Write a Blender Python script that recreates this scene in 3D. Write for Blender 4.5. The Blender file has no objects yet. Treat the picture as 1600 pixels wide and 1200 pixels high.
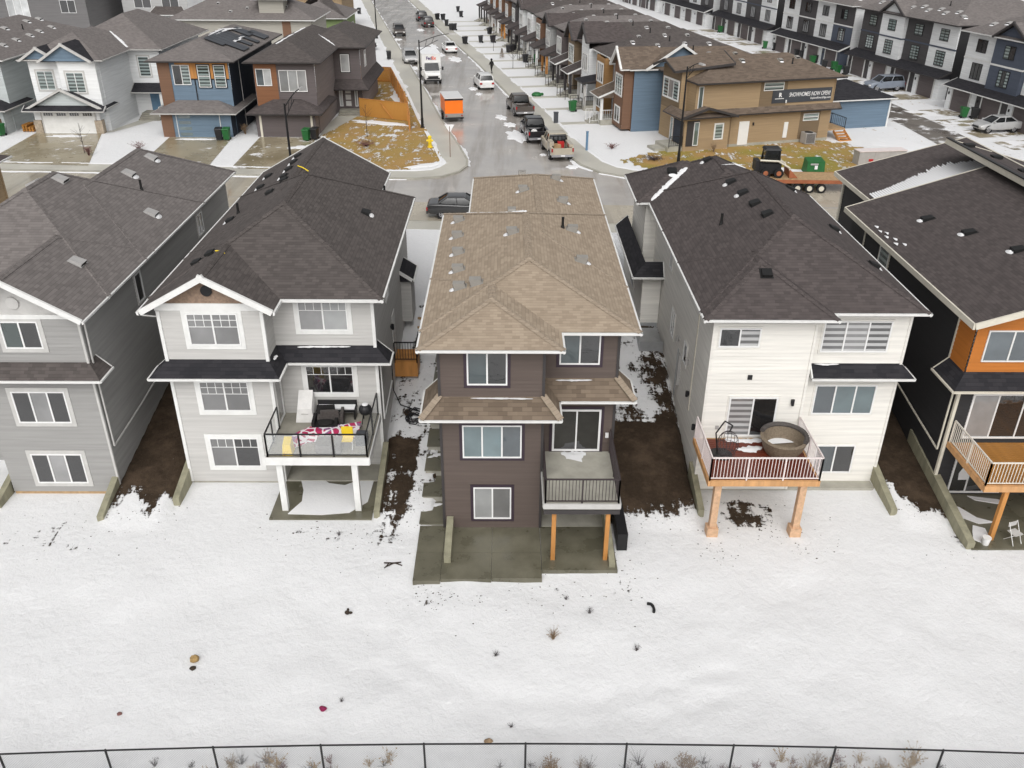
import bpy, bmesh, math, random
from mathutils import Vector, Matrix, noise as mnoise
R = math.radians
random.seed(7)
scene = bpy.context.scene
col = scene.collection

# ------------------------------------------------------------------ camera
PITCH, YAW, ROLL, CAMH = 0.503539, 0.0079169, -0.0067505, 22.0
def make_camera():
    cd = bpy.data.cameras.new('Camera'); cd.sensor_width = 36.0; cd.lens = 1364.36 / 1600 * 36
    cd.clip_start = 0.5; cd.clip_end = 3000
    co = bpy.data.objects.new('Camera', cd); col.objects.link(co)
    c, s = math.cos(PITCH), math.sin(PITCH)
    F = Vector((math.sin(YAW) * c, math.cos(YAW) * c, -s)); r = Vector((math.cos(YAW), -math.sin(YAW), 0)); d = F.cross(r)
    r2 = r * math.cos(ROLL) + d * math.sin(ROLL); d2 = -r * math.sin(ROLL) + d * math.cos(ROLL)
    m = Matrix((r2, -d2, -F)).transposed().to_4x4(); m.translation = (0, 0, CAMH)
    co.matrix_world = m
    scene.camera = co
make_camera()

# ------------------------------------------------------------------ sky, sun, exposure (bright overcast)
SUN_EL, SUN_AZ = 48.0, 181.0          # azimuth measured clockwise from +Y
w = bpy.data.worlds.new('World'); scene.world = w; w.use_nodes = True
nt = w.node_tree; nt.nodes.clear()
sky = nt.nodes.new('ShaderNodeTexSky'); sky.sky_type = 'NISHITA'; sky.sun_disc = False
sky.sun_elevation = R(SUN_EL); sky.sun_rotation = R(SUN_AZ); sky.air_density = 1.0; sky.dust_density = 6.0; sky.ozone_density = 1.0
hs = nt.nodes.new('ShaderNodeHueSaturation'); hs.inputs['Saturation'].default_value = 0.12
bgn = nt.nodes.new('ShaderNodeBackground'); bgn.inputs['Strength'].default_value = 0.15
wo = nt.nodes.new('ShaderNodeOutputWorld')
nt.links.new(sky.outputs[0], hs.inputs['Color']); nt.links.new(hs.outputs[0], bgn.inputs['Color']); nt.links.new(bgn.outputs[0], wo.inputs['Surface'])
sd = bpy.data.lights.new('Sun', 'SUN'); sd.energy = .75; sd.angle = R(90); sd.color = (1.0, 0.97, 0.93)
so = bpy.data.objects.new('Sun', sd); col.objects.link(so)
_a = R(SUN_AZ); _e = R(SUN_EL)
_dir = Vector((math.sin(_a) * math.cos(_e), math.cos(_a) * math.cos(_e), math.sin(_e)))
so.rotation_euler = (-_dir).to_track_quat('-Z', 'Y').to_euler(); so.location = (0, 0, 80)
vs = scene.view_settings; vs.view_transform = 'Standard'; vs.look = 'None'; vs.gamma = 1.0; vs.use_curve_mapping = False
vs.exposure = -0.17

# ------------------------------------------------------------------ materials
MATS = {}
def nmat(name):
    m = bpy.data.materials.new(name); m.use_nodes = True
    t = m.node_tree; b = t.nodes['Principled BSDF']; MATS[name] = m
    return m, t, b
def N(t, ty, **kw):
    n = t.nodes.new(ty)
    for k, v in kw.items():
        if k.startswith('i_'): n.inputs[k[2:].replace('_', ' ')].default_value = v
        else: setattr(n, k, v)
    return n
def mixc(t, fac, a, b, mode='MIX'):
    n = N(t, 'ShaderNodeMix', data_type='RGBA', blend_type=mode)
    for i, v in ((0, fac), (6, a), (7, b)):
        if hasattr(v, 'is_linked') or hasattr(v, 'links'): t.links.new(v, n.inputs[i])
        else: n.inputs[i].default_value = v if i == 0 else (*v[:3], 1)
    return n.outputs[2]
def mth(t, op, a, b=None, c=None, clamp=False):
    n = N(t, 'ShaderNodeMath', operation=op, use_clamp=clamp)
    for i, v in enumerate((a, b, c)):
        if v is None: continue
        if hasattr(v, 'links'): t.links.new(v, n.inputs[i])
        else: n.inputs[i].default_value = v
    return n.outputs[0]
def tex(t, coord='Object', scale=3.0, detail=4.0, rough=.55, vec=None, sc3=None):
    if vec is None:
        vec = N(t, 'ShaderNodeTexCoord').outputs[coord]
    if sc3:
        mp = N(t, 'ShaderNodeMapping'); mp.inputs['Scale'].default_value = sc3; t.links.new(vec, mp.inputs[0]); vec = mp.outputs[0]
    n = N(t, 'ShaderNodeTexNoise'); n.inputs['Scale'].default_value = scale; n.inputs['Detail'].default_value = detail; n.inputs['Roughness'].default_value = rough
    t.links.new(vec, n.inputs['Vector']); return n.outputs['Fac']
def bump(t, b, h, strength=.3, dist=.02):
    n = N(t, 'ShaderNodeBump'); n.inputs['Strength'].default_value = strength; n.inputs['Distance'].default_value = dist
    t.links.new(h, n.inputs['Height']); t.links.new(n.outputs[0], b.inputs['Normal'])
def M(name, c, rough=.7, var=.18, scale=2.5, spec=.4, metal=0, bmp=0.0, streak=False):
    if name in MATS: return MATS[name]
    m, t, b = nmat(name)
    b.inputs['Roughness'].default_value = rough; b.inputs['Specular IOR Level'].default_value = spec; b.inputs['Metallic'].default_value = metal
    f = tex(t, 'Object', scale, 5, .6, sc3=(1, 1, .18) if streak is True else ((.12, .12, 3.2) if streak else None))
    d = tuple(x * (1 - var) for x in c); u = tuple(min(1, x * (1 + var * .6)) for x in c)
    cr = N(t, 'ShaderNodeMapRange'); cr.inputs[1].default_value = .3; cr.inputs[2].default_value = .7; t.links.new(f, cr.inputs[0])
    t.links.new(mixc(t, cr.outputs[0], d, u), b.inputs['Base Color'])
    if bmp: bump(t, b, tex(t, 'Object', scale * 8, 4), bmp, .02)
    return m
def shingle(name, c1, c2, cm, bw=.36, rh=.165, wx=1.0):
    m, t, b = nmat(name)
    uv = N(t, 'ShaderNodeTexCoord').outputs['UV']
    br = N(t, 'ShaderNodeTexBrick'); br.offset = .5; br.offset_frequency = 2
    br.inputs['Color1'].default_value = (0, 0, 0, 1); br.inputs['Color2'].default_value = (1, 1, 1, 1); br.inputs['Mortar'].default_value = (.5, .5, .5, 1)
    br.inputs['Scale'].default_value = 1; br.inputs['Mortar Size'].default_value = .0; br.inputs['Brick Width'].default_value = bw; br.inputs['Row Height'].default_value = rh
    nz = N(t, 'ShaderNodeTexNoise'); nz.inputs['Scale'].default_value = 1.7; nz.inputs['Detail'].default_value = 3; t.links.new(uv, nz.inputs[0])
    # ragged tabs: shift u by row noise
    t.links.new(uv, br.inputs['Vector'])
    sep = N(t, 'ShaderNodeSeparateXYZ'); t.links.new(uv, sep.inputs[0])
    row = mth(t, 'FRACT', mth(t, 'DIVIDE', sep.outputs[1], rh))
    big = tex(t, 'UV', .35, 4, .6)
    fine = tex(t, 'UV', 28, 3, .6)
    bc = N(t, 'ShaderNodeSeparateColor'); t.links.new(br.outputs['Color'], bc.inputs[0])
    f = mth(t, 'ADD', mth(t, 'MULTIPLY', bc.outputs[0], .8), mth(t, 'MULTIPLY', nz.outputs['Fac'], .2))
    c = mixc(t, f, c1, c2)
    stain = tex(t, 'UV', .5, 5, .62, sc3=(1.6, .35, 1))
    c = mixc(t, mth(t, 'MULTIPLY', big, .4), c, cm)
    c = mixc(t, mth(t, 'MULTIPLY', mth(t, 'SUBTRACT', stain, .45, clamp=True), .8), c, tuple(x * .7 for x in c1))
    c = mixc(t, mth(t, 'MULTIPLY', fine, .3), c, tuple(x * .7 for x in c1))
    # strip along the lower edge of every course is coloured darker
    edge = mth(t, 'LESS_THAN', row, .13)
    c = mixc(t, mth(t, 'MULTIPLY', edge, .38), c, tuple(x * .45 for x in c1))
    t.links.new(c, b.inputs['Base Color']); b.inputs['Roughness'].default_value = .82; b.inputs['Specular IOR Level'].default_value = .3
    h = mth(t, 'ADD', mth(t, 'MULTIPLY', row, -1.0), mth(t, 'MULTIPLY', bc.outputs[0], .5))
    bump(t, b, mth(t, 'ADD', h, mth(t, 'MULTIPLY', fine, .5)), .55, .015)
    return m
def glass(name, c, rough=.04, spec=.9, stripes=0):
    m, t, b = nmat(name)
    b.inputs['Roughness'].default_value = rough; b.inputs['Specular IOR Level'].default_value = spec; b.inputs['IOR'].default_value = 1.6
    f = tex(t, 'Object', .9, 3, .5)
    cc = mixc(t, f, tuple(x * .5 for x in c), tuple(min(1, x * 1.4) for x in c))
    orn = N(t, 'ShaderNodeObjectInfo').outputs['Random']; hv = N(t, 'ShaderNodeHueSaturation'); t.links.new(mth(t, 'ADD', mth(t, 'MULTIPLY', orn, 1.3), .4), hv.inputs['Value']); t.links.new(cc, hv.inputs['Color']); cc = hv.outputs[0]
    if stripes:
        sp = N(t, 'ShaderNodeSeparateXYZ'); t.links.new(N(t, 'ShaderNodeTexCoord').outputs['Object'], sp.inputs[0])
        s = mth(t, 'GREATER_THAN', mth(t, 'FRACT', mth(t, 'DIVIDE', sp.outputs[2], stripes)), .5)
        cc = mixc(t, s, cc, tuple(min(1, x * 3.2 + .05) for x in c))
    t.links.new(cc, b.inputs['Base Color']); b.inputs['Coat Weight'].default_value = .6 if name != 'g_car' else 0; b.inputs['Coat Roughness'].default_value = .03
    bump(t, b, tex(t, 'Object', 1.3, 2), .25, .06)
    return m
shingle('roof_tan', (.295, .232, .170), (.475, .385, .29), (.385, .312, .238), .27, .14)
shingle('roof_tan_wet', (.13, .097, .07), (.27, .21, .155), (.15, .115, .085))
shingle('cap_tan', (.31, .25, .185), (.43, .35, .27), (.37, .30, .235))
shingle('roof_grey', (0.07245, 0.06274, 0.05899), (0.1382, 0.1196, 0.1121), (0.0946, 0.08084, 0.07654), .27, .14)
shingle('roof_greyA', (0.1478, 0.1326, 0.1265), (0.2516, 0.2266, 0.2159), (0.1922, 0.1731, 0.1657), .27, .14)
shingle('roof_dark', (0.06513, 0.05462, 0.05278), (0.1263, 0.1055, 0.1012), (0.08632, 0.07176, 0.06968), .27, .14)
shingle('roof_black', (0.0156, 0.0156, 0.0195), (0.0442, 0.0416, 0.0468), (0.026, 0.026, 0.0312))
shingle('roof_brown', (0.1125, 0.085, 0.065), (0.2188, 0.1688, 0.1313), (0.1688, 0.13, 0.1))
for n, c in dict(side_greyA=(.33, .325, .315), side_greyB=(.53, .52, .50), side_brown=(.112, .086, .074), side_white=(.78, .76, .71), side_char=(.030, .029, .031),
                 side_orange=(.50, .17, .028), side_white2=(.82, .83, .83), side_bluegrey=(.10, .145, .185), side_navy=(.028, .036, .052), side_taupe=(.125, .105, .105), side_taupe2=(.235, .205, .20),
                 side_tan=(.37, .265, .155), side_tan2=(.20, .145, .09), side_blue=(.15, .215, .285), side_pale=(.52, .56, .56), side_beige=(.42, .40, .35), side_green=(.22, .29, .12), side_char2=(.075, .07, .072),
                 side_slate=(.085, .10, .135), side_brick=(.19, .105, .065), side_ochre=(.34, .19, .075), side_rust=(.235, .105, .05), side_lgrey=(.40, .40, .395), side_dgrey=(.16, .155, .155)).items():
    M(n, c, .62, .13, 2.4, .35, streak='lap')
M('trim_white', (.78, .78, .76), .5, .08); M('trim_grey', (.55, .54, .52), .5, .1); M('trim_plum', (.045, .03, .042), .5, .1); M('trim_black', (.015, .015, .016), .45, .1)
M('trim_cream', (.68, .64, .54), .55, .08); M('trim_dark', (.05, .045, .045), .5, .1); M('vinyl_white', (.82, .82, .81), .35, .04, spec=.5); M('panel_wood', (.30, .21, .15), .6, .3, 9)
M('cedar', (.55, .25, .07), .6, .25, 3, streak=True); M('cedar2', (.62, .34, .15), .6, .22, 4, streak=True); M('fence_wood', (.52, .25, .055), .65, .25, 2.2, streak=True); M('deck_red', (.15, .03, .014), .35, .35, 2)
M('deck_gold', (.38, .17, .035), .4, .3, 2); M('post_stone', (.62, .40, .25), .8, .22, 6, bmp=.4); M('stone', (.42, .35, .27), .8, .35, 5, bmp=.5); M('black_metal', (.012, .012, .013), .4, .1); M('brown_metal', (.05, .038, .04), .45, .1)
M('galv', (.45, .46, .47), .4, .15, metal=.6); M('rail_cream', (.75, .70, .62), .4, .06); M('pink_white', (.78, .70, .68), .4, .06)
M('concrete', (.30, .285, .24), .6, .25, 1.2, bmp=.15); M('concrete_lt', (.40, .385, .33), .8, .2, 1.5, bmp=.2); M('ret_wood', (.30, .285, .20), .8, .3, 2.5, streak=True)
M('vent_tan', (.30, .285, .26), .6, .1); M('vent_grey', (.42, .41, .40), .6, .1); M('vent_black', (.012, .012, .012), .6, .1)
M('rubber', (.014, .014, .015), .8, .2); M('alloy', (.5, .5, .52), .3, .1, metal=.7); M('plastic_black', (.02, .02, .022), .5, .15); M('plastic_green', (.02, .13, .035), .5, .15)
M('plastic_blue', (.12, .22, .33), .5, .15); M('yellow', (.85, .62, .03), .5, .06); M('orange', (.95, .20, .015), .4, .05); M('red', (.5, .03, .03), .4, .1); M('tail_red', (.35, .015, .02), .25, .05)
M('lamp_glass', (.8, .8, .78), .15, .03); M('cloth_white', (.72, .71, .69), .85, .1, 4); M('cloth_black', (.013, .012, .012), .85, .3, 6); M('cloth_grey', (.20, .185, .175), .85, .15, 6)
M('wicker', (.22, .175, .125), .7, .3, 14, bmp=.4); M('wicker_dark', (.09, .08, .075), .7, .3, 14, bmp=.4); M('wood_raw', (.45, .30, .16), .7, .3, 4); M('rust', (.38, .13, .06), .6, .3, 2); M('skin', (.42, .27, .2), .6, .05)
M('dirtclod', (.045, .032, .022), .9, .4, 6); M('weed', (.30, .21, .13), .9, .4, 8); M('weed_dark', (.06, .045, .045), .9, .4, 8); M('weed_red', (.20, .10, .09), .9, .4, 8); M('weed_gold', (.36, .24, .10), .9, .4, 8)
M('sign_grey', (.06, .065, .075), .5, .35, .35); M('sign_white', (.85, .85, .85), .5, .02); M('logo_purple', (.06, .02, .13), .4, .02); M('logo_orange', (.8, .10, .03), .4, .02); M('magenta', (.22, .005, .06), .6, .2)
for n, c in dict(paint_char=(.035, .035, .037), paint_brown=(.075, .06, .052), paint_black=(.012, .011, .013), paint_cream=(.46, .41, .32), paint_white=(.78, .78, .77), paint_silver=(.45, .45, .45), paint_bluegrey=(.22, .25, .30), paint_dark=(.03, .025, .024), paint_truck=(.82, .82, .80)).items():
    m = M(n, c, .28, .08, 1.5, .5); m.node_tree.nodes['Principled BSDF'].inputs['Coat Weight'].default_value = .7
glass('g_dark', (.018, .018, .019)); glass('g_mid', (.07, .085, .095)); glass('g_light', (.42, .43, .43)); glass('g_green', (.07, .10, .095)); glass('g_zebra', (.13, .13, .13), stripes=.26); glass('g_car', (.012, .013, .014), .05, .45); glass('g_teal', (.10, .14, .15)); glass('g_curtain', (.2, .2, .2)); glass('g_gz', (.075, .095, .092), stripes=.3)
def clear_glass():
    m, t, b = nmat('g_clear'); b.inputs['Base Color'].default_value = (.92, .95, .95, 1); b.inputs['Roughness'].default_value = .02; b.inputs['Alpha'].default_value = .16; b.inputs['Specular IOR Level'].default_value = .8
clear_glass()
def m_snow():
    m, t, b = nmat('snow'); f = tex(t, 'Object', 1.2, 5)
    t.links.new(mixc(t, f, (.76, .765, .78), (.83, .83, .83)), b.inputs['Base Color']); b.inputs['Roughness'].default_value = .75; bump(t, b, tex(t, 'Object', 7, 6), .4, .03)
m_snow()
def m_pattern():
    m, t, b = nmat('cloth_pattern'); v = N(t, 'ShaderNodeTexVoronoi', feature='DISTANCE_TO_EDGE'); v.inputs['Scale'].default_value = 3.2
    t.links.new(N(t, 'ShaderNodeTexCoord').outputs['Object'], v.inputs['Vector'])
    f = mth(t, 'GREATER_THAN', v.outputs['Distance'], .10)
    n2 = mth(t, 'GREATER_THAN', tex(t, 'Object', 1.6, 1), .5)
    t.links.new(mixc(t, f, (.72, .68, .70), mixc(t, n2, (.42, .02, .09), (.24, .10, .22))), b.inputs['Base Color']); b.inputs['Roughness'].default_value = .85
m_pattern()
def m_ground():
    m, t, b = nmat('ground')
    geo = N(t, 'ShaderNodeNewGeometry').outputs['Position']
    at = N(t, 'ShaderNodeAttribute', attribute_name='snow').outputs['Fac']; gr = N(t, 'ShaderNodeAttribute', attribute_name='grass').outputs['Fac']; gn = N(t, 'ShaderNodeAttribute', attribute_name='green').outputs['Fac']
    n1 = tex(t, vec=geo, scale=.8, detail=9, rough=.66); n2 = tex(t, vec=geo, scale=6, detail=5, rough=.7); n3 = tex(t, vec=geo, scale=30, detail=3)
    nn = mth(t, 'ADD', mth(t, 'MULTIPLY', n1, .72), mth(t, 'MULTIPLY', n2, .28))
    strk = mth(t, 'ADD', mth(t, 'MULTIPLY', tex(t, vec=geo, scale=2.6, detail=7, rough=.7, sc3=(1.0, .28, 1)), .75), mth(t, 'MULTIPLY', tex(t, vec=geo, scale=3.0, detail=6, rough=.65, sc3=(.2, 2.2, 1)), .25))
    v = mth(t, 'ADD', mth(t, 'SUBTRACT', at, .5), mth(t, 'ADD', mth(t, 'MULTIPLY', mth(t, 'SUBTRACT', nn, .5), 2.6), mth(t, 'MULTIPLY', mth(t, 'SUBTRACT', strk, .5), 2.6)))
    fac = mth(t, 'ADD', mth(t, 'MULTIPLY', v, 9.0), .5, clamp=True)
    fac = mth(t, 'MINIMUM', mth(t, 'MAXIMUM', fac, 0), 1)
    dirt = mixc(t, n2, (.012, .008, .005), (.075, .05, .03)); dirt = mixc(t, mth(t, 'MULTIPLY', n3, .55), dirt, (.022, .015, .010)); dirt = mixc(t, mth(t, 'GREATER_THAN', tex(t, vec=geo, scale=17, detail=3), .70), dirt, (.07, .052, .036))
    wetp = mth(t, 'MULTIPLY', mth(t, 'SUBTRACT', tex(t, vec=geo, scale=.9, detail=6, rough=.7), .45, clamp=True), 5.0, clamp=True)
    dirt = mixc(t, mth(t, 'MULTIPLY', wetp, .8), dirt, (.085, .058, .038))
    gold = mixc(t, n2, (.30, .17, .055), (.58, .38, .15)); gold = mixc(t, mth(t, 'MULTIPLY', n3, .6), gold, (.30, .18, .07))
    grn = mixc(t, n2, (.20, .165, .03), (.38, .31, .075))
    mid = tex(t, vec=geo, scale=.28, detail=4)
    gsel = mth(t, 'MULTIPLY', gn, mth(t, 'ADD', mth(t, 'MULTIPLY', mth(t, 'SUBTRACT', mid, .5), 5), .6, clamp=True))
    gold = mixc(t, mth(t, 'MULTIPLY', mth(t, 'SUBTRACT', n1, .48, clamp=True), 3.2, clamp=True), gold, (.26, .17, .085))
    soil = mixc(t, gr, dirt, mixc(t, gsel, gold, grn))
    sn = mixc(t, n2, (.74, .745, .755), (.81, .81, .81))
    t.links.new(mixc(t, fac, soil, sn), b.inputs['Base Color'])
    rg = mth(t, 'SUBTRACT', .92, mth(t, 'MULTIPLY', fac, .15)); t.links.new(rg, b.inputs['Roughness']); b.inputs['Specular IOR Level'].default_value = .25
    soft = mth(t, 'ADD', mth(t, 'MULTIPLY', tex(t, vec=geo, scale=.45, detail=5, rough=.6), 2.2), tex(t, vec=geo, scale=3.2, detail=8, rough=.7))
    h = mth(t, 'ADD', mth(t, 'MULTIPLY', fac, .5), mth(t, 'ADD', mth(t, 'MULTIPLY', soft, .55), mth(t, 'MULTIPLY', n3, .13)))
    bump(t, b, h, .8, .12)
m_ground()
def m_wet(name, c1, c2, r1, r2, snowy=0.0, sc=.3):
    m, t, b = nmat(name); geo = N(t, 'ShaderNodeNewGeometry').outputs['Position']
    n1 = tex(t, vec=geo, scale=sc, detail=6, rough=.6); n2 = tex(t, vec=geo, scale=14, detail=4)
    k = mth(t, 'ADD', mth(t, 'MULTIPLY', mth(t, 'SUBTRACT', n1, .5), 3.5), .5, clamp=True)
    c = mixc(t, k, c1, c2); c = mixc(t, mth(t, 'MULTIPLY', n2, .35), c, tuple(x * .55 for x in c1))
    rr = mth(t, 'ADD', mth(t, 'MULTIPLY', k, r2 - r1), r1)
    if name.startswith('asphalt'):
        st = tex(t, vec=geo, scale=1.0, detail=6, rough=.6, sc3=(.75, .05, 1)); k2 = mth(t, 'MULTIPLY', mth(t, 'SUBTRACT', st, .46, clamp=True), 4.0, clamp=True)
        c = mixc(t, mth(t, 'MULTIPLY', k2, .75), c, (.20, .165, .13)); rr = mth(t, 'SUBTRACT', rr, mth(t, 'MULTIPLY', k2, .15))
    if snowy:
        n4 = tex(t, vec=geo, scale=.55, detail=8, rough=.65)
        f = mth(t, 'ADD', mth(t, 'MULTIPLY', mth(t, 'SUBTRACT', n4, 1 - snowy), 14), .5, clamp=True)
        c = mixc(t, f, c, (.83, .83, .84)); rr = mth(t, 'MAXIMUM', rr, mth(t, 'MULTIPLY', f, .8))
    t.links.new(c, b.inputs['Base Color']); t.links.new(rr, b.inputs['Roughness']); b.inputs['Specular IOR Level'].default_value = .5
    bump(t, b, n2, .12, .01)
m_wet('asphalt', (.42, .40, .38), (.53, .50, .465), .05, .28); m_wet('asphalt_tan', (.42, .375, .295), (.53, .48, .39), .08, .35)
m_wet('walk', (.50, .48, .42), (.62, .60, .53), .3, .6); m_wet('drive', (.27, .225, .14), (.40, .35, .25), .12, .4, snowy=.36); m_wet('patio', (.115, .108, .075), (.19, .178, .13), .2, .5, sc=.8); m_wet('alley', (.12, .10, .085), (.21, .19, .165), .2, .6, snowy=.42)
m_wet('drive_snowy', (.27, .225, .14), (.38, .33, .24), .18, .5, snowy=.5)
# ------------------------------------------------------------------ mesh helpers
OFF = {}
def off_of(o):
    while o is not None and o.parent is not None: o = o.parent
    return Vector(OFF.get(o.name, (0, 0, 0))) if o is not None else Vector((0, 0, 0))
def link(o, parent=None):
    col.objects.link(o)
    if parent is not None: o.parent = parent
    return o
def tag(o, label=None, cat=None, group=None, kind=None):
    if label: o['label'] = label
    if cat: o['category'] = cat
    if group: o['group'] = group
    if kind: o['kind'] = kind
    return o
def thing(name, label, cat, loc=(0, 0, 0), rz=0.0, group=None, world=True):
    """Empty at the base of a thing. world=True: its parts are written in scene coordinates."""
    o = bpy.data.objects.new(name, None); o.empty_display_size = .3; link(o)
    o.location = loc; o.rotation_euler = (0, 0, rz)
    if world: OFF[o.name] = loc
    return tag(o, label, cat, group)
class MB:
    def __init__(s): s.v = []; s.f = []; s.m = []; s.mi = 0
    def poly(s, pts):
        b = len(s.v); s.v += [tuple(p) for p in pts]; s.f.append(tuple(range(b, b + len(pts)))); s.m.append(s.mi); return s
    def mesh(s, vs, fs):
        b = len(s.v); s.v += [tuple(p) for p in vs]; s.f += [tuple(i + b for i in f) for f in fs]; s.m += [s.mi] * len(fs); return s
    def hexa(s, p):   # 8 points: bottom 0-3 ccw, top 4-7
        return s.mesh(p, [(3, 2, 1, 0), (4, 5, 6, 7), (0, 1, 5, 4), (1, 2, 6, 5), (2, 3, 7, 6), (3, 0, 4, 7)])
    def box(s, x0, x1, y0, y1, z0, z1):
        return s.hexa([(x0, y0, z0), (x1, y0, z0), (x1, y1, z0), (x0, y1, z0), (x0, y0, z1), (x1, y0, z1), (x1, y1, z1), (x0, y1, z1)])
    def fbox(s, F, a0, a1, z0, z1, d0, d1):   # box in a wall frame
        P = lambda a, z, d: F.o + F.u * a + F.n * d + Vector((0, 0, z))
        return s.hexa([P(a0, z0, d1), P(a1, z0, d1), P(a1, z0, d0), P(a0, z0, d0), P(a0, z1, d1), P(a1, z1, d1), P(a1, z1, d0), P(a0, z1, d0)])
    def tube(s, p, q, r, n=6, r2=None):
        p = Vector(p); q = Vector(q); d = (q - p)
        if d.length < 1e-6: return s
        d.normalize(); a = d.orthogonal().normalized(); b = d.cross(a); r2 = r if r2 is None else r2
        vs = []
        for k in range(n):
            t = 2 * math.pi * k / n; e = a * math.cos(t) + b * math.sin(t); vs += [p + e * r, q + e * r2]
        fs = [(2 * k, 2 * ((k + 1) % n), 2 * ((k + 1) % n) + 1, 2 * k + 1) for k in range(n)]
        fs += [tuple(2 * k for k in reversed(range(n))), tuple(2 * k + 1 for k in range(n))]
        return s.mesh(vs, fs)
    def path(s, pts, r, n=6):
        for a, b in zip(pts, pts[1:]): s.tube(a, b, r, n)
        return s
    def prism(s, pts, z0, z1):    # plan polygon (ccw) extruded
        n = len(pts)
        vs = [(x, y, z0) for x, y in pts] + [(x, y, z1) for x, y in pts]
        return s.mesh(vs, [tuple(reversed(range(n))), tuple(range(n, 2 * n))] + [(i, (i + 1) % n, n + (i + 1) % n, n + i) for i in range(n)])
    def ball(s, c, rx, ry, rz, nu=10, nv=6):
        vs = [(c[0], c[1], c[2] - rz)]
        for j in range(1, nv):
            a = -math.pi / 2 + math.pi * j / nv
            for i in range(nu):
                t = 2 * math.pi * i / nu; vs.append((c[0] + rx * math.cos(a) * math.cos(t), c[1] + ry * math.cos(a) * math.sin(t), c[2] + rz * math.sin(a)))
        vs.append((c[0], c[1], c[2] + rz)); L = len(vs) - 1
        fs = [(0, 1 + (i + 1) % nu, 1 + i) for i in range(nu)]
        for j in range(nv - 2):
            for i in range(nu): fs.append((1 + j * nu + i, 1 + j * nu + (i + 1) % nu, 1 + (j + 1) * nu + (i + 1) % nu, 1 + (j + 1) * nu + i))
        fs += [(L, 1 + (nv - 2) * nu + i, 1 + (nv - 2) * nu + (i + 1) % nu) for i in range(nu)]
        return s.mesh(vs, fs)
    def build(s, name, mat, parent=None, uv=False, smooth=False, loc=None, round_=0, bev=0):
        o3 = off_of(parent)
        me = bpy.data.meshes.new(name)
        me.from_pydata([(v[0] - o3.x, v[1] - o3.y, v[2] - o3.z) for v in s.v], [], s.f)
        mats = mat if isinstance(mat, (list, tuple)) else [mat]
        for k in mats: me.materials.append(MATS[k])
        if len(mats) > 1: me.polygons.foreach_set('material_index', s.m)
        if uv:
            ul = me.uv_layers.new(name='UVMap')
            for p in me.polygons:
                n = p.normal
                if abs(n.z) > .999: tt, bb = Vector((1, 0, 0)), Vector((0, 1, 0))
                else:
                    tt = Vector((0, 0, 1)).cross(n).normalized(); bb = n.cross(tt)
                for li in p.loop_indices:
                    co = me.vertices[me.loops[li].vertex_index].co; ul.data[li].uv = (co.dot(tt) + p.index * 3.17, co.dot(bb))
        if smooth: me.polygons.foreach_set('use_smooth', [True] * len(me.polygons))
        me.update()
        if round_ or bev:
            bm = bmesh.new(); bm.from_mesh(me); bmesh.ops.remove_doubles(bm, verts=bm.verts, dist=1e-4); bmesh.ops.recalc_face_normals(bm, faces=bm.faces)
            if bev: bmesh.ops.bevel(bm, geom=list(bm.edges), offset=bev, segments=2, affect='EDGES', profile=.6)
            for f in bm.faces: f.smooth = True
            bm.to_mesh(me); bm.free()
        o = bpy.data.objects.new(name, me); link(o, parent)
        if round_: md = o.modifiers.new('round', 'SUBSURF'); md.levels = round_; md.render_levels = round_
        if loc is not None: o.location = loc
        return o
def copy_tree(o, parent=None, label=None, loc=None, rz=None):
    c = o.copy(); link(c); c.parent = parent
    if label: c['label'] = label
    if loc is not None: c.location = loc
    if rz is not None: c.rotation_euler = (0, 0, rz)
    for ch in o.children: copy_tree(ch, c)
    return c
def inst(o, parent, loc, name=None, rz=0, scale=None):
    c = o.copy(); link(c, parent); c.location = loc; c.rotation_euler = (0, 0, rz)
    if scale: c.scale = scale
    return c
class Fr:                      # wall frame: origin, u along the wall seen from outside left to right, n outward
    def __init__(s, o, u): s.o = Vector(o); s.u = Vector(u).normalized(); s.n = s.u.cross(Vector((0, 0, 1)))
def FY(y): return Fr((0, y, 0), (1, 0, 0))       # wall facing -Y ; a = x
def FYb(y): return Fr((0, y, 0), (-1, 0, 0))     # wall facing +Y ; a = -x
def FXr(x): return Fr((x, 0, 0), (0, 1, 0))      # wall facing +X ; a = y
def FXl(x): return Fr((x, 0, 0), (0, -1, 0))     # wall facing -X ; a = -y

# ------------------------------------------------------------------ plan of streets
def offset(path, d):
    """shift a polyline sideways (positive = to its left)"""
    out = []
    for i, p in enumerate(path):
        a = Vector(path[max(0, i - 1)]); b = Vector(path[min(len(path) - 1, i + 1)]); t = (b - a).normalized(); out.append((p[0] - t.y * d, p[1] + t.x * d))
    return out
KL = [(-80, 72.2), (-60, 71.4), (-33, 70.3), (-21, 69.5), (-10.5, 68.7), (-7.2, 68.6), (-5.1, 69.3), (-3.8, 70.8), (-3.25, 72.6), (-3.3, 74.6), (-4.2, 79.3), (-6.6, 90.4), (-9.1, 103.9), (-12.0, 118.5), (-18.2, 150), (-30.5, 212.7), (-52, 320)]
KR = [(-42.5, 320), (-22.0, 213), (-10.6, 156.6), (-3.9, 125), (1.0, 99), (3.95, 83), (5.65, 75.0), (6.2, 73.0), (7.6, 70.7), (9.8, 69.3), (13, 68.9), (19, 68.6), (26, 68.4), (36.0, 68.2), (38.3, 68.8), (39.2, 70.6)]
KN = [(90, 56), (60, 56.3), (25, 57.0), (7.5, 57.6), (-5.7, 58.1), (-35, 60.2), (-80, 62.5)]
ROAD = KL + KR + [(44.0, 70.6), (44.8, 68.4), (47, 67.6), (90, 66)] + KN
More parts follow.
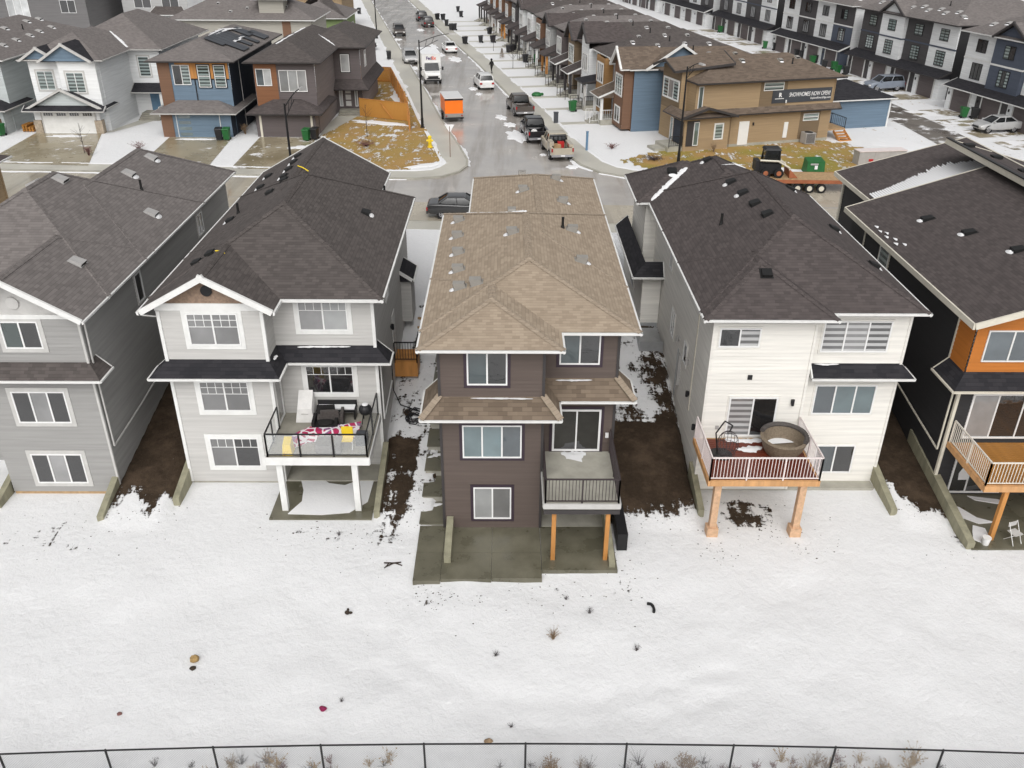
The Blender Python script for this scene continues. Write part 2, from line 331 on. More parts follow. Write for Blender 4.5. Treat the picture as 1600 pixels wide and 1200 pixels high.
def inside(x, y, P):
    c = False; j = len(P) - 1
    for i in range(len(P)):
        if (P[i][1] > y) != (P[j][1] > y) and x < (P[j][0] - P[i][0]) * (y - P[i][1]) / (P[j][1] - P[i][1]) + P[i][0]: c = not c
        j = i
    return c
def near_seg(x, y, path):
    best = 1e9
    for (ax, ay), (bx, by) in zip(path, path[1:]):
        dx, dy = bx - ax, by - ay; t = max(0, min(1, ((x - ax) * dx + (y - ay) * dy) / (dx * dx + dy * dy))); best = min(best, math.hypot(x - ax - t * dx, y - ay - t * dy))
    return best
ALLEY = [(41.7, 66.5), (41.5, 88), (40.6, 100), (33.6, 137), (28, 165), (16, 222)]
G0 = 2.80
def sst(a, b, x):
    t = max(0, min(1, (x - a) / (b - a))); return t * t * (3 - 2 * t)
GAPS = [(-16.35, -13.75), (-5.3, -2.9), (4.3, 7.95), (15.95, 18.25)]
def hgt(x, y):
    g = 0
    for a, b in GAPS:
        g = max(g, sst(a - .12, a + .12, x) * (1 - sst(b - .12, b + .12, x)))
    st = 32.2 - 4.4 * g
    t = max(0, min(1, (y - st) / (44 - st)))
    z = 2.8 * (t ** .9)
    if y < 28: z -= .035 * (28 - y) * sst(28, 24, y)
    if y < 34: z += .11 * (mnoise.noise((x * .33, y * .33, 0)) + .4 * mnoise.noise((x * 1.0, y * 1.0, 3))) * sst(27.5, 24.5, y) - .02
    if 17 < y < 29 and -7 < x < 8:
        d = near_seg(x, y, TRACK); z -= .07 * sst(.55, .1, abs(d - .45)) * (.6 + .8 * mnoise.noise((x * 2.2, y * 2.2, 8)))
    return z
TRACK = [(-4.6, 28.5), (-4.1, 25.8), (-4.3, 23.2), (-3.6, 21.0), (-1.6, 19.6), (1.2, 19.0), (4.5, 19.4), (8, 20.5)]
LAWN_L = [(-17.6, 76.5), (-19, 72.2), (-10, 71), (-6.6, 71.8), (-5.4, 74.5), (-8.6, 90), (-11.2, 103), (-14.0, 113), (-18.6, 122), (-17, 92.5)]
LAWN_R = [(12, 71), (18, 70.6), (38.5, 70), (38.8, 76), (33, 79), (29.6, 83), (16.5, 78.2), (13.5, 78.0), (9.5, 74.5)]
def ground():
    def rng(parts):
        out = []
        for a, b, s in parts:
            n = max(1, round((b - a) / s)); out += [a + (b - a) * i / n for i in range(n)]
        out.append(parts[-1][1]); return out
    xs = rng([(-1200, -300, 300), (-300, -60, 20), (-60, -22, 1.0), (-22, 22, .25), (22, 60, 1.0), (60, 300, 20), (300, 1200, 300)])
    ys = rng([(-60, 0, 15), (0, 15, 1.5), (15, 46, .25), (46, 62, 1), (62, 100, .8), (100, 225, 1.6), (225, 400, 25), (400, 1600, 200)])
    vs = []; sn = []; gr = []; gn = []
    nx = len(xs)
    rd = offset(KL, 0)
    for y in ys:
        for x in xs:
            z = hgt(x, y); s = 1.0; g = 0.0; e = 0.0
            if 14 < y < 48:
                s = 1.5
                for i, (a, b) in enumerate(GAPS):
                    k = sst(a - .5, a + .1, x) * (1 - sst(b - .1, b + .5, x))
                    y0 = (29.8, 30.3, 29.3, 29.7)[i] + .9 * mnoise.noise((x * 1.4, i * 7.3, 0)) - (.9 * (x - 17) if i == 3 else 0); 
                    if y > y0 - 2.2:
                        dirt = (-.1, .1, -.3, -.2)[i]
                        if i == 1 and y > 33: dirt = .72
                        if i == 1 and x > -3.9 and y < 36: dirt = .72
                        if i == 2 and y > 34: dirt = .62 if x < 6.9 else .3
                        if y > 43: dirt = .8
                        kk = k * sst(y0 - 2.2, y0 + 1.0, y)
                        s = s * (1 - kk) + dirt * kk
                # worn ground under the decks and along the patio edges
                k = sst(1.6, .3, abs(x - 9.9) / 1.35) * sst(2.0, .4, abs(y - 29.0) / .95); s -= 1.12 * k
                k = sst(3.2, 1.0, abs(x - 2.9)) * sst(1.6, .2, abs(y - 24.6)); s -= .62 * k
                k = sst(1.6, .2, abs(x + 2.6)) * sst(1.4, .2, abs(y - 24.2)); s -= .68 * k
                k = sst(2.8, .8, abs(x + 7.2)) * sst(1.4, .2, abs(y - 27.6)); s -= .68 * k
                k = sst(4.5, 1.0, abs(x + 18.0)) * sst(2.6, .4, abs(y - 27.3)); s -= .62 * k
                k = sst(1.5, .3, abs(x + 4.6)) * sst(3.0, .5, abs(y - 28)); s -= .8 * k
                k = sst(1.4, .2, abs(x - 4.6)) * sst(1.6, .2, abs(y - 26.6)); s -= .8 * k
                k = sst(1.6, .2, abs(x - 17.6)) * sst(1.2, .2, abs(y - 27.0)); s -= .7 * k
            if y >= 44:
                g = 1.0
                s = 1.25
                if 60 < y < 125 and -62 < x < 62:
                    if inside(x, y, LAWN_L): s = .30; e = .35
                    elif inside(x, y, LAWN_R): s = .24; e = 1.0
                    elif x > 33 and y > 68 and x < 50: s = .95
                if 60 < y < 235 and -100 < x < 100 and inside(x, y, ROAD): z = 2.55; s = 0
                elif 55 < y < 235 and -100 < x < 100 and min(near_seg(x, y, KL), near_seg(x, y, KR), near_seg(x, y, KN)) < .75: z = 2.55; s = 0
                elif 55 < y < 75 and inside(x, y, ROAD): z = 2.55
            vs.append((x, y, z)); sn.append(s); gr.append(g); gn.append(e)
    fs = [(j * nx + i, j * nx + i + 1, (j + 1) * nx + i + 1, (j + 1) * nx + i) for j in range(len(ys) - 1) for i in range(nx - 1)]
    me = bpy.data.meshes.new('ground'); me.from_pydata(vs, [], fs); me.materials.append(MATS['ground'])
    for nm, d in (('snow', sn), ('grass', gr), ('green', gn)):
        a = me.attributes.new(nm, 'FLOAT', 'POINT'); a.data.foreach_set('value', d)
    me.polygons.foreach_set('use_smooth', [True] * len(me.polygons))
    o = link(bpy.data.objects.new('ground', me)); tag(o, kind='structure')
ground()
def sheet(name, pts, z, mat, th=0):
    """plan polygon as a sheet (or slab when th) - triangulated"""
    bm = bmesh.new(); vv = [bm.verts.new((x, y, z)) for x, y in pts]; f = bm.faces.new(vv)
    if f.normal.z < 0: f.normal_flip()
    f.normal_update()
    if f.normal.z < 0: bmesh.ops.reverse_faces(bm, faces=[f])
    if th:
        r = bmesh.ops.extrude_face_region(bm, geom=[f]); 
        for e in r['geom']:
            if isinstance(e, bmesh.types.BMVert): e.co.z -= th
        bmesh.ops.recalc_face_normals(bm, faces=bm.faces)
    bmesh.ops.triangulate(bm, faces=[x for x in bm.faces if len(x.verts) > 4])
    me = bpy.data.meshes.new(name); bm.to_mesh(me); bm.free(); me.materials.append(MATS[mat])
    o = link(bpy.data.objects.new(name, me)); return tag(o, kind='structure')
sheet('road', ROAD, 2.69, 'asphalt')
def band(name, path, d0, d1, z, mat, th=0): return sheet(name, offset(path, d0) + list(reversed(offset(path, d1))), z, mat, th)
band('road_lane', KN, -4.6, .1, 2.694, 'asphalt_tan'); sheet('road_lane', [(-78, 62.6), (-35, 64.9), (-11, 63.2), (-11, 68.4), (-33, 69.9), (-60, 71.0), (-78, 71.8)], 2.698, 'asphalt_tan'); sheet('road_lane', [(11, 62.2), (25, 61.8), (60, 61.2), (88, 60.8), (88, 65.8), (46, 67.4), (36, 67.9), (19, 68.3), (11, 68.8)], 2.698, 'asphalt_tan')
# kerbs and pavements; kerb stones lie on the road side of each pavement
for nm, path, sg in (('left', KL, 1), ('right', KR[:-1], 1)):
    band('pavement', path, sg * .17, sg * 2.1, 2.815, 'walk', .3)
    band('kerb', path, -.02, sg * .166, 2.825, 'concrete_lt', .3)
band('pavement', KN, .17, 1.8, 2.815, 'walk', .3); band('kerb', KN, 0, .166, 2.825, 'concrete_lt', .3)
band('alley', ALLEY, -2.0, 2.0, 2.812, 'alley')
# ------------------------------------------------------------------ house kit
def lap_wall(T, F, a0, a1, z0, z1, mat, lap=.15, name='wall', top=None):
    """clapboard wall: every board leans out at its lower edge. top(a) may limit the height (gable)"""
    mb = MB(); P = lambda a, z, d: F.o + F.u * a + F.n * d + Vector((0, 0, z))
    n = max(1, round((z1 - z0) / lap)); h = (z1 - z0) / n
    for i in range(n):
        za, zb = z0 + i * h, z0 + (i + 1) * h
        l0, l1, m0, m1 = a0, a1, a0, a1
        if top:
            (l0, l1), (m0, m1) = top(za), top(zb)
            if l1 - l0 < .02: continue
        mb.poly([P(l0, za, .03), P(l1, za, .03), P(m1, zb, .0), P(m0, zb, .0)])
        mb.poly([P(l0, za, .0), P(l1, za, .0), P(l1, za, .03), P(l0, za, .03)])
    return mb.build(name, mat, T)
def block(T, x0, x1, y0, y1, z0, z1, mat, sides='yYxX', mats=None, lap=.15):
    mats = mats or {}
    if 'y' in sides: lap_wall(T, FY(y0), x0, x1, z0, z1, mats.get('y', mat), lap)
    if 'Y' in sides: lap_wall(T, FYb(y1), -x1, -x0, z0, z1, mats.get('Y', mat), lap)
    if 'X' in sides: lap_wall(T, FXr(x1), y0, y1, z0, z1, mats.get('X', mat), lap)
    if 'x' in sides: lap_wall(T, FXl(x0), -y1, -y0, z0, z1, mats.get('x', mat), lap)
def corner(T, x, y, z0, z1, mat, w=.09):
    return MB().box(x - w / 2, x + w / 2, y - w / 2, y + w / 2, z0, z1).build('corner_board', mat, T)
PANE = dict(d='g_dark', m='g_mid', l='g_light', g='g_green', z='g_zebra', t='g_teal', c='g_curtain', G='g_gz')
def win(T, F, a0, a1, z0, z1, panes='dd', frame='vinyl_white', casing=None, cw=.11, grid=None, name='window', split='v', fw=.055):
    """a0..a1,z0..z1 is the outer edge of the sash frame"""
    mb = MB()
    n = len(panes)
    mb.fbox(F, a0, a1, z0, z0 + fw, -.02, .065).fbox(F, a0, a1, z1 - fw, z1, -.02, .065).fbox(F, a0, a0 + fw, z0 + fw, z1 - fw, -.02, .063).fbox(F, a1 - fw, a1, z0 + fw, z1 - fw, -.02, .063)
    cells = []
    for i in range(n):
        if split == 'v': cells.append((a0 + (a1 - a0) * i / n, a0 + (a1 - a0) * (i + 1) / n, z0, z1))
        else: cells.append((a0, a1, z0 + (z1 - z0) * i / n, z0 + (z1 - z0) * (i + 1) / n))
    for i in range(1, n):
        if split == 'v': c = cells[i][0]; mb.fbox(F, c - .03, c + .03, z0 + fw, z1 - fw, -.02, .058)
        else: c = cells[i][2]; mb.fbox(F, a0 + fw, a1 - fw, c - .03, c + .03, -.02, .058)
    w = mb.build(name, frame, T)
    for i, (c0, c1, e0, e1) in enumerate(cells):
        p = MB().fbox(F, c0 + .02, c1 - .02, e0 + .02, e1 - .02, .0, .032).build('pane', PANE[panes[i]], w)
        if grid and i in grid[0]:
            nx, zf = grid[1], grid[2]; g = MB(); zz = e1 - (e1 - e0) * zf
            g.fbox(F, c0 + .03, c1 - .03, zz - .012, zz + .012, .02, .045)
            for k in range(1, nx): a = c0 + (c1 - c0) * k / nx; g.fbox(F, a - .012, a + .012, zz, e1 - .04, .02, .043)
            if len(grid) > 3: 
                z2 = e1 - (e1 - e0) * zf * .5; g.fbox(F, c0 + .03, c1 - .03, z2 - .012, z2 + .012, .02, .044)
            g.build('glazing_bar', frame, w)
    if casing:
        g = MB(); A0, A1, Z0, Z1 = a0 - .004, a1 + .004, z0 - .004, z1 + .004
        g.fbox(F, A0 - cw, A1 + cw, Z1, Z1 + cw, -.02, .045).fbox(F, A0 - cw, A1 + cw, Z0 - cw, Z0, -.02, .048).fbox(F, A0 - cw, A0, Z0, Z1, -.02, .045).fbox(F, A1, A1 + cw, Z0, Z1, -.02, .045)
        g.build('casing', casing, w)
    return w
def hip_geo(x0, x1, y0, y1, z, s, axis='y', e0='hip', e1='hip'):
    """rectangle roof; ridge along axis; ends hip or gable. returns faces, lines (ridge/hips), edges(eaves), rakes"""
    sw = axis == 'x'
    if sw: x0, x1, y0, y1 = y0, y1, x0, x1
    run = (x1 - x0) / 2; xm = (x0 + x1) / 2; zr = z + s * run
    ya = y0 + (run if e0 == 'hip' else 0); yb = y1 - (run if e1 == 'hip' else 0)
    A, B, C, D = (x0, y0, z), (x1, y0, z), (x1, y1, z), (x0, y1, z); P, Q = (xm, ya, zr), (xm, yb, zr)
    faces = [[B, C, Q, P], [D, A, P, Q]]; eaves = [(B, C), (D, A)]; lines = [(P, Q)]; rakes = []
    if e0 == 'hip': faces.append([A, B, P]); eaves.append((A, B)); lines += [(A, P), (B, P)]
    else: rakes += [(A, P), (B, P)]
    if e1 == 'hip': faces.append([C, D, Q]); eaves.append((C, D)); lines += [(C, Q), (D, Q)]
    else: rakes += [(C, Q), (D, Q)]
    f = (lambda p: (p[1], p[0], p[2])) if sw else (lambda p: p)
    g = lambda L: [tuple(f(p) for p in e) for e in L]
    faces = [[f(p) for p in (reversed(q) if sw else q)] for q in faces]
    return faces, g(lines), g(eaves), g(rakes)
def beam(mb, p, q, w, h, up=Vector((0, 0, 1)), drop=0):
    """board from p to q: w wide sideways, h deep, top at the line minus drop"""
    p = Vector(p); q = Vector(q); d = (q - p).normalized(); s = d.cross(up).normalized() * (w / 2); n = s.cross(d).normalized()
    if n.z < 0: n = -n
    t0 = n * (-drop); t1 = n * (-drop - h)
    mb.hexa([p - s + t1, q - s + t1, q + s + t1, p + s + t1, p - s + t0, q - s + t0, q + s + t0, p + s + t0])
def roof(T, rects, mat, fascia='trim_white', caps=True, name='roof', fh=.14, cap_mat=None, rake='trim_white', rw=.05):
    """rects: list of dicts for hip_geo. One mesh of shingled planes; fascia + ridge caps are its sub-parts"""
    mb = MB(); fb = MB(); cb = MB()
    for i, r in enumerate(rects):
        e = .006 * i
        a = dict(r); a['x0'] += e; a['x1'] -= e; a['y0'] += e; a['z'] = a['z'] - .005 * i
        faces, lines, eaves, rakes = hip_geo(**a)
        for f in faces: mb.poly(f)
        for f in faces: pass
        z = a['z']; ax = a.get('axis', 'y'); g0 = .62 if a.get('e0') == 'gable' else 0; g1 = .62 if a.get('e1') == 'gable' else 0; X0, X1, Y0, Y1 = (a['x0'], a['x1'], a['y0'] + g0, a['y1'] - g1) if ax == 'y' else (a['x0'] + g0, a['x1'] - g1, a['y0'], a['y1'])
        mb.poly([(X0, Y1, z - fh), (X1, Y1, z - fh), (X1, Y0, z - fh), (X0, Y0, z - fh)])
        cx, cy = (a['x0'] + a['x1']) / 2, (a['y0'] + a['y1']) / 2
        for p, q in eaves:
            d = (Vector(q) - Vector(p)).normalized(); o = Vector((d.y, -d.x, 0)); m = (Vector(p) + Vector(q)) / 2
            if o.dot(m - Vector((cx, cy, m.z))) < 0: o = -o
            P, Q = Vector(p) - d * .06, Vector(q) + d * .06
            fb.hexa([P - o * .01 + Vector((0, 0, -fh)), Q - o * .01 + Vector((0, 0, -fh)), Q + o * .06 + Vector((0, 0, -fh + .04)), P + o * .06 + Vector((0, 0, -fh + .04)), P - o * .01 + Vector((0, 0, -.012)), Q - o * .01 + Vector((0, 0, -.012)), Q + o * .07 + Vector((0, 0, -.012)), P + o * .07 + Vector((0, 0, -.012))])
        for ri, (p, q) in enumerate(rakes): beam(fb, Vector(p) + Vector((0, 0, .03)), Vector(q) + Vector((0, 0, .03)) + (Vector(q) - Vector(p)).normalized() * .09, rw * 2 + .008 * (ri % 2), fh + .05 + .006 * (ri % 2))
        if caps:
            for p, q in lines:
                p, q = Vector(p), Vector(q); L = (q - p).length
                if L < .3: continue
                n = max(1, int(L / .3)); d = (q - p) / n; u = d.normalized(); h = Vector((u.x, u.y, 0)); h = h.normalized() if h.length > .01 else Vector((0, 1, 0)); sd = Vector((h.y, -h.x, 0))
                sl = r['s'] * (.707 if abs(u.z) > .02 else 1.0)
                for k in range(n):
                    c0 = p + d * k + Vector((0, 0, .030)); c1 = p + d * (k + 1.12) + Vector((0, 0, .014)); wv = sd * .15; dz = Vector((0, 0, -.15 * sl + .004))
                    cb.poly([c0 - wv + dz, c1 - wv + dz, c1, c0]); cb.poly([c0, c1, c1 + wv + dz, c0 + wv + dz]); cb.poly([c0 - wv + dz, c0, c0 + wv + dz])
    ro = mb.build(name, mat, T, uv=True)
    fb.build('fascia', fascia, ro)
    if caps and cb.v: tag(cb.build('ridge_cap', cap_mat or mat, ro, uv=True), kind='stuff')
    return ro
def rz_at(rects, x, y):
    """roof height and uphill slope vector at a plan point"""
    best = None
    for r in rects:
        if not (r['x0'] <= x <= r['x1'] and r['y0'] <= y <= r['y1']): continue
        ax = r.get('axis', 'y'); e0, e1 = r.get('e0', 'hip'), r.get('e1', 'hip'); s = r['s']
        c = [(x - r['x0'], Vector((1, 0))), (r['x1'] - x, Vector((-1, 0)))] if ax == 'y' else [(y - r['y0'], Vector((0, 1))), (r['y1'] - y, Vector((0, -1)))]
        if e0 == 'hip': c.append((y - r['y0'], Vector((0, 1))) if ax == 'y' else (x - r['x0'], Vector((1, 0))))
        if e1 == 'hip': c.append((r['y1'] - y, Vector((0, -1))) if ax == 'y' else (r['x1'] - x, Vector((-1, 0))))
        d, g = min(c, key=lambda k: k[0]); z = r['z'] + s * d
        if best is None or z > best[0]: best = (z, g, s)
    return best
def vents(ro, rects, pts, mat, snow=True, size=(.36, .4, .16)):
    for k, p in enumerate(pts):
        b = rz_at(rects, p[0], p[1])
        if not b: continue
        z, g, s = b; g3 = Vector((g.x, g.y, s)).normalized(); sd = Vector((g.y, -g.x, 0)); nn = sd.cross(g3); nn = nn if nn.z > 0 else -nn
        c = Vector((p[0], p[1], z)); w, l, h = size; w *= random.uniform(.92, 1.08)
        mb = MB(); Q = lambda i, j, kk: c + sd * i + g3 * j + nn * kk
        mb.hexa([Q(-w / 2 - .05, -l / 2 - .05, 0), Q(w / 2 + .05, -l / 2 - .05, 0), Q(w / 2 + .05, l / 2 + .05, 0), Q(-w / 2 - .05, l / 2 + .05, 0), Q(-w / 2 - .05, -l / 2 - .05, .015), Q(w / 2 + .05, -l / 2 - .05, .015), Q(w / 2 + .05, l / 2 + .05, .015), Q(-w / 2 - .05, l / 2 + .05, .015)])
        mb.hexa([Q(-w / 2, -l / 2, .0), Q(w / 2, -l / 2, .0), Q(w / 2 * .9, l / 2, .0), Q(-w / 2 * .9, l / 2, .0), Q(-w / 2, -l / 2, h), Q(w / 2, -l / 2, h), Q(w / 2 * .9, l / 2, h * .55), Q(-w / 2 * .9, l / 2, h * .55)])
        vo = mb.build('roof_vent', mat, ro); MB().hexa([Q(-w * .42, -l / 2 - .012, .02), Q(w * .42, -l / 2 - .012, .02), Q(w * .42, -l / 2 + .02, .02), Q(-w * .42, -l / 2 + .02, .02), Q(-w * .42, -l / 2 - .012, h * .86), Q(w * .42, -l / 2 - .012, h * .86), Q(w * .42, -l / 2 + .02, h * .86), Q(-w * .42, -l / 2 + .02, h * .86)]).build('louvre', 'vent_black', vo)
        if snow and (len(p) < 3 or p[2]):
            q = MB(); nq = 10; ring = []; 
            for t in range(nq):
                a = 2 * math.pi * t / nq; ring.append(Q(math.cos(a) * w * .52, -l / 2 - .12 + math.sin(a) * .13, .012))
            top = Q(0, -l / 2 - .09, .085); 
            for t in range(nq): q.poly([ring[t], ring[(t + 1) % nq], top])
            q.build('snow_patch', 'snow', ro, smooth=True)
def stack(ro, rects, x, y, mat='vent_black', h=.5, r=.06):
    z = rz_at(rects, x, y)[0]; MB().tube((x, y, z - .1), (x, y, z + h), r, 8).tube((x, y, z - .05), (x, y, z + .12), r * 1.7, 8, r * 1.1).build('plumbing_stack', mat, ro)
def snow_strip(ro, pts, w, h=.06, name='snow_patch'):
    """lumpy strip of snow along 3D points; w = list of half widths, lies on the surface with given side vectors"""
    fine = []; fw = []
    for i in range(len(pts) - 1):
        a, b = Vector(pts[i]), Vector(pts[i + 1]); n = max(2, int((b - a).length / .09))
        for k in range(n):
            t = k / n; fine.append(a.lerp(b, t)); fw.append((w[i] * (1 - t) + w[i + 1] * t) * (1 + .55 * mnoise.noise((a.x * 5 + t * 7 + i * 3, a.y * 3, 1.3))))
    fine.append(Vector(pts[-1])); fw.append(.01); fw[0] = .01; pts, w = fine, fw
    mb = MB(); L = []; 
    for i, p in enumerate(pts):
        p = Vector(p); a = Vector(pts[max(0, i - 1)]); b = Vector(pts[min(len(pts) - 1, i + 1)]); d = (b - a); s = Vector((d.y, -d.x, 0)).normalized()
        ww = w[i] * random.uniform(.85, 1.15); hh = h * min(1.0, w[i] / .12) * random.uniform(.6, 1.0); L.append((p - s * ww, p + Vector((0, 0, hh)), p + s * ww * random.uniform(.85, 1.15)))
    for a, b in zip(L, L[1:]):
        mb.poly([a[0], a[1], b[1], b[0]]); mb.poly([a[1], a[2], b[2], b[1]])
    return mb.build(name, 'snow', ro, smooth=True)
def skirt(T, outer, inner, z0, z1, mat, fascia='trim_white', name='skirt_roof', fh=.12, end=True):
    mb = MB(); fb = MB()
    for i in range(len(outer) - 1):
        a, b, c, d = outer[i], outer[i + 1], inner[i + 1], inner[i]
        mb.poly([(*a, z0), (*b, z0), (*c, z1), (*d, z1)])
        mb.poly([(*a, z0 - fh), (*d, z0 - fh), (*c, z0 - fh), (*b, z0 - fh)])
        P, Q = Vector((*a, z0)), Vector((*b, z0)); dd = (Q - P).normalized(); o = Vector((dd.y, -dd.x, 0))
        P -= dd * .02; Q += dd * .02; dn = Vector((0, 0, -fh)); up = Vector((0, 0, -.01))
        fb.hexa([P - o * .01 + dn, Q - o * .01 + dn, Q + o * .06 + dn * .8, P + o * .06 + dn * .8, P - o * .01 + up, Q - o * .01 + up, Q + o * .07 + up, P + o * .07 + up])
    for a, d, fl in ((outer[0], inner[0], 0), (outer[-1], inner[-1], 1)):
        t = [(*a, z0), (*d, z1), (*d, z0 - fh), (*a, z0 - fh)]; mb.poly(t if fl else t[::-1])
        if end: beam(fb, Vector((*a, z0 + .02)), Vector((*d, z1 + .02)), .06, .16)
    s = mb.build(name, mat, T, uv=True); fb.build('fascia', fascia, s); return s
def downspout(T, pts, mat='trim_white', r=.04): MB().path(pts, r, 4).build('downspout', mat, T)
def railing(D, pts, z0, z1, mat, style='picket', sp=.13, post_every=1.5):
    """railing along plan points; pickets are its sub-parts, glass panels likewise"""
    mb = MB(); first = None; r = None
    for a, b in zip(pts, pts[1:]):
        a = Vector((*a, 0)); b = Vector((*b, 0)); L = (b - a).length; d = (b - a).normalized(); n = max(1, round(L / post_every))
        mb.hexa([p for p in box_between(a, b, .05, z1 - .05, z1)]); mb.hexa([p for p in box_between(a, b, .035, z0 + .06, z0 + .095)])
        for k in range(n + 1):
            p = a + d * (L * k / n); mb.box(p.x - .027, p.x + .027, p.y - .027, p.y + .027, z0 - .12, z1 - .052)
    r = mb.build('railing', mat, D)
    o3 = off_of(D)
    for a, b in zip(pts, pts[1:]):
        a = Vector((*a, 0)); b = Vector((*b, 0)); L = (b - a).length; d = (b - a).normalized()
        if style == 'picket':
            m = max(1, int(L / sp))
            for k in range(1, m):
                p = a + d * (L * k / m)
                if first is None:
                    first = MB().box(-.011, .011, -.011, .011, z0 + .096, z1 - .052).build('picket', mat); first.parent = r; first.location = (p.x - o3.x, p.y - o3.y, -o3.z)
                else: inst(first, r, (p.x - o3.x, p.y - o3.y, -o3.z))
        else:
            n = max(1, round(L / post_every)); 
            for k in range(n):
                p = a + d * (L * k / n + .05); q = a + d * (L * (k + 1) / n - .05)
                MB().hexa(box_between(p, q, .012, z0 + .1, z1 - .06)).build('glass_panel', 'g_clear', r)
    return r
def box_between(a, b, w, z0, z1):
    d = (b - a).normalized(); s = Vector((d.y, -d.x, 0)) * (w / 2); v = [a - s, b - s, b + s, a + s]
    v = [a + s, b + s, b - s, a - s]
    return [(p.x, p.y, z0) for p in v] + [(p.x, p.y, z1) for p in v]
def boards(D, x0, x1, y0, y1, z, mat, w=.14, th=.035, axis='x', gap=.008):
    """individual deck boards running along axis"""
    n = int(((y1 - y0) if axis == 'x' else (x1 - x0)) / w); first = None; o3 = off_of(D)
    L = (x1 - x0) if axis == 'x' else (y1 - y0)
    for k in range(n):
        c = (y0 if axis == 'x' else x0) + w * (k + .5)
        loc = (x0 - o3.x, c - o3.y, z - o3.z) if axis == 'x' else (c - o3.x, y0 - o3.y, z - o3.z)
        if first is None:
            b = MB(); b.box(0, L, -w / 2 + gap, w / 2 - gap, -th, 0) if axis == 'x' else b.box(-w / 2 + gap, w / 2 - gap, 0, L, -th, 0)
            first = b.build('board', mat); first.parent = D; first.location = loc
        else: inst(first, D, loc)
def post(D, x, y, z0, z1, w, mat, name='post'): return MB().box(x - w / 2, x + w / 2, y - w / 2, y + w / 2, z0, z1).build(name, mat, D)
def light_fix(T, F, a, z, mat='plastic_black'):
    mb = MB().fbox(F, a - .06, a + .06, z - .1, z + .1, .0, .05); c = F.o + F.u * a + F.n * .12 + Vector((0, 0, z)); mb.tube(c + Vector((0, 0, -.14)), c + Vector((0, 0, .12)), .065, 8); mb.build('wall_light', mat, T)

def retaining(x, y0, y1, z0, z1, w=.28, label='', zt0=None):
    t = MB().hexa([(x - w / 2, y0, -.4), (x + w / 2, y0, -.4), (x + w / 2, y1, -.4), (x - w / 2, y1, -.4), (x - w / 2, y0, z0), (x + w / 2, y0, z0), (x + w / 2, y1, z1), (x - w / 2, y1, z1)]).build('retaining_wall', 'ret_wood')
    return tag(t, label, 'retaining wall', 'retaining walls')

# ------------------------------------------------------------------ house A : grey house with rear gable
def house_a():
    T = thing('grey_house', 'mid grey clapboard house with white round-vented gable and narrow side windows', 'house', (-20.7, 40, 0))
    yw = 30.25
    block(T, -20.75, -16.25, yw, 40, .12, 8.12, 'side_greyA', 'yX'); block(T, -25.0, -16.25, 32.6, 43.8, 0, 8.12, 'side_greyA', 'yxY'); block(T, -22.7, -16.25, 40, 49.8, 0, 8.12, 'side_greyA', 'XxY')
    MB().box(-20.72, -16.28, yw - .01, yw + .3, -.3, .14).build('sill_beam', 'wood_raw', T)
    rects = [dict(x0=-25.5, x1=-15.75, y0=32.0, y1=44.4, z=8.3, s=.59), dict(x0=-23.3, x1=-15.75, y0=36, y1=50.35, z=8.3, s=.59), dict(x0=-21.3, x1=-15.75, y0=29.62, y1=37.2, z=8.3, s=.59, e0='gable')]
    r = roof(T, rects, 'roof_greyA')
    lap_wall(T, FY(yw + .02), -20.75, -16.25, 8.12, 9.6, 'trim_grey', .4, 'gable_wall', lambda z: (-18.52 - max(.02, (9.75 - z) / .59), -18.52 + max(.02, (9.75 - z) / .59)))
    c = Vector((-18.52, yw - .02, 8.75)); MB().tube(c, c + Vector((0, -.05, 0)), .24, 20).build('gable_vent', 'trim_grey', T)
    MB().fbox(FY(yw), -20.75, -16.25, 8.1, 8.28, .0, .05).build('frieze_board', 'trim_white', T)
    vents(r, rects, [(-16.9, 40.4, 1), (-17.3, 33.3, 0), (-20.2, 39.2, 0), (-20.9, 38.2, 0), (-18.8, 43.2, 1), (-18.8, 46.3, 1)], 'vent_grey', size=(.55, .5, .14))
    stack(r, rects, -17.9, 42.2)
    F = FY(yw)
    win(T, F, -19.25, -17.8, 6.85, 8.0, 'gd', casing='trim_grey', cw=.16); win(T, F, -19.62, -17.5, 3.5, 4.95, 'dcd', casing='trim_grey', cw=.16); win(T, F, -19.6, -17.5, .55, 2.0, 'dcd', casing='trim_grey', cw=.16)
    S = FXr(-16.25)
    win(T, S, 35.6, 36.3, 6.4, 7.7, 'd', casing='trim_grey', cw=.08); win(T, S, 44.2, 45.1, 6.5, 7.6, 'dd', casing='trim_grey', cw=.08)
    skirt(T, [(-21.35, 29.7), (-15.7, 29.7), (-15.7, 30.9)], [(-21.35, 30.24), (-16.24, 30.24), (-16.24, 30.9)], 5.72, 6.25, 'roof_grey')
    for p in ((-16.25, yw),): corner(T, *p, .1, 8.1, 'trim_grey')
    downspout(T, [(-16.1, yw + .15, 8.1), (-16.15, yw + .15, 5.9)], 'trim_grey'); downspout(T, [(-16.13, yw + .14, 5.5), (-16.13, yw + .14, 2.3), (-16.12, 33.5, 2.5), (-16.12, 35.5, 2.7)], 'trim_grey')
    return T
house_a()
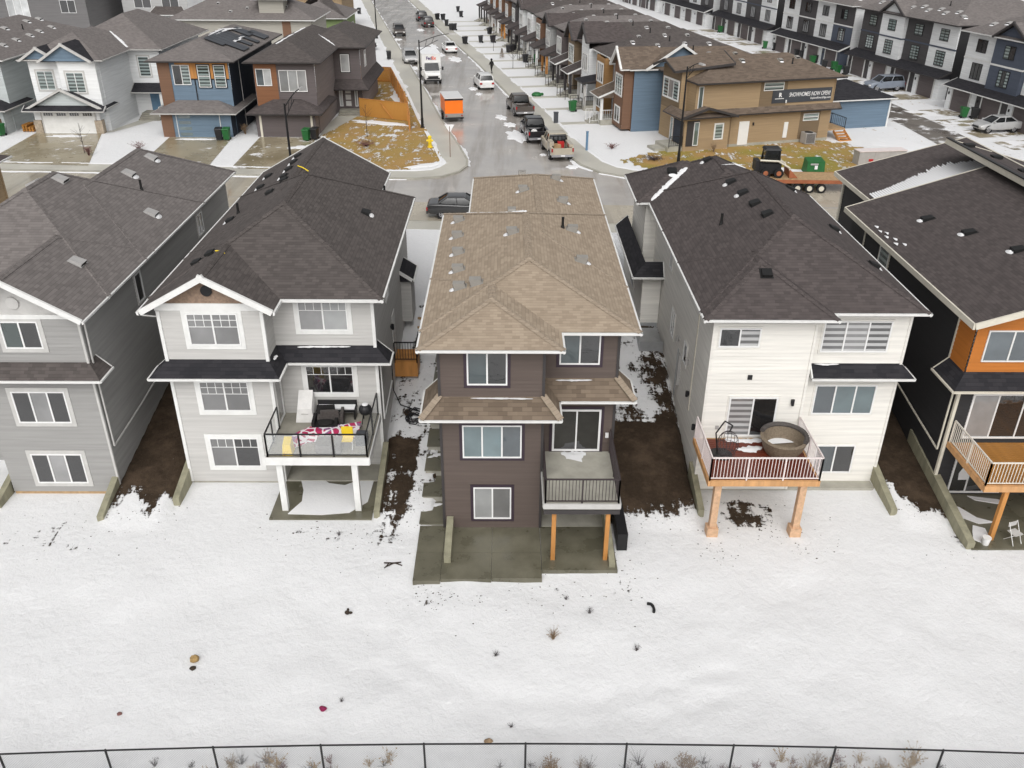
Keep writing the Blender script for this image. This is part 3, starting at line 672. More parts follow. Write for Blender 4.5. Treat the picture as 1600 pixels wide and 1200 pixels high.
# ------------------------------------------------------------------ house B : light grey house, white trim
def house_b():
    T = thing('light_grey_house', 'light grey clapboard house with bold white window trim and glass-railed deck', 'house', (-9.5, 40, 0))
    yb, yr, xl, xm, xr = 31.05, 32.35, -13.5, -9.5, -5.4
    block(T, xl, xm, yb, 45, .1, 8.12, 'side_greyB', 'yxX'); block(T, xl, xr, yr, 45, .1, 8.12, 'side_greyB', 'yXxY'); block(T, xl, -7.3, 44, 49.3, 0, 8.12, 'side_greyB', 'XxY')
    rects = [dict(x0=-14.05, x1=-4.9, y0=31.75, y1=45.4, z=8.3, s=.55), dict(x0=-14.05, x1=-6.76, y0=36, y1=50.2, z=8.3, s=.55, e1='gable'), dict(x0=-14.05, x1=-8.88, y0=30.55, y1=37, z=8.3, s=.55, e0='gable')]
    r = roof(T, rects, 'roof_grey', rw=.06, fh=.17)
    # gable: wood panel, round vent, white band
    cx = -11.47
    lap_wall(T, FY(yb), 0, 0, 8.4, 9.5, 'panel_wood', .11, 'gable_wall', lambda z: (cx - max(.02, (9.55 - z) / .55), cx + max(.02, (9.55 - z) / .55)))
    MB().fbox(FY(yb), -13.6, -9.4, 8.12, 8.42, .0, .06).build('frieze_board', 'trim_white', T)
    q = Vector((cx, yb - .03, 8.95)); MB().tube(q, q + Vector((0, -.06, 0)), .22, 20).build('gable_vent', 'black_metal', T)
    vents(r, rects, [(-12.6, 33.6, 0), (-12.1, 33.9, 0), (-12.9, 39.5, 1), (-11.3, 41, 0), (-10.9, 42.4, 0), (-11.2, 43.6, 1), (-11.3, 45.2, 1), (-11.4, 46.8, 1), (-11.5, 48.3, 1), (-12.7, 44.5, 1), (-12.9, 47, 1), (-6.6, 39.8, 1)], 'vent_black', size=(.5, .34, .13))
    stack(r, rects, -12.7, 40.2); stack(r, rects, -6.4, 45.0)
    b = rz_at(rects, -11.6, 33.4); MB().path([(-11.75, 33.55, 9.62), (-11.5, 33.45, 9.66), (-11.3, 33.25, 9.62)], .03, 5).build('roof_bracket', 'yellow', r)
    MB().path([(-10.5, 43.8, 10.36), (-10.2, 43.6, 10.32), (-9.9, 43.4, 10.2)], .03, 5).build('roof_bracket', 'yellow', r)
    F = FY(yb); G = FY(yr); gr = ((0, 1), 3, .42, 1); g1 = ((0, 1), 3, .32)
    win(T, F, -12.45, -10.45, 6.62, 8.0, 'cc', casing='trim_white', cw=.17, grid=gr); win(T, F, -12.45, -10.45, 3.6, 5.0, 'cc', casing='trim_white', cw=.17, grid=gr); win(T, F, -12.45, -10.4, .85, 2.3, 'cd', casing='trim_white', cw=.17, grid=g1)
    win(T, G, -8.42, -6.42, 6.66, 7.98, 'cl', casing='trim_white', cw=.16, grid=g1); win(T, G, -8.4, -6.4, 3.72, 5.05, 'dd', casing='trim_white', cw=.16, grid=g1)
    win(T, FXr(xm), 31.25, 32.15, 2.8, 4.8, 'c', casing='trim_white', cw=.1, name='patio_door')
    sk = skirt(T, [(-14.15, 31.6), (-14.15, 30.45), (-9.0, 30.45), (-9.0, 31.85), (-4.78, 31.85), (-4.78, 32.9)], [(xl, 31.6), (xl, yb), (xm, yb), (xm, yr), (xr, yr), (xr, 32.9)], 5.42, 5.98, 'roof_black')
    snow_strip(sk, [(-9.3, 31.2, 5.88), (-9.3, 31.6, 5.9)], [.06, .08], .03); snow_strip(sk, [(-8.6, 32.25, 5.94), (-8.0, 32.27, 5.95), (-7.2, 32.27, 5.95), (-6.4, 32.28, 5.95)], [.05, .08, .07, .04], .06)
    for x, y in ((xl, yb), (xm, yb), (xr, yr)): corner(T, x, y, .1, 8.1, 'trim_white', .13)
    S = FXr(xr); win(T, S, 36.0, 36.8, 6.4, 7.7, 'dd', casing='trim_white', cw=.09)
    MB().fbox(S, 37.4, 38.3, 3.0, 5.0, 0, .05).build('door', 'trim_white', T); light_fix(T, S, 36.9, 4.7)
    skirt(T, [(-4.7, 41.2), (-4.7, 43.2)], [(-5.38, 41.2), (-5.38, 43.2)], 5.3, 5.75, 'roof_black')
    MB().box(-5.38, -4.85, 41.4, 43.0, 2.9, 5.1).build('bump_out', 'side_greyB', T)
    downspout(T, [(-13.9, 30.6, 8.1), (-13.6, yb + .1, 7.8), (-13.6, yb + .1, 6.1)]); downspout(T, [(-5.28, 32.6, 5.3), (-5.28, 32.6, 2.3), (-5.27, 35.5, 2.6)])
    MB().box(xl + .01, xr - .01, yb + .02, 44, -.3, .11).build('foundation', 'concrete_lt', T)
    # deck
    D = thing('glass_railed_deck', 'raised vinyl deck with black glass railing on white posts behind light grey house', 'deck', (-7.5, 30, 0))
    MB().box(-9.48, -5.42, 28.85, 32.33, 2.55, 2.75).build('deck_floor', 'concrete', D); MB().box(-9.5, -5.4, 28.80, 28.845, 2.42, 2.77).box(-5.41, -5.37, 28.85, 32.3, 2.42, 2.77).box(-9.53, -9.485, 28.85, 32.3, 2.42, 2.77).build('deck_fascia', 'trim_white', D)
    post(D, -9.05, 29.1, 0, 2.42, .24, 'trim_white'); post(D, -6.05, 29.1, 0, 2.42, .24, 'trim_white')
    railing(D, [(-9.42, 31.0), (-9.42, 28.92), (-5.48, 28.92), (-5.48, 32.2)], 2.77, 3.82, 'black_metal', 'glass', post_every=1.35)
    t = MB().box(-9.6, -5.45, 28.45, 32.3, -.25, .05).build('patio', 'patio'); tag(t, kind='structure')
    s = MB(); pts = [(-8.9, 28.75), (-7.5, 28.7), (-6.4, 28.85), (-5.75, 29.6), (-5.7, 31.2), (-6.4, 31.1), (-6.9, 30.75), (-7.6, 30.9), (-8.2, 31.5), (-8.9, 31.3), (-8.6, 30.4), (-8.5, 29.6)]
    o = sheet('snow', pts, .085, 'snow', .05); 
house_b()
# ------------------------------------------------------------------ house C : brown house, tan shingles
def house_c():
    T = thing('brown_house', 'chocolate brown clapboard house with tan shingle roof and plum window trim', 'house', (1, 38, 0))
    yb, yr, xl, xm, xr = 27.94, 29.4, -2.44, 1.38, 4.24
    block(T, xl, xm, yb, 42, .06, 8.12, 'side_brown', 'yxX'); block(T, xl, xr, yr, 42, .06, 8.12, 'side_brown', 'yXxY'); block(T, -1.2, xr, 41, 48.3, 0, 8.12, 'side_brown', 'xXY')
    rects = [dict(x0=-3.12, x1=4.92, y0=28.78, y1=42.6, z=8.3, s=.34), dict(x0=-1.85, x1=4.92, y0=33, y1=49.2, z=8.3, s=.34), dict(x0=-3.12, x1=2.04, y0=27.32, y1=34, z=8.3, s=.34)]
    r = roof(T, rects, 'roof_tan', 'trim_white', cap_mat='cap_tan')
    vents(r, rects, [(-2.25, 40.6), (-2.2, 38.3), (-2.05, 36.0), (-1.95, 33.9), (-1.8, 31.9), (-1.15, 31.8, 0), (.25, 39.6), (.3, 36.4, 1), (.9, 43.6), (.85, 47.0), (2.6, 46.2), (2.75, 42.3), (2.95, 38.2), (3.1, 34.4)], 'vent_tan', size=(.4, .44, .3))
    stack(r, rects, 2.55, 38.1)
    snow_strip(r, [(-2.0, 41.75, 8.62), (-1.3, 41.0, 8.86), (-.5, 40.2, 9.12), (.2, 39.5, 9.36), (.6, 39.2, 9.5), (.95, 39.0, 9.58)], [.06, .07, .08, .09, .26, .1], .06)
    F, G = FY(yb), FY(yr); pl = 'trim_plum'
    win(T, F, -1.42, .05, 6.58, 7.98, 'td', casing=pl); win(T, F, -1.64, .6, 3.4, 4.86, 'ttm', casing=pl); win(T, F, -1.26, .22, .5, 2.02, 'lc', casing=pl)
    win(T, G, 2.02, 3.55, 6.68, 7.98, 'td', casing=pl); win(T, G, 1.84, 3.74, 2.78, 4.7, 'dd', casing=pl, name='patio_door', fw=.08)
    for x, y in ((xl, yb), (xm, yb), (xr, yr), (xr, yr + .35)): corner(T, x, y, .06, 8.1, 'trim_dark', .1)
    downspout(T, [(xr + .06, yr + .2, 8.1), (xr + .06, yr + .2, 6.0)], 'trim_dark'); downspout(T, [(xl - .05, yb + .3, 8.1), (xl - .05, yb + .3, 6.1)], 'trim_dark')
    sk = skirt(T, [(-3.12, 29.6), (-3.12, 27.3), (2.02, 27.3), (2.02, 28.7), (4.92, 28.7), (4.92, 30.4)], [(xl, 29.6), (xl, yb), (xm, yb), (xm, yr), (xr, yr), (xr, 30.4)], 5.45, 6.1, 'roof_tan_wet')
    snow_strip(sk, [(-1.3, 27.86, 6.05), (-.5, 27.84, 6.06), (.4, 27.83, 6.06), (1.0, 27.82, 6.05)], [.03, .06, .05, .04], .04); snow_strip(sk, [(1.9, 29.3, 6.03), (2.6, 29.28, 6.04), (3.3, 29.3, 6.04)], [.04, .08, .05], .06)
    for a, b in (((-3.12, 27.3, 5.47), (xl, yb, 6.12)), ((2.02, 27.3, 5.47), (xm, yb, 6.12)), ((4.92, 28.7, 5.47), (xr, yr, 6.12))): 
        cap = MB(); beam(cap, Vector(a) + Vector((0, 0, .02)), Vector(b) + Vector((0, 0, .02)), .3, .03); cap.build('ridge_cap', 'cap_tan', sk, uv=True)
    MB().fbox(G, 3.95, 4.08, 3.4, 3.62, 0, .05).build('outlet_box', 'vinyl_white', T)
    MB().box(xl + .01, xr - .01, yb + .02, 42, -.3, .07).build('foundation', 'concrete_lt', T)
    win(T, FXr(xr), 35, 35.9, 3.6, 4.8, 'd', casing=pl, cw=.08)
    # deck
    D = thing('grey_vinyl_deck', 'small grey vinyl deck with dark picket railing on two cedar posts', 'deck', (2.8, 27.5, 0))
    MB().box(1.42, 4.18, 25.85, 29.38, 2.5, 2.74).build('deck_floor', 'concrete_lt', D); MB().box(1.38, 4.22, 25.79, 25.845, 2.56, 2.78).box(1.36, 1.41, 25.85, 29.3, 2.56, 2.78).box(4.19, 4.24, 25.85, 29.3, 2.56, 2.78).build('deck_fascia', 'trim_grey', D); MB().box(1.4, 4.2, 25.8, 25.95, 2.32, 2.5).box(4.05, 4.2, 25.96, 29.3, 2.32, 2.5).build('beam', 'trim_dark', D)
    snow_strip(D, [(2.2, 29.25, 2.755), (2.7, 29.0, 2.755), (3.2, 29.25, 2.755)], [.1, .42, .12], .04)
    post(D, 1.8, 26.0, 0, 2.5, .16, 'cedar'); post(D, 3.8, 26.0, 0, 2.5, .16, 'cedar')
    railing(D, [(1.46, 29.3), (1.46, 25.92), (4.14, 25.92), (4.14, 29.3)], 2.76, 3.82, 'brown_metal', 'picket', .12, 1.4)
    # patio slabs with tooled joints
    for x0, x1, y0, y1 in ((-3.43, -2.42, 26.35, 28.0), (-3.43, -2.42, 24.75, 26.34), (-2.41, -.53, 26.35, 27.92), (-2.41, -.53, 24.85, 26.34), (-.52, 1.36, 26.35, 27.92), (-.52, 1.36, 24.9, 26.34), (1.38, 4.22, 25.35, 29.38)):
        tag(MB().box(x0, x1, y0, y1, -.2, .055 + .002 * (x0 > 1)).build('patio_slab', 'patio'), kind='structure')
    S = thing('concrete_steps', 'long flight of wide concrete steps climbing beside brown house', 'steps', (-2.9, 28, 0))
    for k in range(9):
        y0 = 28.02 + k * 1.42; z1 = .20 + .31 * k; st_ = MB().box(-3.42, -2.5, y0 + .04, y0 + 1.41, -.2, z1 - .055).build('step', 'concrete_lt', S); MB().box(-3.46, -2.48, y0 - .04, y0 + 1.41, z1 - .05, z1).build('tread', 'patio', st_)
        if k % 2 == 0: snow_strip(st_, [(-3.4, y0 + .9, z1 + .003), (-3.0, y0 + 1.15, z1 + .003), (-2.6, y0 + 1.25, z1 + .003)], [.05, .14, .06], .03)
    retaining(-2.2, 25.75, 27.9, .35, .62, .26, 'low concrete wall on the patio at the foot of the concrete steps')
    retaining(4.02, 25.5, 29.3, .25, 1.1, .22, 'sloping retaining wall beside the cedar deck posts')
    tag(MB().box(4.32, 4.72, 26.6, 28.9, -.1, .75).build('black_planter_box', 'black_metal'), 'long black box on dirt below the small grey vinyl deck', 'box')
house_c()
# ------------------------------------------------------------------ house D : white house
def house_d():
    T = thing('white_house', 'white clapboard house with charcoal roof and red-floored deck', 'house', (12, 40, 0))
    yb, yr, xl, xm, xr = 30.55, 31.15, 8.05, 12.0, 15.9
    block(T, xl, xm, yb, 46, .1, 8.12, 'side_white', 'yx'); block(T, xl, xr, yr, 45.5, .1, 8.12, 'side_white', 'yXY'); block(T, 7.4, 14.8, 45.1, 49.4, 0, 8.12, 'side_white', 'xyXY')
    lap_wall(T, FXr(xm), yb, yr, .1, 8.1, 'side_white')
    rects = [dict(x0=7.5, x1=16.3, y0=30.58, y1=46.2, z=8.3, s=.56), dict(x0=6.9, x1=15.3, y0=40, y1=50.0, z=8.3, s=.56), dict(x0=7.5, x1=12.6, y0=29.95, y1=36, z=8.3, s=.56), dict(x0=6.85, x1=12.5, y0=44.6, y1=50.0, z=8.31, s=.56, axis='x')]
    rects[1]['x0'] = 7.5; rects[1]['x1'] = 14.7
    r = roof(T, rects, 'roof_dark')
    vents(r, rects, [(11.2, 36.3, 0), (11.1, 38.0, 0), (11.0, 39.8), (10.9, 41.8), (8.9, 46.6), (10.7, 46.4), (10.15, 31.9, 0), (14.4, 43.6), (14.9, 38.2), (15.3, 34.2)], 'vent_black', size=(.44, .4, .15))
    stack(r, rects, 9.6, 37.6)
    snow_strip(r, [(7.6, 44.72, 8.36), (8.0, 45.12, 8.6), (8.5, 45.62, 8.88), (9.0, 46.12, 9.16), (9.5, 46.62, 9.44), (9.75, 46.85, 9.56)], [.12, .32, .42, .46, .4, .15], .08); snow_strip(r, [(11.0, 44.6, 10.3), (11.6, 44.0, 10.5), (12.0, 43.5, 10.42)], [.03, .1, .04], .05)
    F, G = FY(yb), FY(yr)
    win(T, F, 8.28, 9.88, 6.86, 7.68, 'dz', casing='side_white', cw=.05); win(T, F, 9.02, 11.0, 2.76, 4.62, 'zd', name='patio_door', casing='side_white', cw=.06, fw=.07)
    win(T, G, 12.52, 15.2, 6.36, 7.72, 'zzz', casing='side_white', cw=.07); win(T, G, 12.66, 15.16, 3.48, 4.86, 'mtt', casing='side_white', cw=.07); win(T, G, 13.2, 14.85, .55, 1.95, 'md', casing='side_white', cw=.07)
    light_fix(T, F, 11.58, 4.42); MB().fbox(F, 9.62, 9.8, 5.42, 5.62, 0, .06).build('vent_hood', 'plastic_black', T); MB().fbox(F, 8.6, 8.75, 3.1, 3.25, 0, .05).build('outlet_box', 'vent_grey', T)
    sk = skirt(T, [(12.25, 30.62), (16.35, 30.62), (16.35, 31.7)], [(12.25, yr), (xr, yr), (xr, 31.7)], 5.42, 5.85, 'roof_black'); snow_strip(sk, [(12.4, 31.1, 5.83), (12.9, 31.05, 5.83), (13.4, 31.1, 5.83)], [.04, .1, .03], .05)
    S = FXl(xl)
    win(T, S, -40.3, -39.6, 6.4, 7.7, 'dd', casing='side_white', cw=.08); win(T, S, -38.6, -37.7, 3.7, 5.0, 'dd', casing='side_white', cw=.08); win(T, S, -35.2, -34.5, 3.9, 4.9, 'd', casing='side_white', cw=.08)
    MB().box(8.0, 8.05, 33.0, 33.08, 2.5, 8.0).build('downspout', 'trim_cream', T); light_fix(T, S, -33.3, 3.2); light_fix(T, S, -31.5, 2.6); light_fix(T, S, -36.4, 4.4, 'vent_grey'); light_fix(T, S, -34.0, 4.4, 'vent_grey')
    MB().box(7.9, 8.04, 35.5, 35.9, 2.4, 3.9).build('meter_box', 'vent_grey', T); MB().box(7.86, 7.9, 35.65, 35.75, 1.8, 4.2).build('conduit', 'galv', T)
    # left bump-out storey with its own small roof
    block(T, 7.05, 8.0, 42.0, 49.2, 0, 5.3, 'side_white', 'yx'); skirt(T, [(6.45, 49.6), (6.45, 41.4), (8.02, 41.4)], [(7.1, 49.6), (7.1, 42.0), (8.02, 42.0)], 5.4, 6.0, 'roof_black'); win(T, FXl(7.05), -46, -44.8, 3.4, 5.0, 'tt', casing='side_white', cw=.07)
    for x, y in ((xl, yb), (xr, yr), (xm, yb)): corner(T, x, y, .1, 8.1, 'side_white', .1)
    MB().box(xl + .01, xr - .01, yb + .03, 44, -.3, .11).build('foundation', 'concrete_lt', T); downspout(T, [(15.98, 31.3, 5.2), (15.98, 31.3, 4.9)])
    D = thing('red_deck', 'red stained deck with white picket railing on pale tan posts', 'deck', (10, 29, 0))
    boards(D, 7.85, 11.95, 27.5, 30.5, 2.72, 'deck_red', .143); MB().box(7.85, 11.95, 27.38, 27.49, 2.46, 2.70).box(7.74, 7.84, 27.38, 30.5, 2.46, 2.70).box(11.96, 12.04, 27.38, 30.5, 2.46, 2.70).build('beam', 'cedar2', D); MB().box(7.85, 11.95, 27.5, 30.5, 2.5, 2.68).build('joists', 'wood_raw', D)
    for x in (8.2, 11.5):
        MB().box(x - .13, x + .13, 27.49, 27.75, .35, 2.48).build('post', 'post_stone', D); MB().box(x - .22, x + .22, 27.4, 27.84, -.05, .38).build('post_base', 'post_stone', D)
    railing(D, [(7.8, 30.45), (7.8, 27.44), (12.0, 27.44), (12.0, 30.45)], 2.73, 3.75, 'pink_white', 'picket', .125, 1.4)
    snow_strip(D, [(9.0, 30.3, 2.725), (9.9, 30.2, 2.725), (10.7, 30.3, 2.725)], [.12, .16, .1], .05); snow_strip(D, [(9.3, 29.6, 2.725), (9.8, 29.55, 2.725), (10.4, 29.75, 2.725)], [.05, .3, .06], .05)
house_d()
# ------------------------------------------------------------------ house E : charcoal house with orange panel
def house_e():
    T = thing('charcoal_house', 'charcoal house with orange upper panel, cream trim and split-level shed roof', 'house', (22, 40, 0))
    xl, yb = 18.1, 30.3
    block(T, xl, 26.5, yb, 44, .05, 8.1, 'side_char', 'yx'); block(T, 19.9, 27, 44, 50.6, 0, 8.2, 'side_char', 'xY')
    lap_wall(T, FY(yb - .03), xl, 24, 5.85, 9.2, 'side_orange', .17, 'orange_panel', lambda z: (max(xl, xl + (z - 8.12) / .32), 24)); lap_wall(T, FXl(xl - .03), -31.6, -yb, 5.85, 8.12, 'side_orange', .17, 'orange_panel')
    # lower left shed plane, rising to the right, up to a clerestory wall
    def shed(x0, x1, y0, y1, z, s, nm, mat='roof_dark', fas='trim_cream', th=.24):
        m = MB(); zr = z + s * (x1 - x0); m.poly([(x0, y0, z), (x1, y0, zr), (x1, y1, zr), (x0, y1, z)]); m.poly([(x0, y1, z - th), (x1, y1, zr - th), (x1, y0, zr - th), (x0, y0, z - th)])
        ro = m.build(nm, mat, T, uv=True); f = MB()
        for a, b in (((x0, y0, z), (x1, y0, zr)), ((x0, y1, z), (x1, y1, zr)), ((x0, y0, z), (x0, y1, z)), ((x1, y0, zr), (x1, y1, zr))): beam(f, Vector(a) + Vector((0, 0, .01)), Vector(b) + Vector((0, 0, .01)), .09, th)
        f.build('fascia', fas, ro); return ro
    r = shed(17.55, 24.6, 29.6, 43.95, 8.3, .32, 'roof'); r2 = shed(19.35, 26.6, 43.5, 51.0, 8.26, .28, 'roof')
    MB().box(24.62, 24.9, 30, 43.9, 9.8, 10.7).build('clerestory_wall', 'side_char', T)
    m = MB(); m.poly([(23.9, 29.4, 10.95), (30, 29.4, 9.3), (30, 47.8, 9.3), (23.9, 47.8, 10.95)]); m.poly([(23.9, 47.8, 10.7), (30, 47.8, 9.05), (30, 29.4, 9.05), (23.9, 29.4, 10.7)]); r3 = m.build('roof', 'roof_dark', T, uv=True)
    f = MB(); beam(f, (23.9, 29.4, 10.98), (23.9, 47.8, 10.98), .1, .3); beam(f, (23.9, 47.8, 10.98), (30, 47.8, 9.33), .1, .3); f.build('fascia', 'trim_cream', r3); MB().box(23.83, 24.0, 29.4, 47.8, 10.97, 11.03).build('drip_edge', 'black_metal', r3)
    for y, x in ((46.9, 24.7), (45.2, 25.4), (42.6, 25.5), (41.9, 25.9), (39.3, 26.2)):
        z = 10.95 - (x - 23.9) * .27; MB().box(x - .25, x + .25, y - .2, y + .2, z, z + .15).build('roof_vent', 'vent_black', r3)
    sh = [dict(x0=17.55, x1=31.65, y0=20, y1=60, z=8.3, s=.32)]
    vents(r, sh, [(19.9, 39.8), (20.6, 37.2), (21.3, 34.4)], 'vent_black', size=(.42, .5, .13))
    mb = MB(); random.seed(3)
    for k in range(46):
        x = 19.6 + k * .13; zz = 8.26 + .28 * (x - 19.35); L = 2.3 + 1.5 * sst(0, 34, k) * random.uniform(.75, 1.1) * (1 if k < 40 else .7); y0 = 43.98
        mb.poly([(x - .05, y0, zz + .03), (x + .09, y0, zz + .07), (x + .09, y0 + L, zz + .05), (x - .03, y0 + L * .93, zz + .03)])
    mb.build('snow_patch', 'snow', r2)
    [snow_strip(r, [(x, y, 8.31 + .32 * (x - 17.55)), (x + .06, y - .2, 8.31 + .32 * (x - 17.49)), (x, y - .4, 8.31 + .32 * (x - 17.55))], [.03, .1, .03], .03) for x, y in ((17.85, 40.7), (17.8, 40.1), (17.95, 39.7), (17.8, 39.3), (18.0, 38.8), (17.85, 38.3), (18.1, 38.0))]
    F = FY(yb - .03)
    win(T, F, 18.55, 20.6, 6.4, 7.75, 'mm', frame='trim_white'); win(T, FY(yb), 18.7, 21.9, 2.85, 4.95, 'cdd', name='patio_door', fw=.08); w = win(T, FY(yb), 18.75, 21.0, .12, 2.1, 'ddd', name='patio_door', fw=.08)
    c = Vector((19.3, yb - .034, 1.05)); g = MB(); g.poly([c + Vector((x, 0, z)) for x, z in ((-.2, -.28), (.2, -.28), (.24, .05), (.14, .3), (0, .4), (-.14, .3), (-.24, .05))]); g.build('ghost_sticker', 'sign_white', w)
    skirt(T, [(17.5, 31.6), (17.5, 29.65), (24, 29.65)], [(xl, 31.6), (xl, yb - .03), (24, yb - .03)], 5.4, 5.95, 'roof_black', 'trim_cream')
    S = FXl(xl); win(T, S, -40.0, -38.9, 6.5, 7.9, 'G', casing='trim_cream', cw=.09); corner(T, xl, yb, .05, 5.3, 'trim_cream', .12); corner(T, xl - .02, 31.6, 5.9, 8.1, 'trim_cream', .1); MB().box(xl - .06, xl, 42.0, 42.12, 2.6, 8.1).build('corner_board', 'trim_cream', T); MB().box(19.84, 19.96, 43.9, 44.05, 2.6, 8.1).build('corner_board', 'trim_cream', T); MB().box(19.8, 20.0, 50.5, 50.7, 2.6, 8.0).build('corner_board', 'trim_cream', T)
    downspout(T, [(17.95, 30.45, 5.2), (17.95, 30.45, 2.2), (17.95, 33.5, 2.6), (17.95, 37, 3.1)], 'trim_cream'); MB().box(xl + .01, 26, yb + .02, 44, -.3, .06).build('foundation', 'concrete', T)
    D = thing('cedar_deck', 'golden cedar deck with cream picket railing behind the charcoal and orange house', 'deck', (21, 29, 0))
    boards(D, 18.3, 24.5, 27.2, 30.25, 2.72, 'deck_gold', .14); MB().box(18.2, 24.5, 27.06, 27.19, 2.44, 2.70).box(18.18, 18.29, 27.2, 30.25, 2.44, 2.70).build('beam', 'cedar2', D); post(D, 19.2, 27.25, 0, 2.44, .17, 'cedar')
    railing(D, [(18.24, 30.2), (18.24, 27.14), (24.5, 27.14)], 2.73, 3.75, 'rail_cream', 'picket', .125, 1.5)
    tag(MB().box(18.2, 27, 26.65, 30.25, -.2, .04).build('patio', 'patio'), kind='structure')
    for pts in ([(18.4, 29.6), (18.9, 29.3), (19.3, 28.6), (19.9, 28.3), (19.2, 28.2), (18.7, 28.6), (18.3, 29.2)], [(18.9, 28.1), (19.3, 27.9), (19.2, 27.3), (18.8, 26.95), (18.5, 27.2), (18.7, 27.7)], [(19.6, 30.1), (21, 29.8), (20.8, 29.5), (19.8, 29.8)]): sheet('snow', pts, .07, 'snow', .03)
house_e()
retaining(-16.35, 28.3, 30.3, .25, .9, .26, 'concrete retaining wall stub at the corner of the mid grey house')
retaining(-13.65, 29.4, 31.9, .35, 1.0, .26, 'concrete retaining wall stub at the left corner of the light grey house')
retaining(-5.25, 28.6, 32.3, .3, 1.3, .24, 'retaining wall running along the light grey house patio')
retaining(8.0, 28.7, 31.2, .35, 1.05, .24, 'wooden retaining wall beside the red deck')
retaining(15.95, 28.8, 31.8, .3, 1.0, .26, 'wooden retaining wall at the right corner of the white house')
retaining(18.15, 26.7, 33.0, .3, 1.6, .3, 'long retaining wall along the charcoal house patio')
retaining(-20.95, 29.2, 31.5, .3, .9, .25, 'retaining wall stub at the far corner of the mid grey house')
# ------------------------------------------------------------------ houses across the street (left block, facing us)
def garage_door(T, F, a0, a1, z0, z1, mat, rows=4, frame=None, lites=None, fw=.12):
    d = MB(); h = (z1 - z0) / rows
    for k in range(rows): d.fbox(F, a0, a1, z0 + k * h + .012, z0 + (k + 1) * h - .012, .0, .05)
    d.fbox(F, a0, a1, z0, z1, -.02, .035)
    g = d.build('garage_door', mat, T)
    if frame: MB().fbox(F, a0 - fw, a1 + fw, z1 + .003, z1 + fw, -.02, .07).fbox(F, a0 - fw, a0 - .003, z0, z1, -.02, .07).fbox(F, a1 + .003, a1 + fw, z0, z1, -.02, .07).build('door_frame', frame, g)
    if lites == 'top':
        for k in range(4):
            c = a0 + (a1 - a0) * (k + .5) / 4
            for j in range(4): MB().fbox(F, c - .44 + j * .22, c - .44 + j * .22 + .18, z1 - .45, z1 - .2, .03, .062).build('pane', 'g_dark', g)
    if lites == 'side':
        for k in range(rows): MB().fbox(F, a0 + .15, a0 + 1.25, z0 + k * h + .12, z0 + (k + 1) * h - .12, .03, .062).build('pane', 'g_teal', g)
    return g
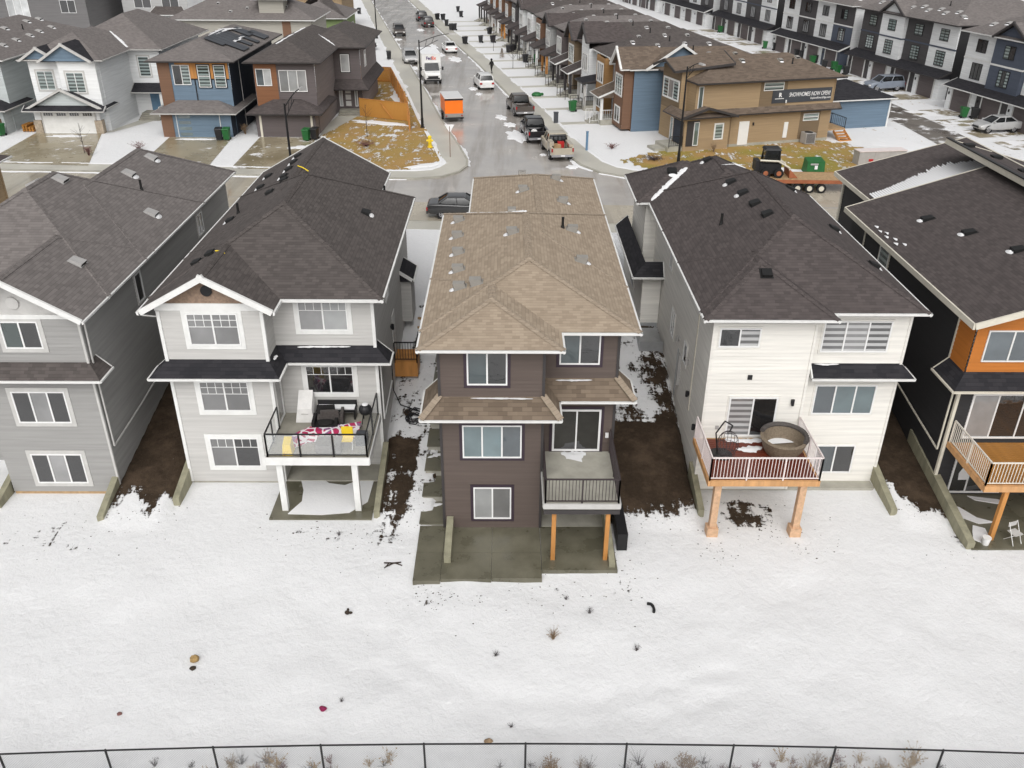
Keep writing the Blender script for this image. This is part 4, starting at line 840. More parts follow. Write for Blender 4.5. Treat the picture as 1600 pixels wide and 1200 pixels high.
def house_w():
    T = thing('white_garage_house', 'white clapboard house with pale blue gables and white double garage door', 'house', (-41, 90, G0)); z0 = G0
    block(T, -44, -37.5, 84.6, 98, z0, 9.1, 'side_white2', 'yXx'); block(T, -44, -37.9, 83.5, 85, z0, 5.0, 'side_white2', 'yXx'); block(T, -38, -34.4, 91.5, 104, z0, 9.1, 'side_white2', 'yXx'); block(T, -41.0, -37.55, 83.9, 85, 5.2, 9.1, 'side_white2', 'yXx')
    rects = [dict(x0=-44.6, x1=-33.8, y0=90.8, y1=106, z=9.25, s=.5), dict(x0=-44.6, x1=-36.9, y0=84.0, y1=96, z=9.25, s=.5)]
    r = roof(T, rects, 'roof_brown' if 0 else 'roof_greyA', 'trim_grey', caps=False)
    snow_strip(r, [(-37.2, 91.0, 9.4), (-38.2, 92.0, 9.9), (-39.6, 93.4, 10.6)], [.12, .3, .06], .08)
    for cx, w, y, zz in ((-42.6, 1.5, 83.95, 9.2), (-40.0, 2.15, 83.4, 9.2)):
        roof(T, [dict(x0=cx - w - .3, x1=cx + w + .3, y0=y - .1, y1=y + 5.5, z=zz, s=.62, e0='gable')], 'roof_black', 'trim_grey', caps=False, rw=.1, name='gable_roof')
        lap_wall(T, FY(y + .15), 0, 0, zz, zz + .62 * w, 'side_pale' if 0 else 'side_blue', .3, 'gable_wall', lambda z, cx=cx, w=w, zz=zz: (cx - max(.02, w - (z - zz) / .62), cx + max(.02, w - (z - zz) / .62)))
    roof(T, [dict(x0=-44.5, x1=-37.2, y0=83.0, y1=86.5, z=5.05, s=.5, e0='gable')], 'roof_black', 'trim_grey', caps=False, rw=.12, name='garage_roof')
    lap_wall(T, FY(83.3), 0, 0, 5.1, 6.6, 'side_pale', .3, 'gable_wall', lambda z: (-40.85 - max(.02, 3.1 - (z - 5.1) / .5), -40.85 + max(.02, 3.1 - (z - 5.1) / .5)))
    skirt(T, [(-44.6, 82.6), (-37.1, 82.6)], [(-44.6, 83.3), (-37.1, 83.3)], 4.98, 5.35, 'roof_black', 'trim_grey')
    garage_door(T, FY(83.48), -43.25, -38.4, z0, 4.85, 'trim_white', 4, 'trim_grey', 'top')
    for x in (-43.75, -38.1): MB().box(x - .35, x + .35, 83.3, 83.9, z0 - .2, 4.0).build('stone_pier', 'stone', T)
    win(T, FY(84.6), -43.4, -41.9, 6.5, 8.2, 'GG', casing='trim_grey', cw=.14); win(T, FY(83.9), -40.4, -38.8, 6.4, 8.2, 'GG', casing='trim_grey', cw=.14); win(T, FY(91.5), -36.6, -35.5, 6.6, 8.5, 'G', casing='trim_grey', cw=.12)
    skirt(T, [(-37.4, 90.2), (-34.0, 90.2), (-34.0, 91.6)], [(-37.4, 91.5), (-34.5, 91.5), (-34.5, 91.6)], 5.3, 6.0, 'roof_black', 'trim_grey', 'porch_roof')
    MB().fbox(FY(91.48), -36.0, -35.1, 3.3, 5.3, 0, .05).build('door', 'plastic_blue', T); MB().box(-34.65, -34.4, 90.3, 90.55, z0, 5.2).build('porch_column', 'trim_white', T)
    for k in range(4): MB().box(-36.6, -34.5, 88.9 + k * .35, 91.4, z0 - .1, z0 + .15 + .13 * k).build('step', 'concrete', T)
    railing(T, [(-34.45, 91.3), (-34.45, 89)], z0 + .5, z0 + 1.3, 'trim_white', 'picket', .2)
house_w()
def house_bl():
    T = thing('blue_house', 'blue and cedar clad house with solar panels on its hip roof', 'house', (-28.5, 90, G0)); z0 = G0
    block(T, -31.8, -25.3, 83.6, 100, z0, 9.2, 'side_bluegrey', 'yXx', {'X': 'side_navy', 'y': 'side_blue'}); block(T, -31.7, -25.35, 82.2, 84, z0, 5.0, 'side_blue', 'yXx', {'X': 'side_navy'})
    MB().fbox(FY(83.58), -30.2, -25.4, 7.75, 9.15, 0, .03).build('cedar_panel', 'cedar', T); MB().fbox(FY(83.58), -31.8, -30.7, 5.2, 9.15, 0, .06).build('brick_panel', 'side_brick', T); MB().fbox(FY(82.18), -31.75, -30.7, z0, 4.95, 0, .06).build('brick_panel', 'side_brick', T)
    MB().fbox(FY(83.58), -28.6, -28.5, 5.5, 7.7, 0, .045).fbox(FY(83.58), -30.2, -25.4, 7.66, 7.76, 0, .05).build('trim_board', 'trim_black', T)
    rects = [dict(x0=-32.6, x1=-24.6, y0=82.9, y1=102, z=9.35, s=.36)]; r = roof(T, rects, 'roof_greyA', 'trim_dark', caps=False)
    roof(T, [dict(x0=-32.4, x1=-24.7, y0=81.6, y1=90.6, z=5.05, s=.40)], 'roof_greyA', 'trim_grey', caps=False, name='garage_roof')
    k = 0
    for x, y0, n in ((-25.75, 88.3, 2), (-27.4, 87.4, 6), (-25.9, 91.4, 1), (-25.8, 93.6, 1), (-27.0, 95.2, 2), (-25.8, 96.4, 2)):
        for j in range(n):
            y = y0 + j * 1.08; z = 9.35 + .36 * (-24.6 - x); d = .36 * .85
            MB().hexa([(x - .85, y - .5, z + d + .12), (x + .85, y - .5, z - d + .12), (x + .85, y + .5, z - d + .12), (x - .85, y + .5, z + d + .12), (x - .85, y - .5, z + d + .17), (x + .85, y - .5, z - d + .17), (x + .85, y + .5, z - d + .17), (x - .85, y + .5, z + d + .17)]).build('solar_panel', 'sign_grey', r)
    snow_strip(r, [(-28.3, 88.6, 10.75), (-28.4, 91, 10.75), (-28.3, 94, 10.75), (-27.6, 97, 10.5)], [.1, .4, .5, .3], .08); snow_strip(r, [(-26.6, 89, 10.1), (-26.6, 91, 10.1), (-26.7, 93.5, 10.15)], [.2, .5, .3], .08)
    garage_door(T, FY(82.18), -30.3, -26.4, z0, 4.9, 'side_blue', 4, 'trim_white', 'side', .06)
    F = FY(83.55); win(T, F, -30.45, -28.9, 7.2, 8.95, 'dG'); win(T, F, -28.2, -27.1, 7.0, 8.95, 'GG', split='h', casing='trim_black', cw=.07); win(T, F, -26.7, -25.7, 7.0, 8.95, 'GG', split='h', casing='trim_black', cw=.07)
    downspout(T, [(-25.2, 86.5, 9.2), (-25.2, 86.5, 2.9)], 'trim_grey')
house_bl()
def house_br():
    T = thing('taupe_house', 'taupe house with rust panel, dark garage roof and side entry beside cedar fence', 'house', (-19.5, 92, G0)); z0 = G0
    block(T, -23.2, -17.6, 83.9, 101, z0, 9.1, 'side_taupe', 'yXx', {'X': 'side_taupe2'}); block(T, -23.1, -17.65, 82.4, 84.2, z0, 4.95, 'side_taupe', 'yXx', {'X': 'side_taupe2'}); block(T, -18, -14.9, 93.5, 105, z0, 9.1, 'side_taupe', 'yX', {'X': 'side_taupe2'})
    MB().fbox(FY(83.88), -23.15, -21.1, 5.3, 9.0, 0, .03).build('rust_panel', 'side_rust', T)
    rects = [dict(x0=-23.9, x1=-16.9, y0=83.2, y1=102, z=9.25, s=.42), dict(x0=-21, x1=-14.2, y0=92.8, y1=106, z=9.25, s=.42)]
    r = roof(T, rects, 'roof_grey', 'trim_dark', caps=False); snow_strip(r, [(-17.2, 93, 9.38), (-18.2, 94, 9.8), (-19.2, 95, 10.2)], [.06, .16, .05], .06)
    for x, y in ((-22.4, 90), (-22.5, 92.5), (-22.3, 94.5), (-22.0, 96.5), (-21.8, 98)): snow_strip(r, [(x, y, 9.25 + .42 * (x + 23.9) + .03), (x + .3, y + .5, 9.25 + .42 * (x + 24.2) + .03), (x + .5, y + 1, 9.25 + .42 * (x + 24.4) + .03)], [.06, .2, .06], .05)
    roof(T, [dict(x0=-23.8, x1=-16.9, y0=81.7, y1=90, z=5.0, s=.42)], 'roof_dark', 'trim_dark', caps=False, name='garage_roof')
    garage_door(T, FY(82.38), -22.6, -18.1, z0, 4.75, 'side_taupe', 4, 'trim_cream', None, .2)
    F = FY(83.85); win(T, F, -23.0, -21.6, 7.1, 8.6, 'ml'); win(T, F, -20.9, -18.4, 6.6, 8.5, 'llc')
    win(T, FY(93.5), -16.9, -16.0, 6.8, 8.5, 'l', casing='trim_black', cw=.06); win(T, FXr(-14.9), 96, 97.2, 6.9, 8.5, 'l')
    skirt(T, [(-17.6, 92.2), (-14.1, 92.2), (-14.1, 105)], [(-17.6, 93.5), (-14.88, 93.5), (-14.88, 105)], 5.3, 6.1, 'roof_dark', 'trim_dark', 'porch_roof')
    MB().fbox(FY(93.48), -16.8, -15.9, 3.3, 5.4, 0, .06).build('door', 'side_taupe', T); d = FY(93.42)
    for k in range(3): MB().fbox(d, -16.65, -16.1, 3.45 + k * .63, 3.95 + k * .63, 0, .02).build('door_panel', 'trim_grey', T)
    win(T, FY(93.48), -17.3, -16.95, 3.4, 5.3, 'l'); win(T, FY(93.48), -15.7, -15.4, 3.4, 5.3, 'l')
    for k in range(3): MB().box(-17.2, -15.0, 91.4 + k * .4, 93.4, z0 - .1, z0 + .14 + .14 * k).build('step', 'concrete', T)
house_br()
def plain_house(name, label, x0, x1, y0, y1, zb, ze, side, rf, s=.45, ov=.6, axis='y', fas='trim_white', e0='hip', e1='hip', wins=(), mats=None, caps=False):
    T = thing(name, label, 'house', ((x0 + x1) / 2, (y0 + y1) / 2, zb))
    block(T, x0, x1, y0, y1, zb - .2, ze - .15, side, 'yXxY', mats)
    rects = [dict(x0=x0 - ov, x1=x1 + ov, y0=y0 - ov, y1=y1 + ov, z=ze, s=s, axis=axis, e0=e0, e1=e1)]; r = roof(T, rects, rf, fas, caps=caps)
    for w in wins:
        F = {'y': FY(y0), 'X': FXr(x1)}[w[0]]; win(T, F, *w[1:5], w[5] if len(w) > 5 else 'dd')
    return T, r, rects
T, r, rc = plain_house('pale_grey_house', 'pale grey clapboard house with long roof beside the white garage house', -56, -46.5, 84.5, 104, G0, 9.2, 'side_pale', 'roof_greyA', .42, wins=[('y', -50.8, -49.2, 6.2, 8.4, 'dG')])
vents(r, rc, [(-47.7, 88), (-47.9, 91), (-48, 94), (-48.2, 96.5), (-48.3, 99.5), (-49.8, 93), (-50, 98), (-49.9, 100.5)], 'vent_grey', size=(.6, .5, .15)); stack(r, rc, -49, 95)
block(T, -53, -46.6, 83.0, 85, G0, 5, 'side_pale', 'yX'); roof(T, [dict(x0=-53.5, x1=-46, y0=82.3, y1=88, z=5.05, s=.45)], 'roof_black', 'trim_grey', caps=False, name='garage_roof'); MB().box(-47.6, -46.9, 82.8, 83.4, G0, 4.2).build('stone_pier', 'side_brick', T)
T, r, rc = plain_house('tan_house', 'tan sided house with dark roof beyond the mid grey house', -39, -30.9, 36, 53, G0, 8.3, 'side_tan', 'roof_dark', .4, mats={'X': 'side_tan'}); corner(T, -30.9, 53.0, G0, 8, 'side_tan', .14); MB().fbox(FXr(-30.9), 50.4, 50.46, G0, 8, 0, .04).build('downspout', 'trim_dark', T)
# houses further back on the left
T, r, rc = plain_house('light_grey_two_storey', 'light grey two storey house with small bay roof far behind the white garage house', -64, -53.2, 158, 174, G0, 9.4, 'side_lgrey', 'roof_greyA', .4, wins=[('y', -62, -59.2, 6.3, 8.3, 'dd'), ('y', -57.4, -54.6, 6.4, 8.3, 'dd'), ('y', -61.8, -58.8, 3.0, 4.9, 'cd')], mats={'X': 'side_white2', 'y': 'side_lgrey'})
skirt(T, [(-59.6, 156.6), (-53, 156.6)], [(-58.6, 158), (-54.2, 158)], 5.4, 6.6, 'roof_grey')
T, r, rc = plain_house('dark_grey_two_storey', 'dark grey two storey house far behind the pale grey house', -82, -66.5, 150, 166, G0, 9.4, 'side_dgrey', 'roof_grey', .4, wins=[('y', -79, -75.6, 5.6, 8.2, 'lll'), ('y', -70.6, -68.2, 6.3, 8.2, 'dd')])
T, r, rc = plain_house('beige_house', 'beige sided house with low grey roof lying side-on behind the solar-panelled house', -43.5, -25.4, 122, 132, G0, 8.6, 'side_beige', 'roof_greyA', .45, axis='x')
vents(r, rc, [(-38, 125, 0), (-34, 124, 0), (-31, 123.4, 0), (-29, 124.4, 0), (-36, 123.2, 0)], 'vent_grey'); MB().fbox(FY(122), -29.2, -28.1, G0, 8.4, 0, .05).build('rust_panel', 'side_brick', T); MB().box(-32.2, -29, 122.9, 125.4, 9.0, 11.0).build('dormer_wall', 'side_beige', T); roof(T, [dict(x0=-33, x1=-28.4, y0=122.3, y1=127, z=11.0, s=.5)], 'roof_grey', 'trim_white', caps=False, name='dormer_roof')
T, r, rc = plain_house('green_house', 'green sided house with low grey roof along the left of the street', -32.5, -24.2, 139, 150, G0, 7.0, 'side_green', 'roof_greyA', .4, axis='x'); win(T, FXr(-24.2), 141, 148, 3.4, 5.6, 'ddd')
T, r, rc = plain_house('cream_house', 'cream sided house beyond the green house on the left of the street', -37, -27.5, 158, 170, G0, 8.4, 'side_tan', 'roof_brown', .4, axis='x')
T, r, rc = plain_house('white_sided_house', 'white sided house fragment past the split-level shed roof', 41.5, 50, 46, 54.5, G0, 8.0, 'side_white2', 'roof_black', .42); 

# ------------------------------------------------------------------ row of narrow houses facing the street (right of it)
RA = R(11.0)
def row_dir(): return Vector((-math.sin(RA), math.cos(RA), 0))
ROWCOL = [  # front, side, panel, roof, gable?, label
    ('side_brick', 'side_blue', 'side_taupe2', 'roof_brown', 1, 'blue sided row house with brown shingles and white porch railing'),
    ('side_taupe2', 'side_white2', 'side_ochre', 'roof_grey', 0, 'row house with white corner bay, ochre panel and black flat porch roof'),
    ('side_white2', 'side_slate', 'side_rust', 'roof_grey', 1, 'row house with tall narrow white gable and black dormer roof'),
    ('side_ochre', 'side_brick', 'side_tan2', 'roof_grey', 1, 'ochre row house with dark peaked gable and slate porch shed'),
    ('side_taupe', 'side_lgrey', 'side_brick', 'roof_greyA', 0, 'taupe row house with lattice porch frame and timber posts'),
    ('side_dgrey', 'side_rust', 'side_lgrey', 'roof_grey', 1, 'grey gabled row house with wide white upper window'),
    ('side_brick', 'side_ochre', 'side_white2', 'roof_greyA', 0, 'red brick row house with low grey porch roof'),
    ('side_green', 'side_rust', 'side_white2', 'roof_grey', 0, 'green row house with white corner beyond the red brick one'),
    ('side_white2', 'side_dgrey', 'side_char2', 'roof_grey', 1, 'white row house with black panel beyond the green one'),
    ('side_lgrey', 'side_brick', 'side_char2', 'roof_greyA', 0, 'pale grey row house near the far end of the row'),
    ('side_brick', 'side_taupe', 'side_ochre', 'roof_grey', 1, 'dark red row house past the pale grey one'),
    ('side_taupe', 'side_white2', 'side_brick', 'roof_grey', 0, 'taupe and white row house far up the street'),
    ('side_rust', 'side_brick', 'side_dgrey', 'roof_greyA', 1, 'rust coloured row house far up the street'),
    ('side_lgrey', 'side_taupe', 'side_brick', 'roof_grey', 0, 'grey row house at the end of the row')]
def row_house(k, org, cfg, w=6.0):
    fr, sd_, pn, rf, gab, lab = cfg
    T = thing('row_house', lab, 'house', (org[0], org[1], G0), RA, 'row houses facing the street', world=False)
    D = 13.5; E = 5.75
    block(T, 0, D, 0, w, -.2, E - .12, sd_, 'xyX', {'x': fr}); bx = -.9
    # front bay
    block(T, bx, .2, .25, 3.1, .2, E - .12 if not gab else E - .12, pn if k % 2 else fr, 'xyY')
    rects = [dict(x0=-.5, x1=D + .5, y0=-.4, y1=w + .4, z=E, s=.42, axis='x')]
    r = roof(T, rects, rf, 'trim_white' if k in (0, 1) else 'trim_dark', caps=False)
    if gab:
        gz = E + (0 if k != 2 else .6)
        roof(T, [dict(x0=bx - .45, x1=4.5, y0=-.15, y1=3.5, z=gz, s=.95 if k in (0, 2, 3) else .7, axis='x', e0='gable')], rf if k == 0 else 'roof_dark', 'trim_white' if k == 0 else 'trim_dark', caps=False, name='gable_roof', rw=.09)
        lap_wall(T, FXl(bx), 0, 0, E - .14, gz + 1.6, fr, .16, 'gable_wall', lambda z, gz=gz: (-1.675 - max(.02, min(1.42, 1.6 - (z - gz) / .95)), -1.675 + max(.02, min(1.42, 1.6 - (z - gz) / .95))))
    if k == 0:
        lap_wall(T, FY(-.01), 3.0, 9.0, E - .1, 7.5, sd_, .125, 'gable_wall', lambda z: (4.4 - max(.02, (7.6 - z) / .62), 4.4 + max(.02, (7.6 - z) / .62))); roof(T, [dict(x0=.95, x1=7.85, y0=-.45, y1=3, z=E - .02, s=.62, e0='gable')], rf, 'trim_white', caps=False, name='gable_roof', rw=.1)
    F = FXl(bx); win(T, F, -2.7, -.65, 3.2, 5.0, 'ccc' if k % 3 else 'GGG', casing='trim_white', cw=.1); win(T, F, -2.5, -.9, .7, 2.1, 'dd', casing='trim_white', cw=.08)
    G = FXl(0); win(T, G, -5.4, -3.9, 3.3, 5.0, 'dd', casing='trim_white' if k % 2 else 'trim_black', cw=.08); MB().fbox(G, -5.1, -4.15, .55, 2.6, 0, .06).build('door', ('side_navy', 'side_white2', 'side_brick', 'side_char2')[k % 4], T); win(T, G, -4.05, -3.7, .7, 2.5, 'l')
    # porch
    MB().box(-2.1, -.01, 3.1, w - .15, -.1, .5).build('porch_slab', 'concrete_lt', T)
    for s in range(3): MB().box(-3.1 + .33 * s, -2.1, 3.9, 5.3, -.1, .13 + .13 * s).build('step', 'concrete_lt', T)
    p = MB(); zt = 2.75
    if k in (1,): skirt(T, [(-2.4, w - .05), (-2.4, 2.9)], [(0, w - .05), (0, 2.9)], zt + .1, zt + .45, 'roof_black', 'trim_dark', 'porch_roof')
    else: skirt(T, [(-2.5, w - .05), (-2.5, 2.9)], [(0, w - .05), (0, 2.9)], zt, zt + .95, rf if k == 0 else 'roof_dark', 'trim_white' if k < 4 else 'trim_dark', 'porch_roof')
    cm = ('trim_white', 'trim_grey', 'trim_dark', 'trim_dark', 'cedar')[k % 5]
    for y in (3.3, w - .35): MB().box(-2.15, -1.9, y - .12, y + .12, .5, zt - .14).build('porch_column', cm, T)
    rm = 'trim_white' if k == 0 else 'black_metal'
    if k < 8: railing(T, [(-2.05, 3.2), (-.1, 3.2)], .5, 1.45, rm, 'picket', .2, 1.9); railing(T, [(-3.0, 3.85), (-2.1, 3.85)], .25, 1.2, rm, 'picket', .25, .9); railing(T, [(-3.0, 5.35), (-2.1, 5.35)], .25, 1.2, rm, 'picket', .25, .9)
    vents(r, rects, [(2.5, 2.2, k % 2), (5, 1.6, 1), (8, 1.8, 1), (10.6, 1.7, k % 2)], 'vent_tan' if k == 0 else 'vent_grey')
    stack(r, rects, 6.5, 2.3)
    return T
ROW0 = Vector((11.9, 85.2, 0)); rdv = Vector((-.163, .987, 0))
row_pos = []
for k, cfg in enumerate(ROWCOL):
    p = ROW0 + rdv * (6.55 * k + (0 if k < 1 else .4)); row_pos.append(p); row_house(k, p, cfg)
for k in range(-1, 14):                       # paths from the pavement to each porch
    if k < 0: continue
    p = row_pos[k]; x = Vector((math.cos(RA), math.sin(RA), 0)); y = row_dir(); a = p + y * 3.95 - x * 3.1; b = p + y * 5.0 - x * 3.1
    # pavement edge to the left of the porch
    t = 0
    while not inside((a - x * (t + 2.2)).x, (a - x * (t + 2.2)).y, ROAD) and t < 12: t += .25
    c = b - x * (t + .1); d = a - x * (t + .1)
    tag(sheet('path', [(a.x, a.y), (b.x, b.y), (c.x, c.y), (d.x, d.y)], 2.822, 'walk', .05))
# show home at the corner: tan, two banner-bearing storeys
def show_home():
    r0 = R(16.5)
    T = thing('show_home', 'tan corner show home with brown roof and grey banner on its side wall', 'house', (16.4, 78.3, G0), r0, world=False)
    D, w, E = 14.0, 6.6, 5.75
    block(T, 0, D, 0, w, -.1, E - .1, 'side_tan', 'xyXY'); block(T, -1.0, 3.4, -.35, 2.4, .0, 2.9, 'side_tan', 'xyX'); block(T, -.7, 1.6, 1.6, 5.2, 3.0, 6.6, 'side_tan2', 'xyY', {'y': 'side_tan'})
    MB().box(.05, D - .05, -.03, w, -.25, .25).build('foundation', 'concrete_lt', T)
    rects = [dict(x0=-.2, x1=D + .6, y0=-.6, y1=w + .6, z=E, s=.42, axis='x')]; r = roof(T, rects, 'roof_brown', 'trim_dark', caps=False, fh=.16)
    vents(r, rects, [(5.5, 2.4, 1), (9.3, 2.2, 1), (11.2, 2.5, 0)], 'vent_tan'); stack(r, rects, 10.2, 1.6)
    m = MB(); m.poly([(-1.6, 1.2, 6.55), (4.2, 1.2, 7.0), (4.2, 3.4, 7.75), (-1.6, 3.4, 7.3)]); m.poly([(-1.6, 3.4, 7.3), (4.2, 3.4, 7.75), (4.2, 5.6, 7.0), (-1.6, 5.6, 6.55)]); g = m.build('gable_roof', 'roof_brown', T, uv=True); f = MB()
    for a, b in (((-1.6, 1.2, 6.57), (-1.6, 3.4, 7.32)), ((-1.6, 3.4, 7.32), (-1.6, 5.6, 6.57)), ((-1.6, 1.2, 6.57), (4.2, 1.2, 7.02)), ((4.2, 1.2, 7.02), (4.2, 3.4, 7.77))): beam(f, a, b, .1, .2)
    f.build('fascia', 'trim_dark', g); MB().box(-.6, 4.0, 1.7, 1.75, 5.7, 6.75).build('gable_wall', 'side_tan', T)
    skirt(T, [(-1.6, 2.8), (-1.6, -.9), (3.8, -.9), (3.8, -.5), (D + .7, -.5)], [(-.9, 2.8), (-.9, -.02), (3.8, -.02), (3.8, -.02), (D + .7, -.02)], 2.95, 3.4, 'roof_brown', 'trim_dark', 'skirt_roof'); F = FY(0)
    m2 = MB(); m2.poly([(-1.7, -.95, 2.98), (.9, -.95, 3.75), (.9, .02, 3.75), (-1.7, .02, 2.98)]).poly([(.9, -.95, 3.75), (3.9, -.95, 2.95), (3.9, .02, 2.95), (.9, .02, 3.75)]); gr2 = m2.build('porch_roof', 'roof_brown', T, uv=True); f = MB(); beam(f, (-1.7, -.97, 3.02), (.9, -.97, 3.8), .1, .2); beam(f, (.9, -.97, 3.8), (3.9, -.97, 3.0), .106, .206); f.build('fascia', 'trim_dark', gr2)
    lap_wall(T, FY(-.35), 0, 0, 2.85, 3.55, 'side_tan', .125, 'gable_wall', lambda z: (.9 - max(.02, min(1.9, (3.65 - z) / .3)), .9 + max(.02, min(2.5, (3.65 - z) / .27))))
    for a0, a1, z0, z1 in ((6.3, 9.0, 3.4, E - .2), (10.8, 12.9, .3, 2.8)): MB().fbox(F, a0, a1, z0, z1, .0, .035).build('brown_panel', 'side_tan2', T)
    win(T, FY(-.03), 6.6, 8.6, 4.75, 5.45, 'GG', split='h'); win(T, FY(-.03), 11.1, 12.7, 1.9, 2.55, 'GG', split='h'); win(T, FY(-.35), 2.0, 2.8, .9, 2.2, 'G', casing='trim_white', cw=.07); win(T, F, .25, .7, 3.4, 5.4, 'g'); win(T, FXl(-.7), -4.9, -1.9, 3.9, 5.5, 'GcG', casing='trim_white', cw=.1)
    MB().fbox(FXl(-1.0), -1.6, .2, .5, 2.5, 0, .06).build('door', 'side_navy', T); win(T, FXl(-1.0), -2.3, -1.75, .5, 2.5, 'g'); MB().box(-2.4, -1.02, -.3, 2.3, -.1, .45).build('porch_slab', 'concrete_lt', T); MB().box(-3.4, -2.4, .2, 1.8, -.1, .22).build('step', 'concrete_lt', T)
    MB().fbox(FY(-.35), -.75, .45, .4, 2.6, .0, .05).build('porch_opening', 'trim_dark', T); win(T, FY(-.41), -.1, .4, .45, 2.5, 'g'); railing(T, [(-2.3, -.28), (-1.05, -.28)], .45, 1.35, 'black_metal', 'picket', .2, 1.3)
    MB().fbox(F, 4.6, 5.6, .12, 2.2, 0, .06).build('door', 'vinyl_white', T); light_fix(T, F, 6.0, 1.95); MB().fbox(F, 9.2, 9.6, .5, 1.9, 0, .1).build('meter_box', 'vinyl_white', T); light_fix(T, F, 12.6, .55, 'vent_grey'); light_fix(T, F, 9.0, 3.75, 'vinyl_white')
    downspout(T, [(3.5, -.42, 2.8), (3.5, -.42, .1)], 'side_tan2', .035); downspout(T, [(D - .1, -.06, 5.5), (D - .1, -.06, 3.5)], 'side_tan', .035)
    # banner with its lettering
    B = thing('show_home_banner', 'long grey banner reading SHOWHOMES NOW OPEN on the tan corner house', 'banner', (16.4, 78.3, G0), r0, world=False)
    MB().fbox(F, 7.55, 13.65, 3.62, 4.78, .045, .07).build('banner_sheet', 'sign_grey', B)
    text_on(B, 'SHOWHOMES NOW OPEN!', 'sign_white', F, 9.25, 4.13, .52, .076, shear=.12, width=4.25, bold=.003); text_on(B, 'ExploreRiversEdge.com', 'sign_white', F, 11.5, 3.84, .24, .076, width=2.1, bold=.002); text_on(B, 'R', 'sign_white', F, 8.2, 4.16, .5, .076, bold=.02); MB().fbox(F, 7.85, 8.75, 3.98, 4.03, .072, .078).build('logo_line', 'sign_white', B)
    A = thing('air_conditioner', 'grey air conditioner unit on the ground beside the tan corner house', 'air conditioner', (16.4, 78.3, G0), r0, world=False)
    c = MB().box(11.0, 12.0, -1.15, -.25, .05, 1.0).build('casing', 'vent_grey', A); g = MB()
    for k in range(9): g.box(11.05 + k * .1, 11.1 + k * .1, -1.17, -1.148, .12, .95)
    g.build('grille', 'trim_dark', A); MB().tube((11.5, -.7, 1.0), (11.5, -.7, 1.03), .38, 16).build('fan_guard', 'plastic_black', A)
    DK = thing('back_steps', 'small wooden back landing with stairs and black railing behind the tan show home', 'steps', (16.4, 78.3, G0), r0, world=False)
    MB().box(14.05, 16.1, .3, 2.6, .75, .9).build('landing', 'wood_raw', DK); railing(DK, [(16.05, .35), (16.05, 2.55), (14.1, 2.55)], .9, 1.85, 'black_metal', 'picket', .25, 2.2)
    for s in range(4): MB().box(14.9, 16.0, -.1 - .28 * s, .3 - .28 * s, .55 - .19 * s, .62 - .19 * s).build('step', 'cedar', DK)
    beam_ = MB(); beam(beam_, (14.87, .3, .8), (14.87, -1.0, .05), .06, .24); beam(beam_, (16.03, .3, .8), (16.03, -1.0, .05), .06, .24); beam_.build('stringer', 'cedar', DK)
def text_on(P, s, mat, F, a, z, size, d, shear=0, width=None, bold=0):
    cu = bpy.data.curves.new('t', 'FONT'); cu.body = s; cu.size = size; cu.shear = shear; cu.offset = bold; cu.extrude = .004; cu.resolution_u = 3
    o = bpy.data.objects.new('t', cu); col.objects.link(o); dg = bpy.context.evaluated_depsgraph_get(); me = bpy.data.meshes.new_from_object(o.evaluated_get(dg)); bpy.data.objects.remove(o)
    xs = [v.co.x for v in me.vertices]; sx = (width / (max(xs) - min(xs))) if width else 1
    for v in me.vertices:
        c = v.co.copy(); v.co = F.o + F.u * (a + c.x * sx) + Vector((0, 0, z + c.y)) + F.n * (d + c.z) - off_of(P)
    me.materials.clear(); me.materials.append(MATS[mat]); q = bpy.data.objects.new('lettering', me); link(q, P); return q
show_home()
def back_garage(org, rz, wx, wy, side, rf, lab, h=2.7):
    T = thing('detached_garage', lab, 'garage', (*org, G0), rz, 'garages behind the row houses', world=False)
    block(T, 0, wx, 0, wy, -.2, h, side, 'yxXY'); roof(T, [dict(x0=-.4, x1=wx + .4, y0=-.4, y1=wy + .4, z=h + .1, s=.36, axis='x' if wx > wy else 'y')], rf, 'trim_white', caps=False); garage_door(T, FXr(wx), .7, wy - .7, 0, 2.2, 'trim_white'); corner(T, wx, 0, -.1, h, 'trim_white', .15)
back_garage((31.2, 86.5), R(14), 6.6, 6.4, 'side_blue', 'roof_black', 'blue sided garage with black roof behind the tan show home')
for k, (lab, sd_, rf) in enumerate((('blue garage with brown roof behind the blue sided row house', 'side_blue', 'roof_brown'), ('grey garage with grey roof in the row behind the houses', 'side_lgrey', 'roof_greyA'), ('white garage with grey roof beside the alley bins', 'side_white2', 'roof_greyA'), ('taupe garage behind the ochre row house', 'side_taupe', 'roof_grey'), ('dark garage behind the grey gabled row house', 'side_dgrey', 'roof_greyA'), ('rust garage further up the alley', 'side_rust', 'roof_greyA'))):
    p = row_pos[k] + Vector((math.cos(RA), math.sin(RA), 0)) * 17.0 + row_dir() * 4
    back_garage((p.x, p.y), RA, 6.2, 5.6, sd_, rf, lab)

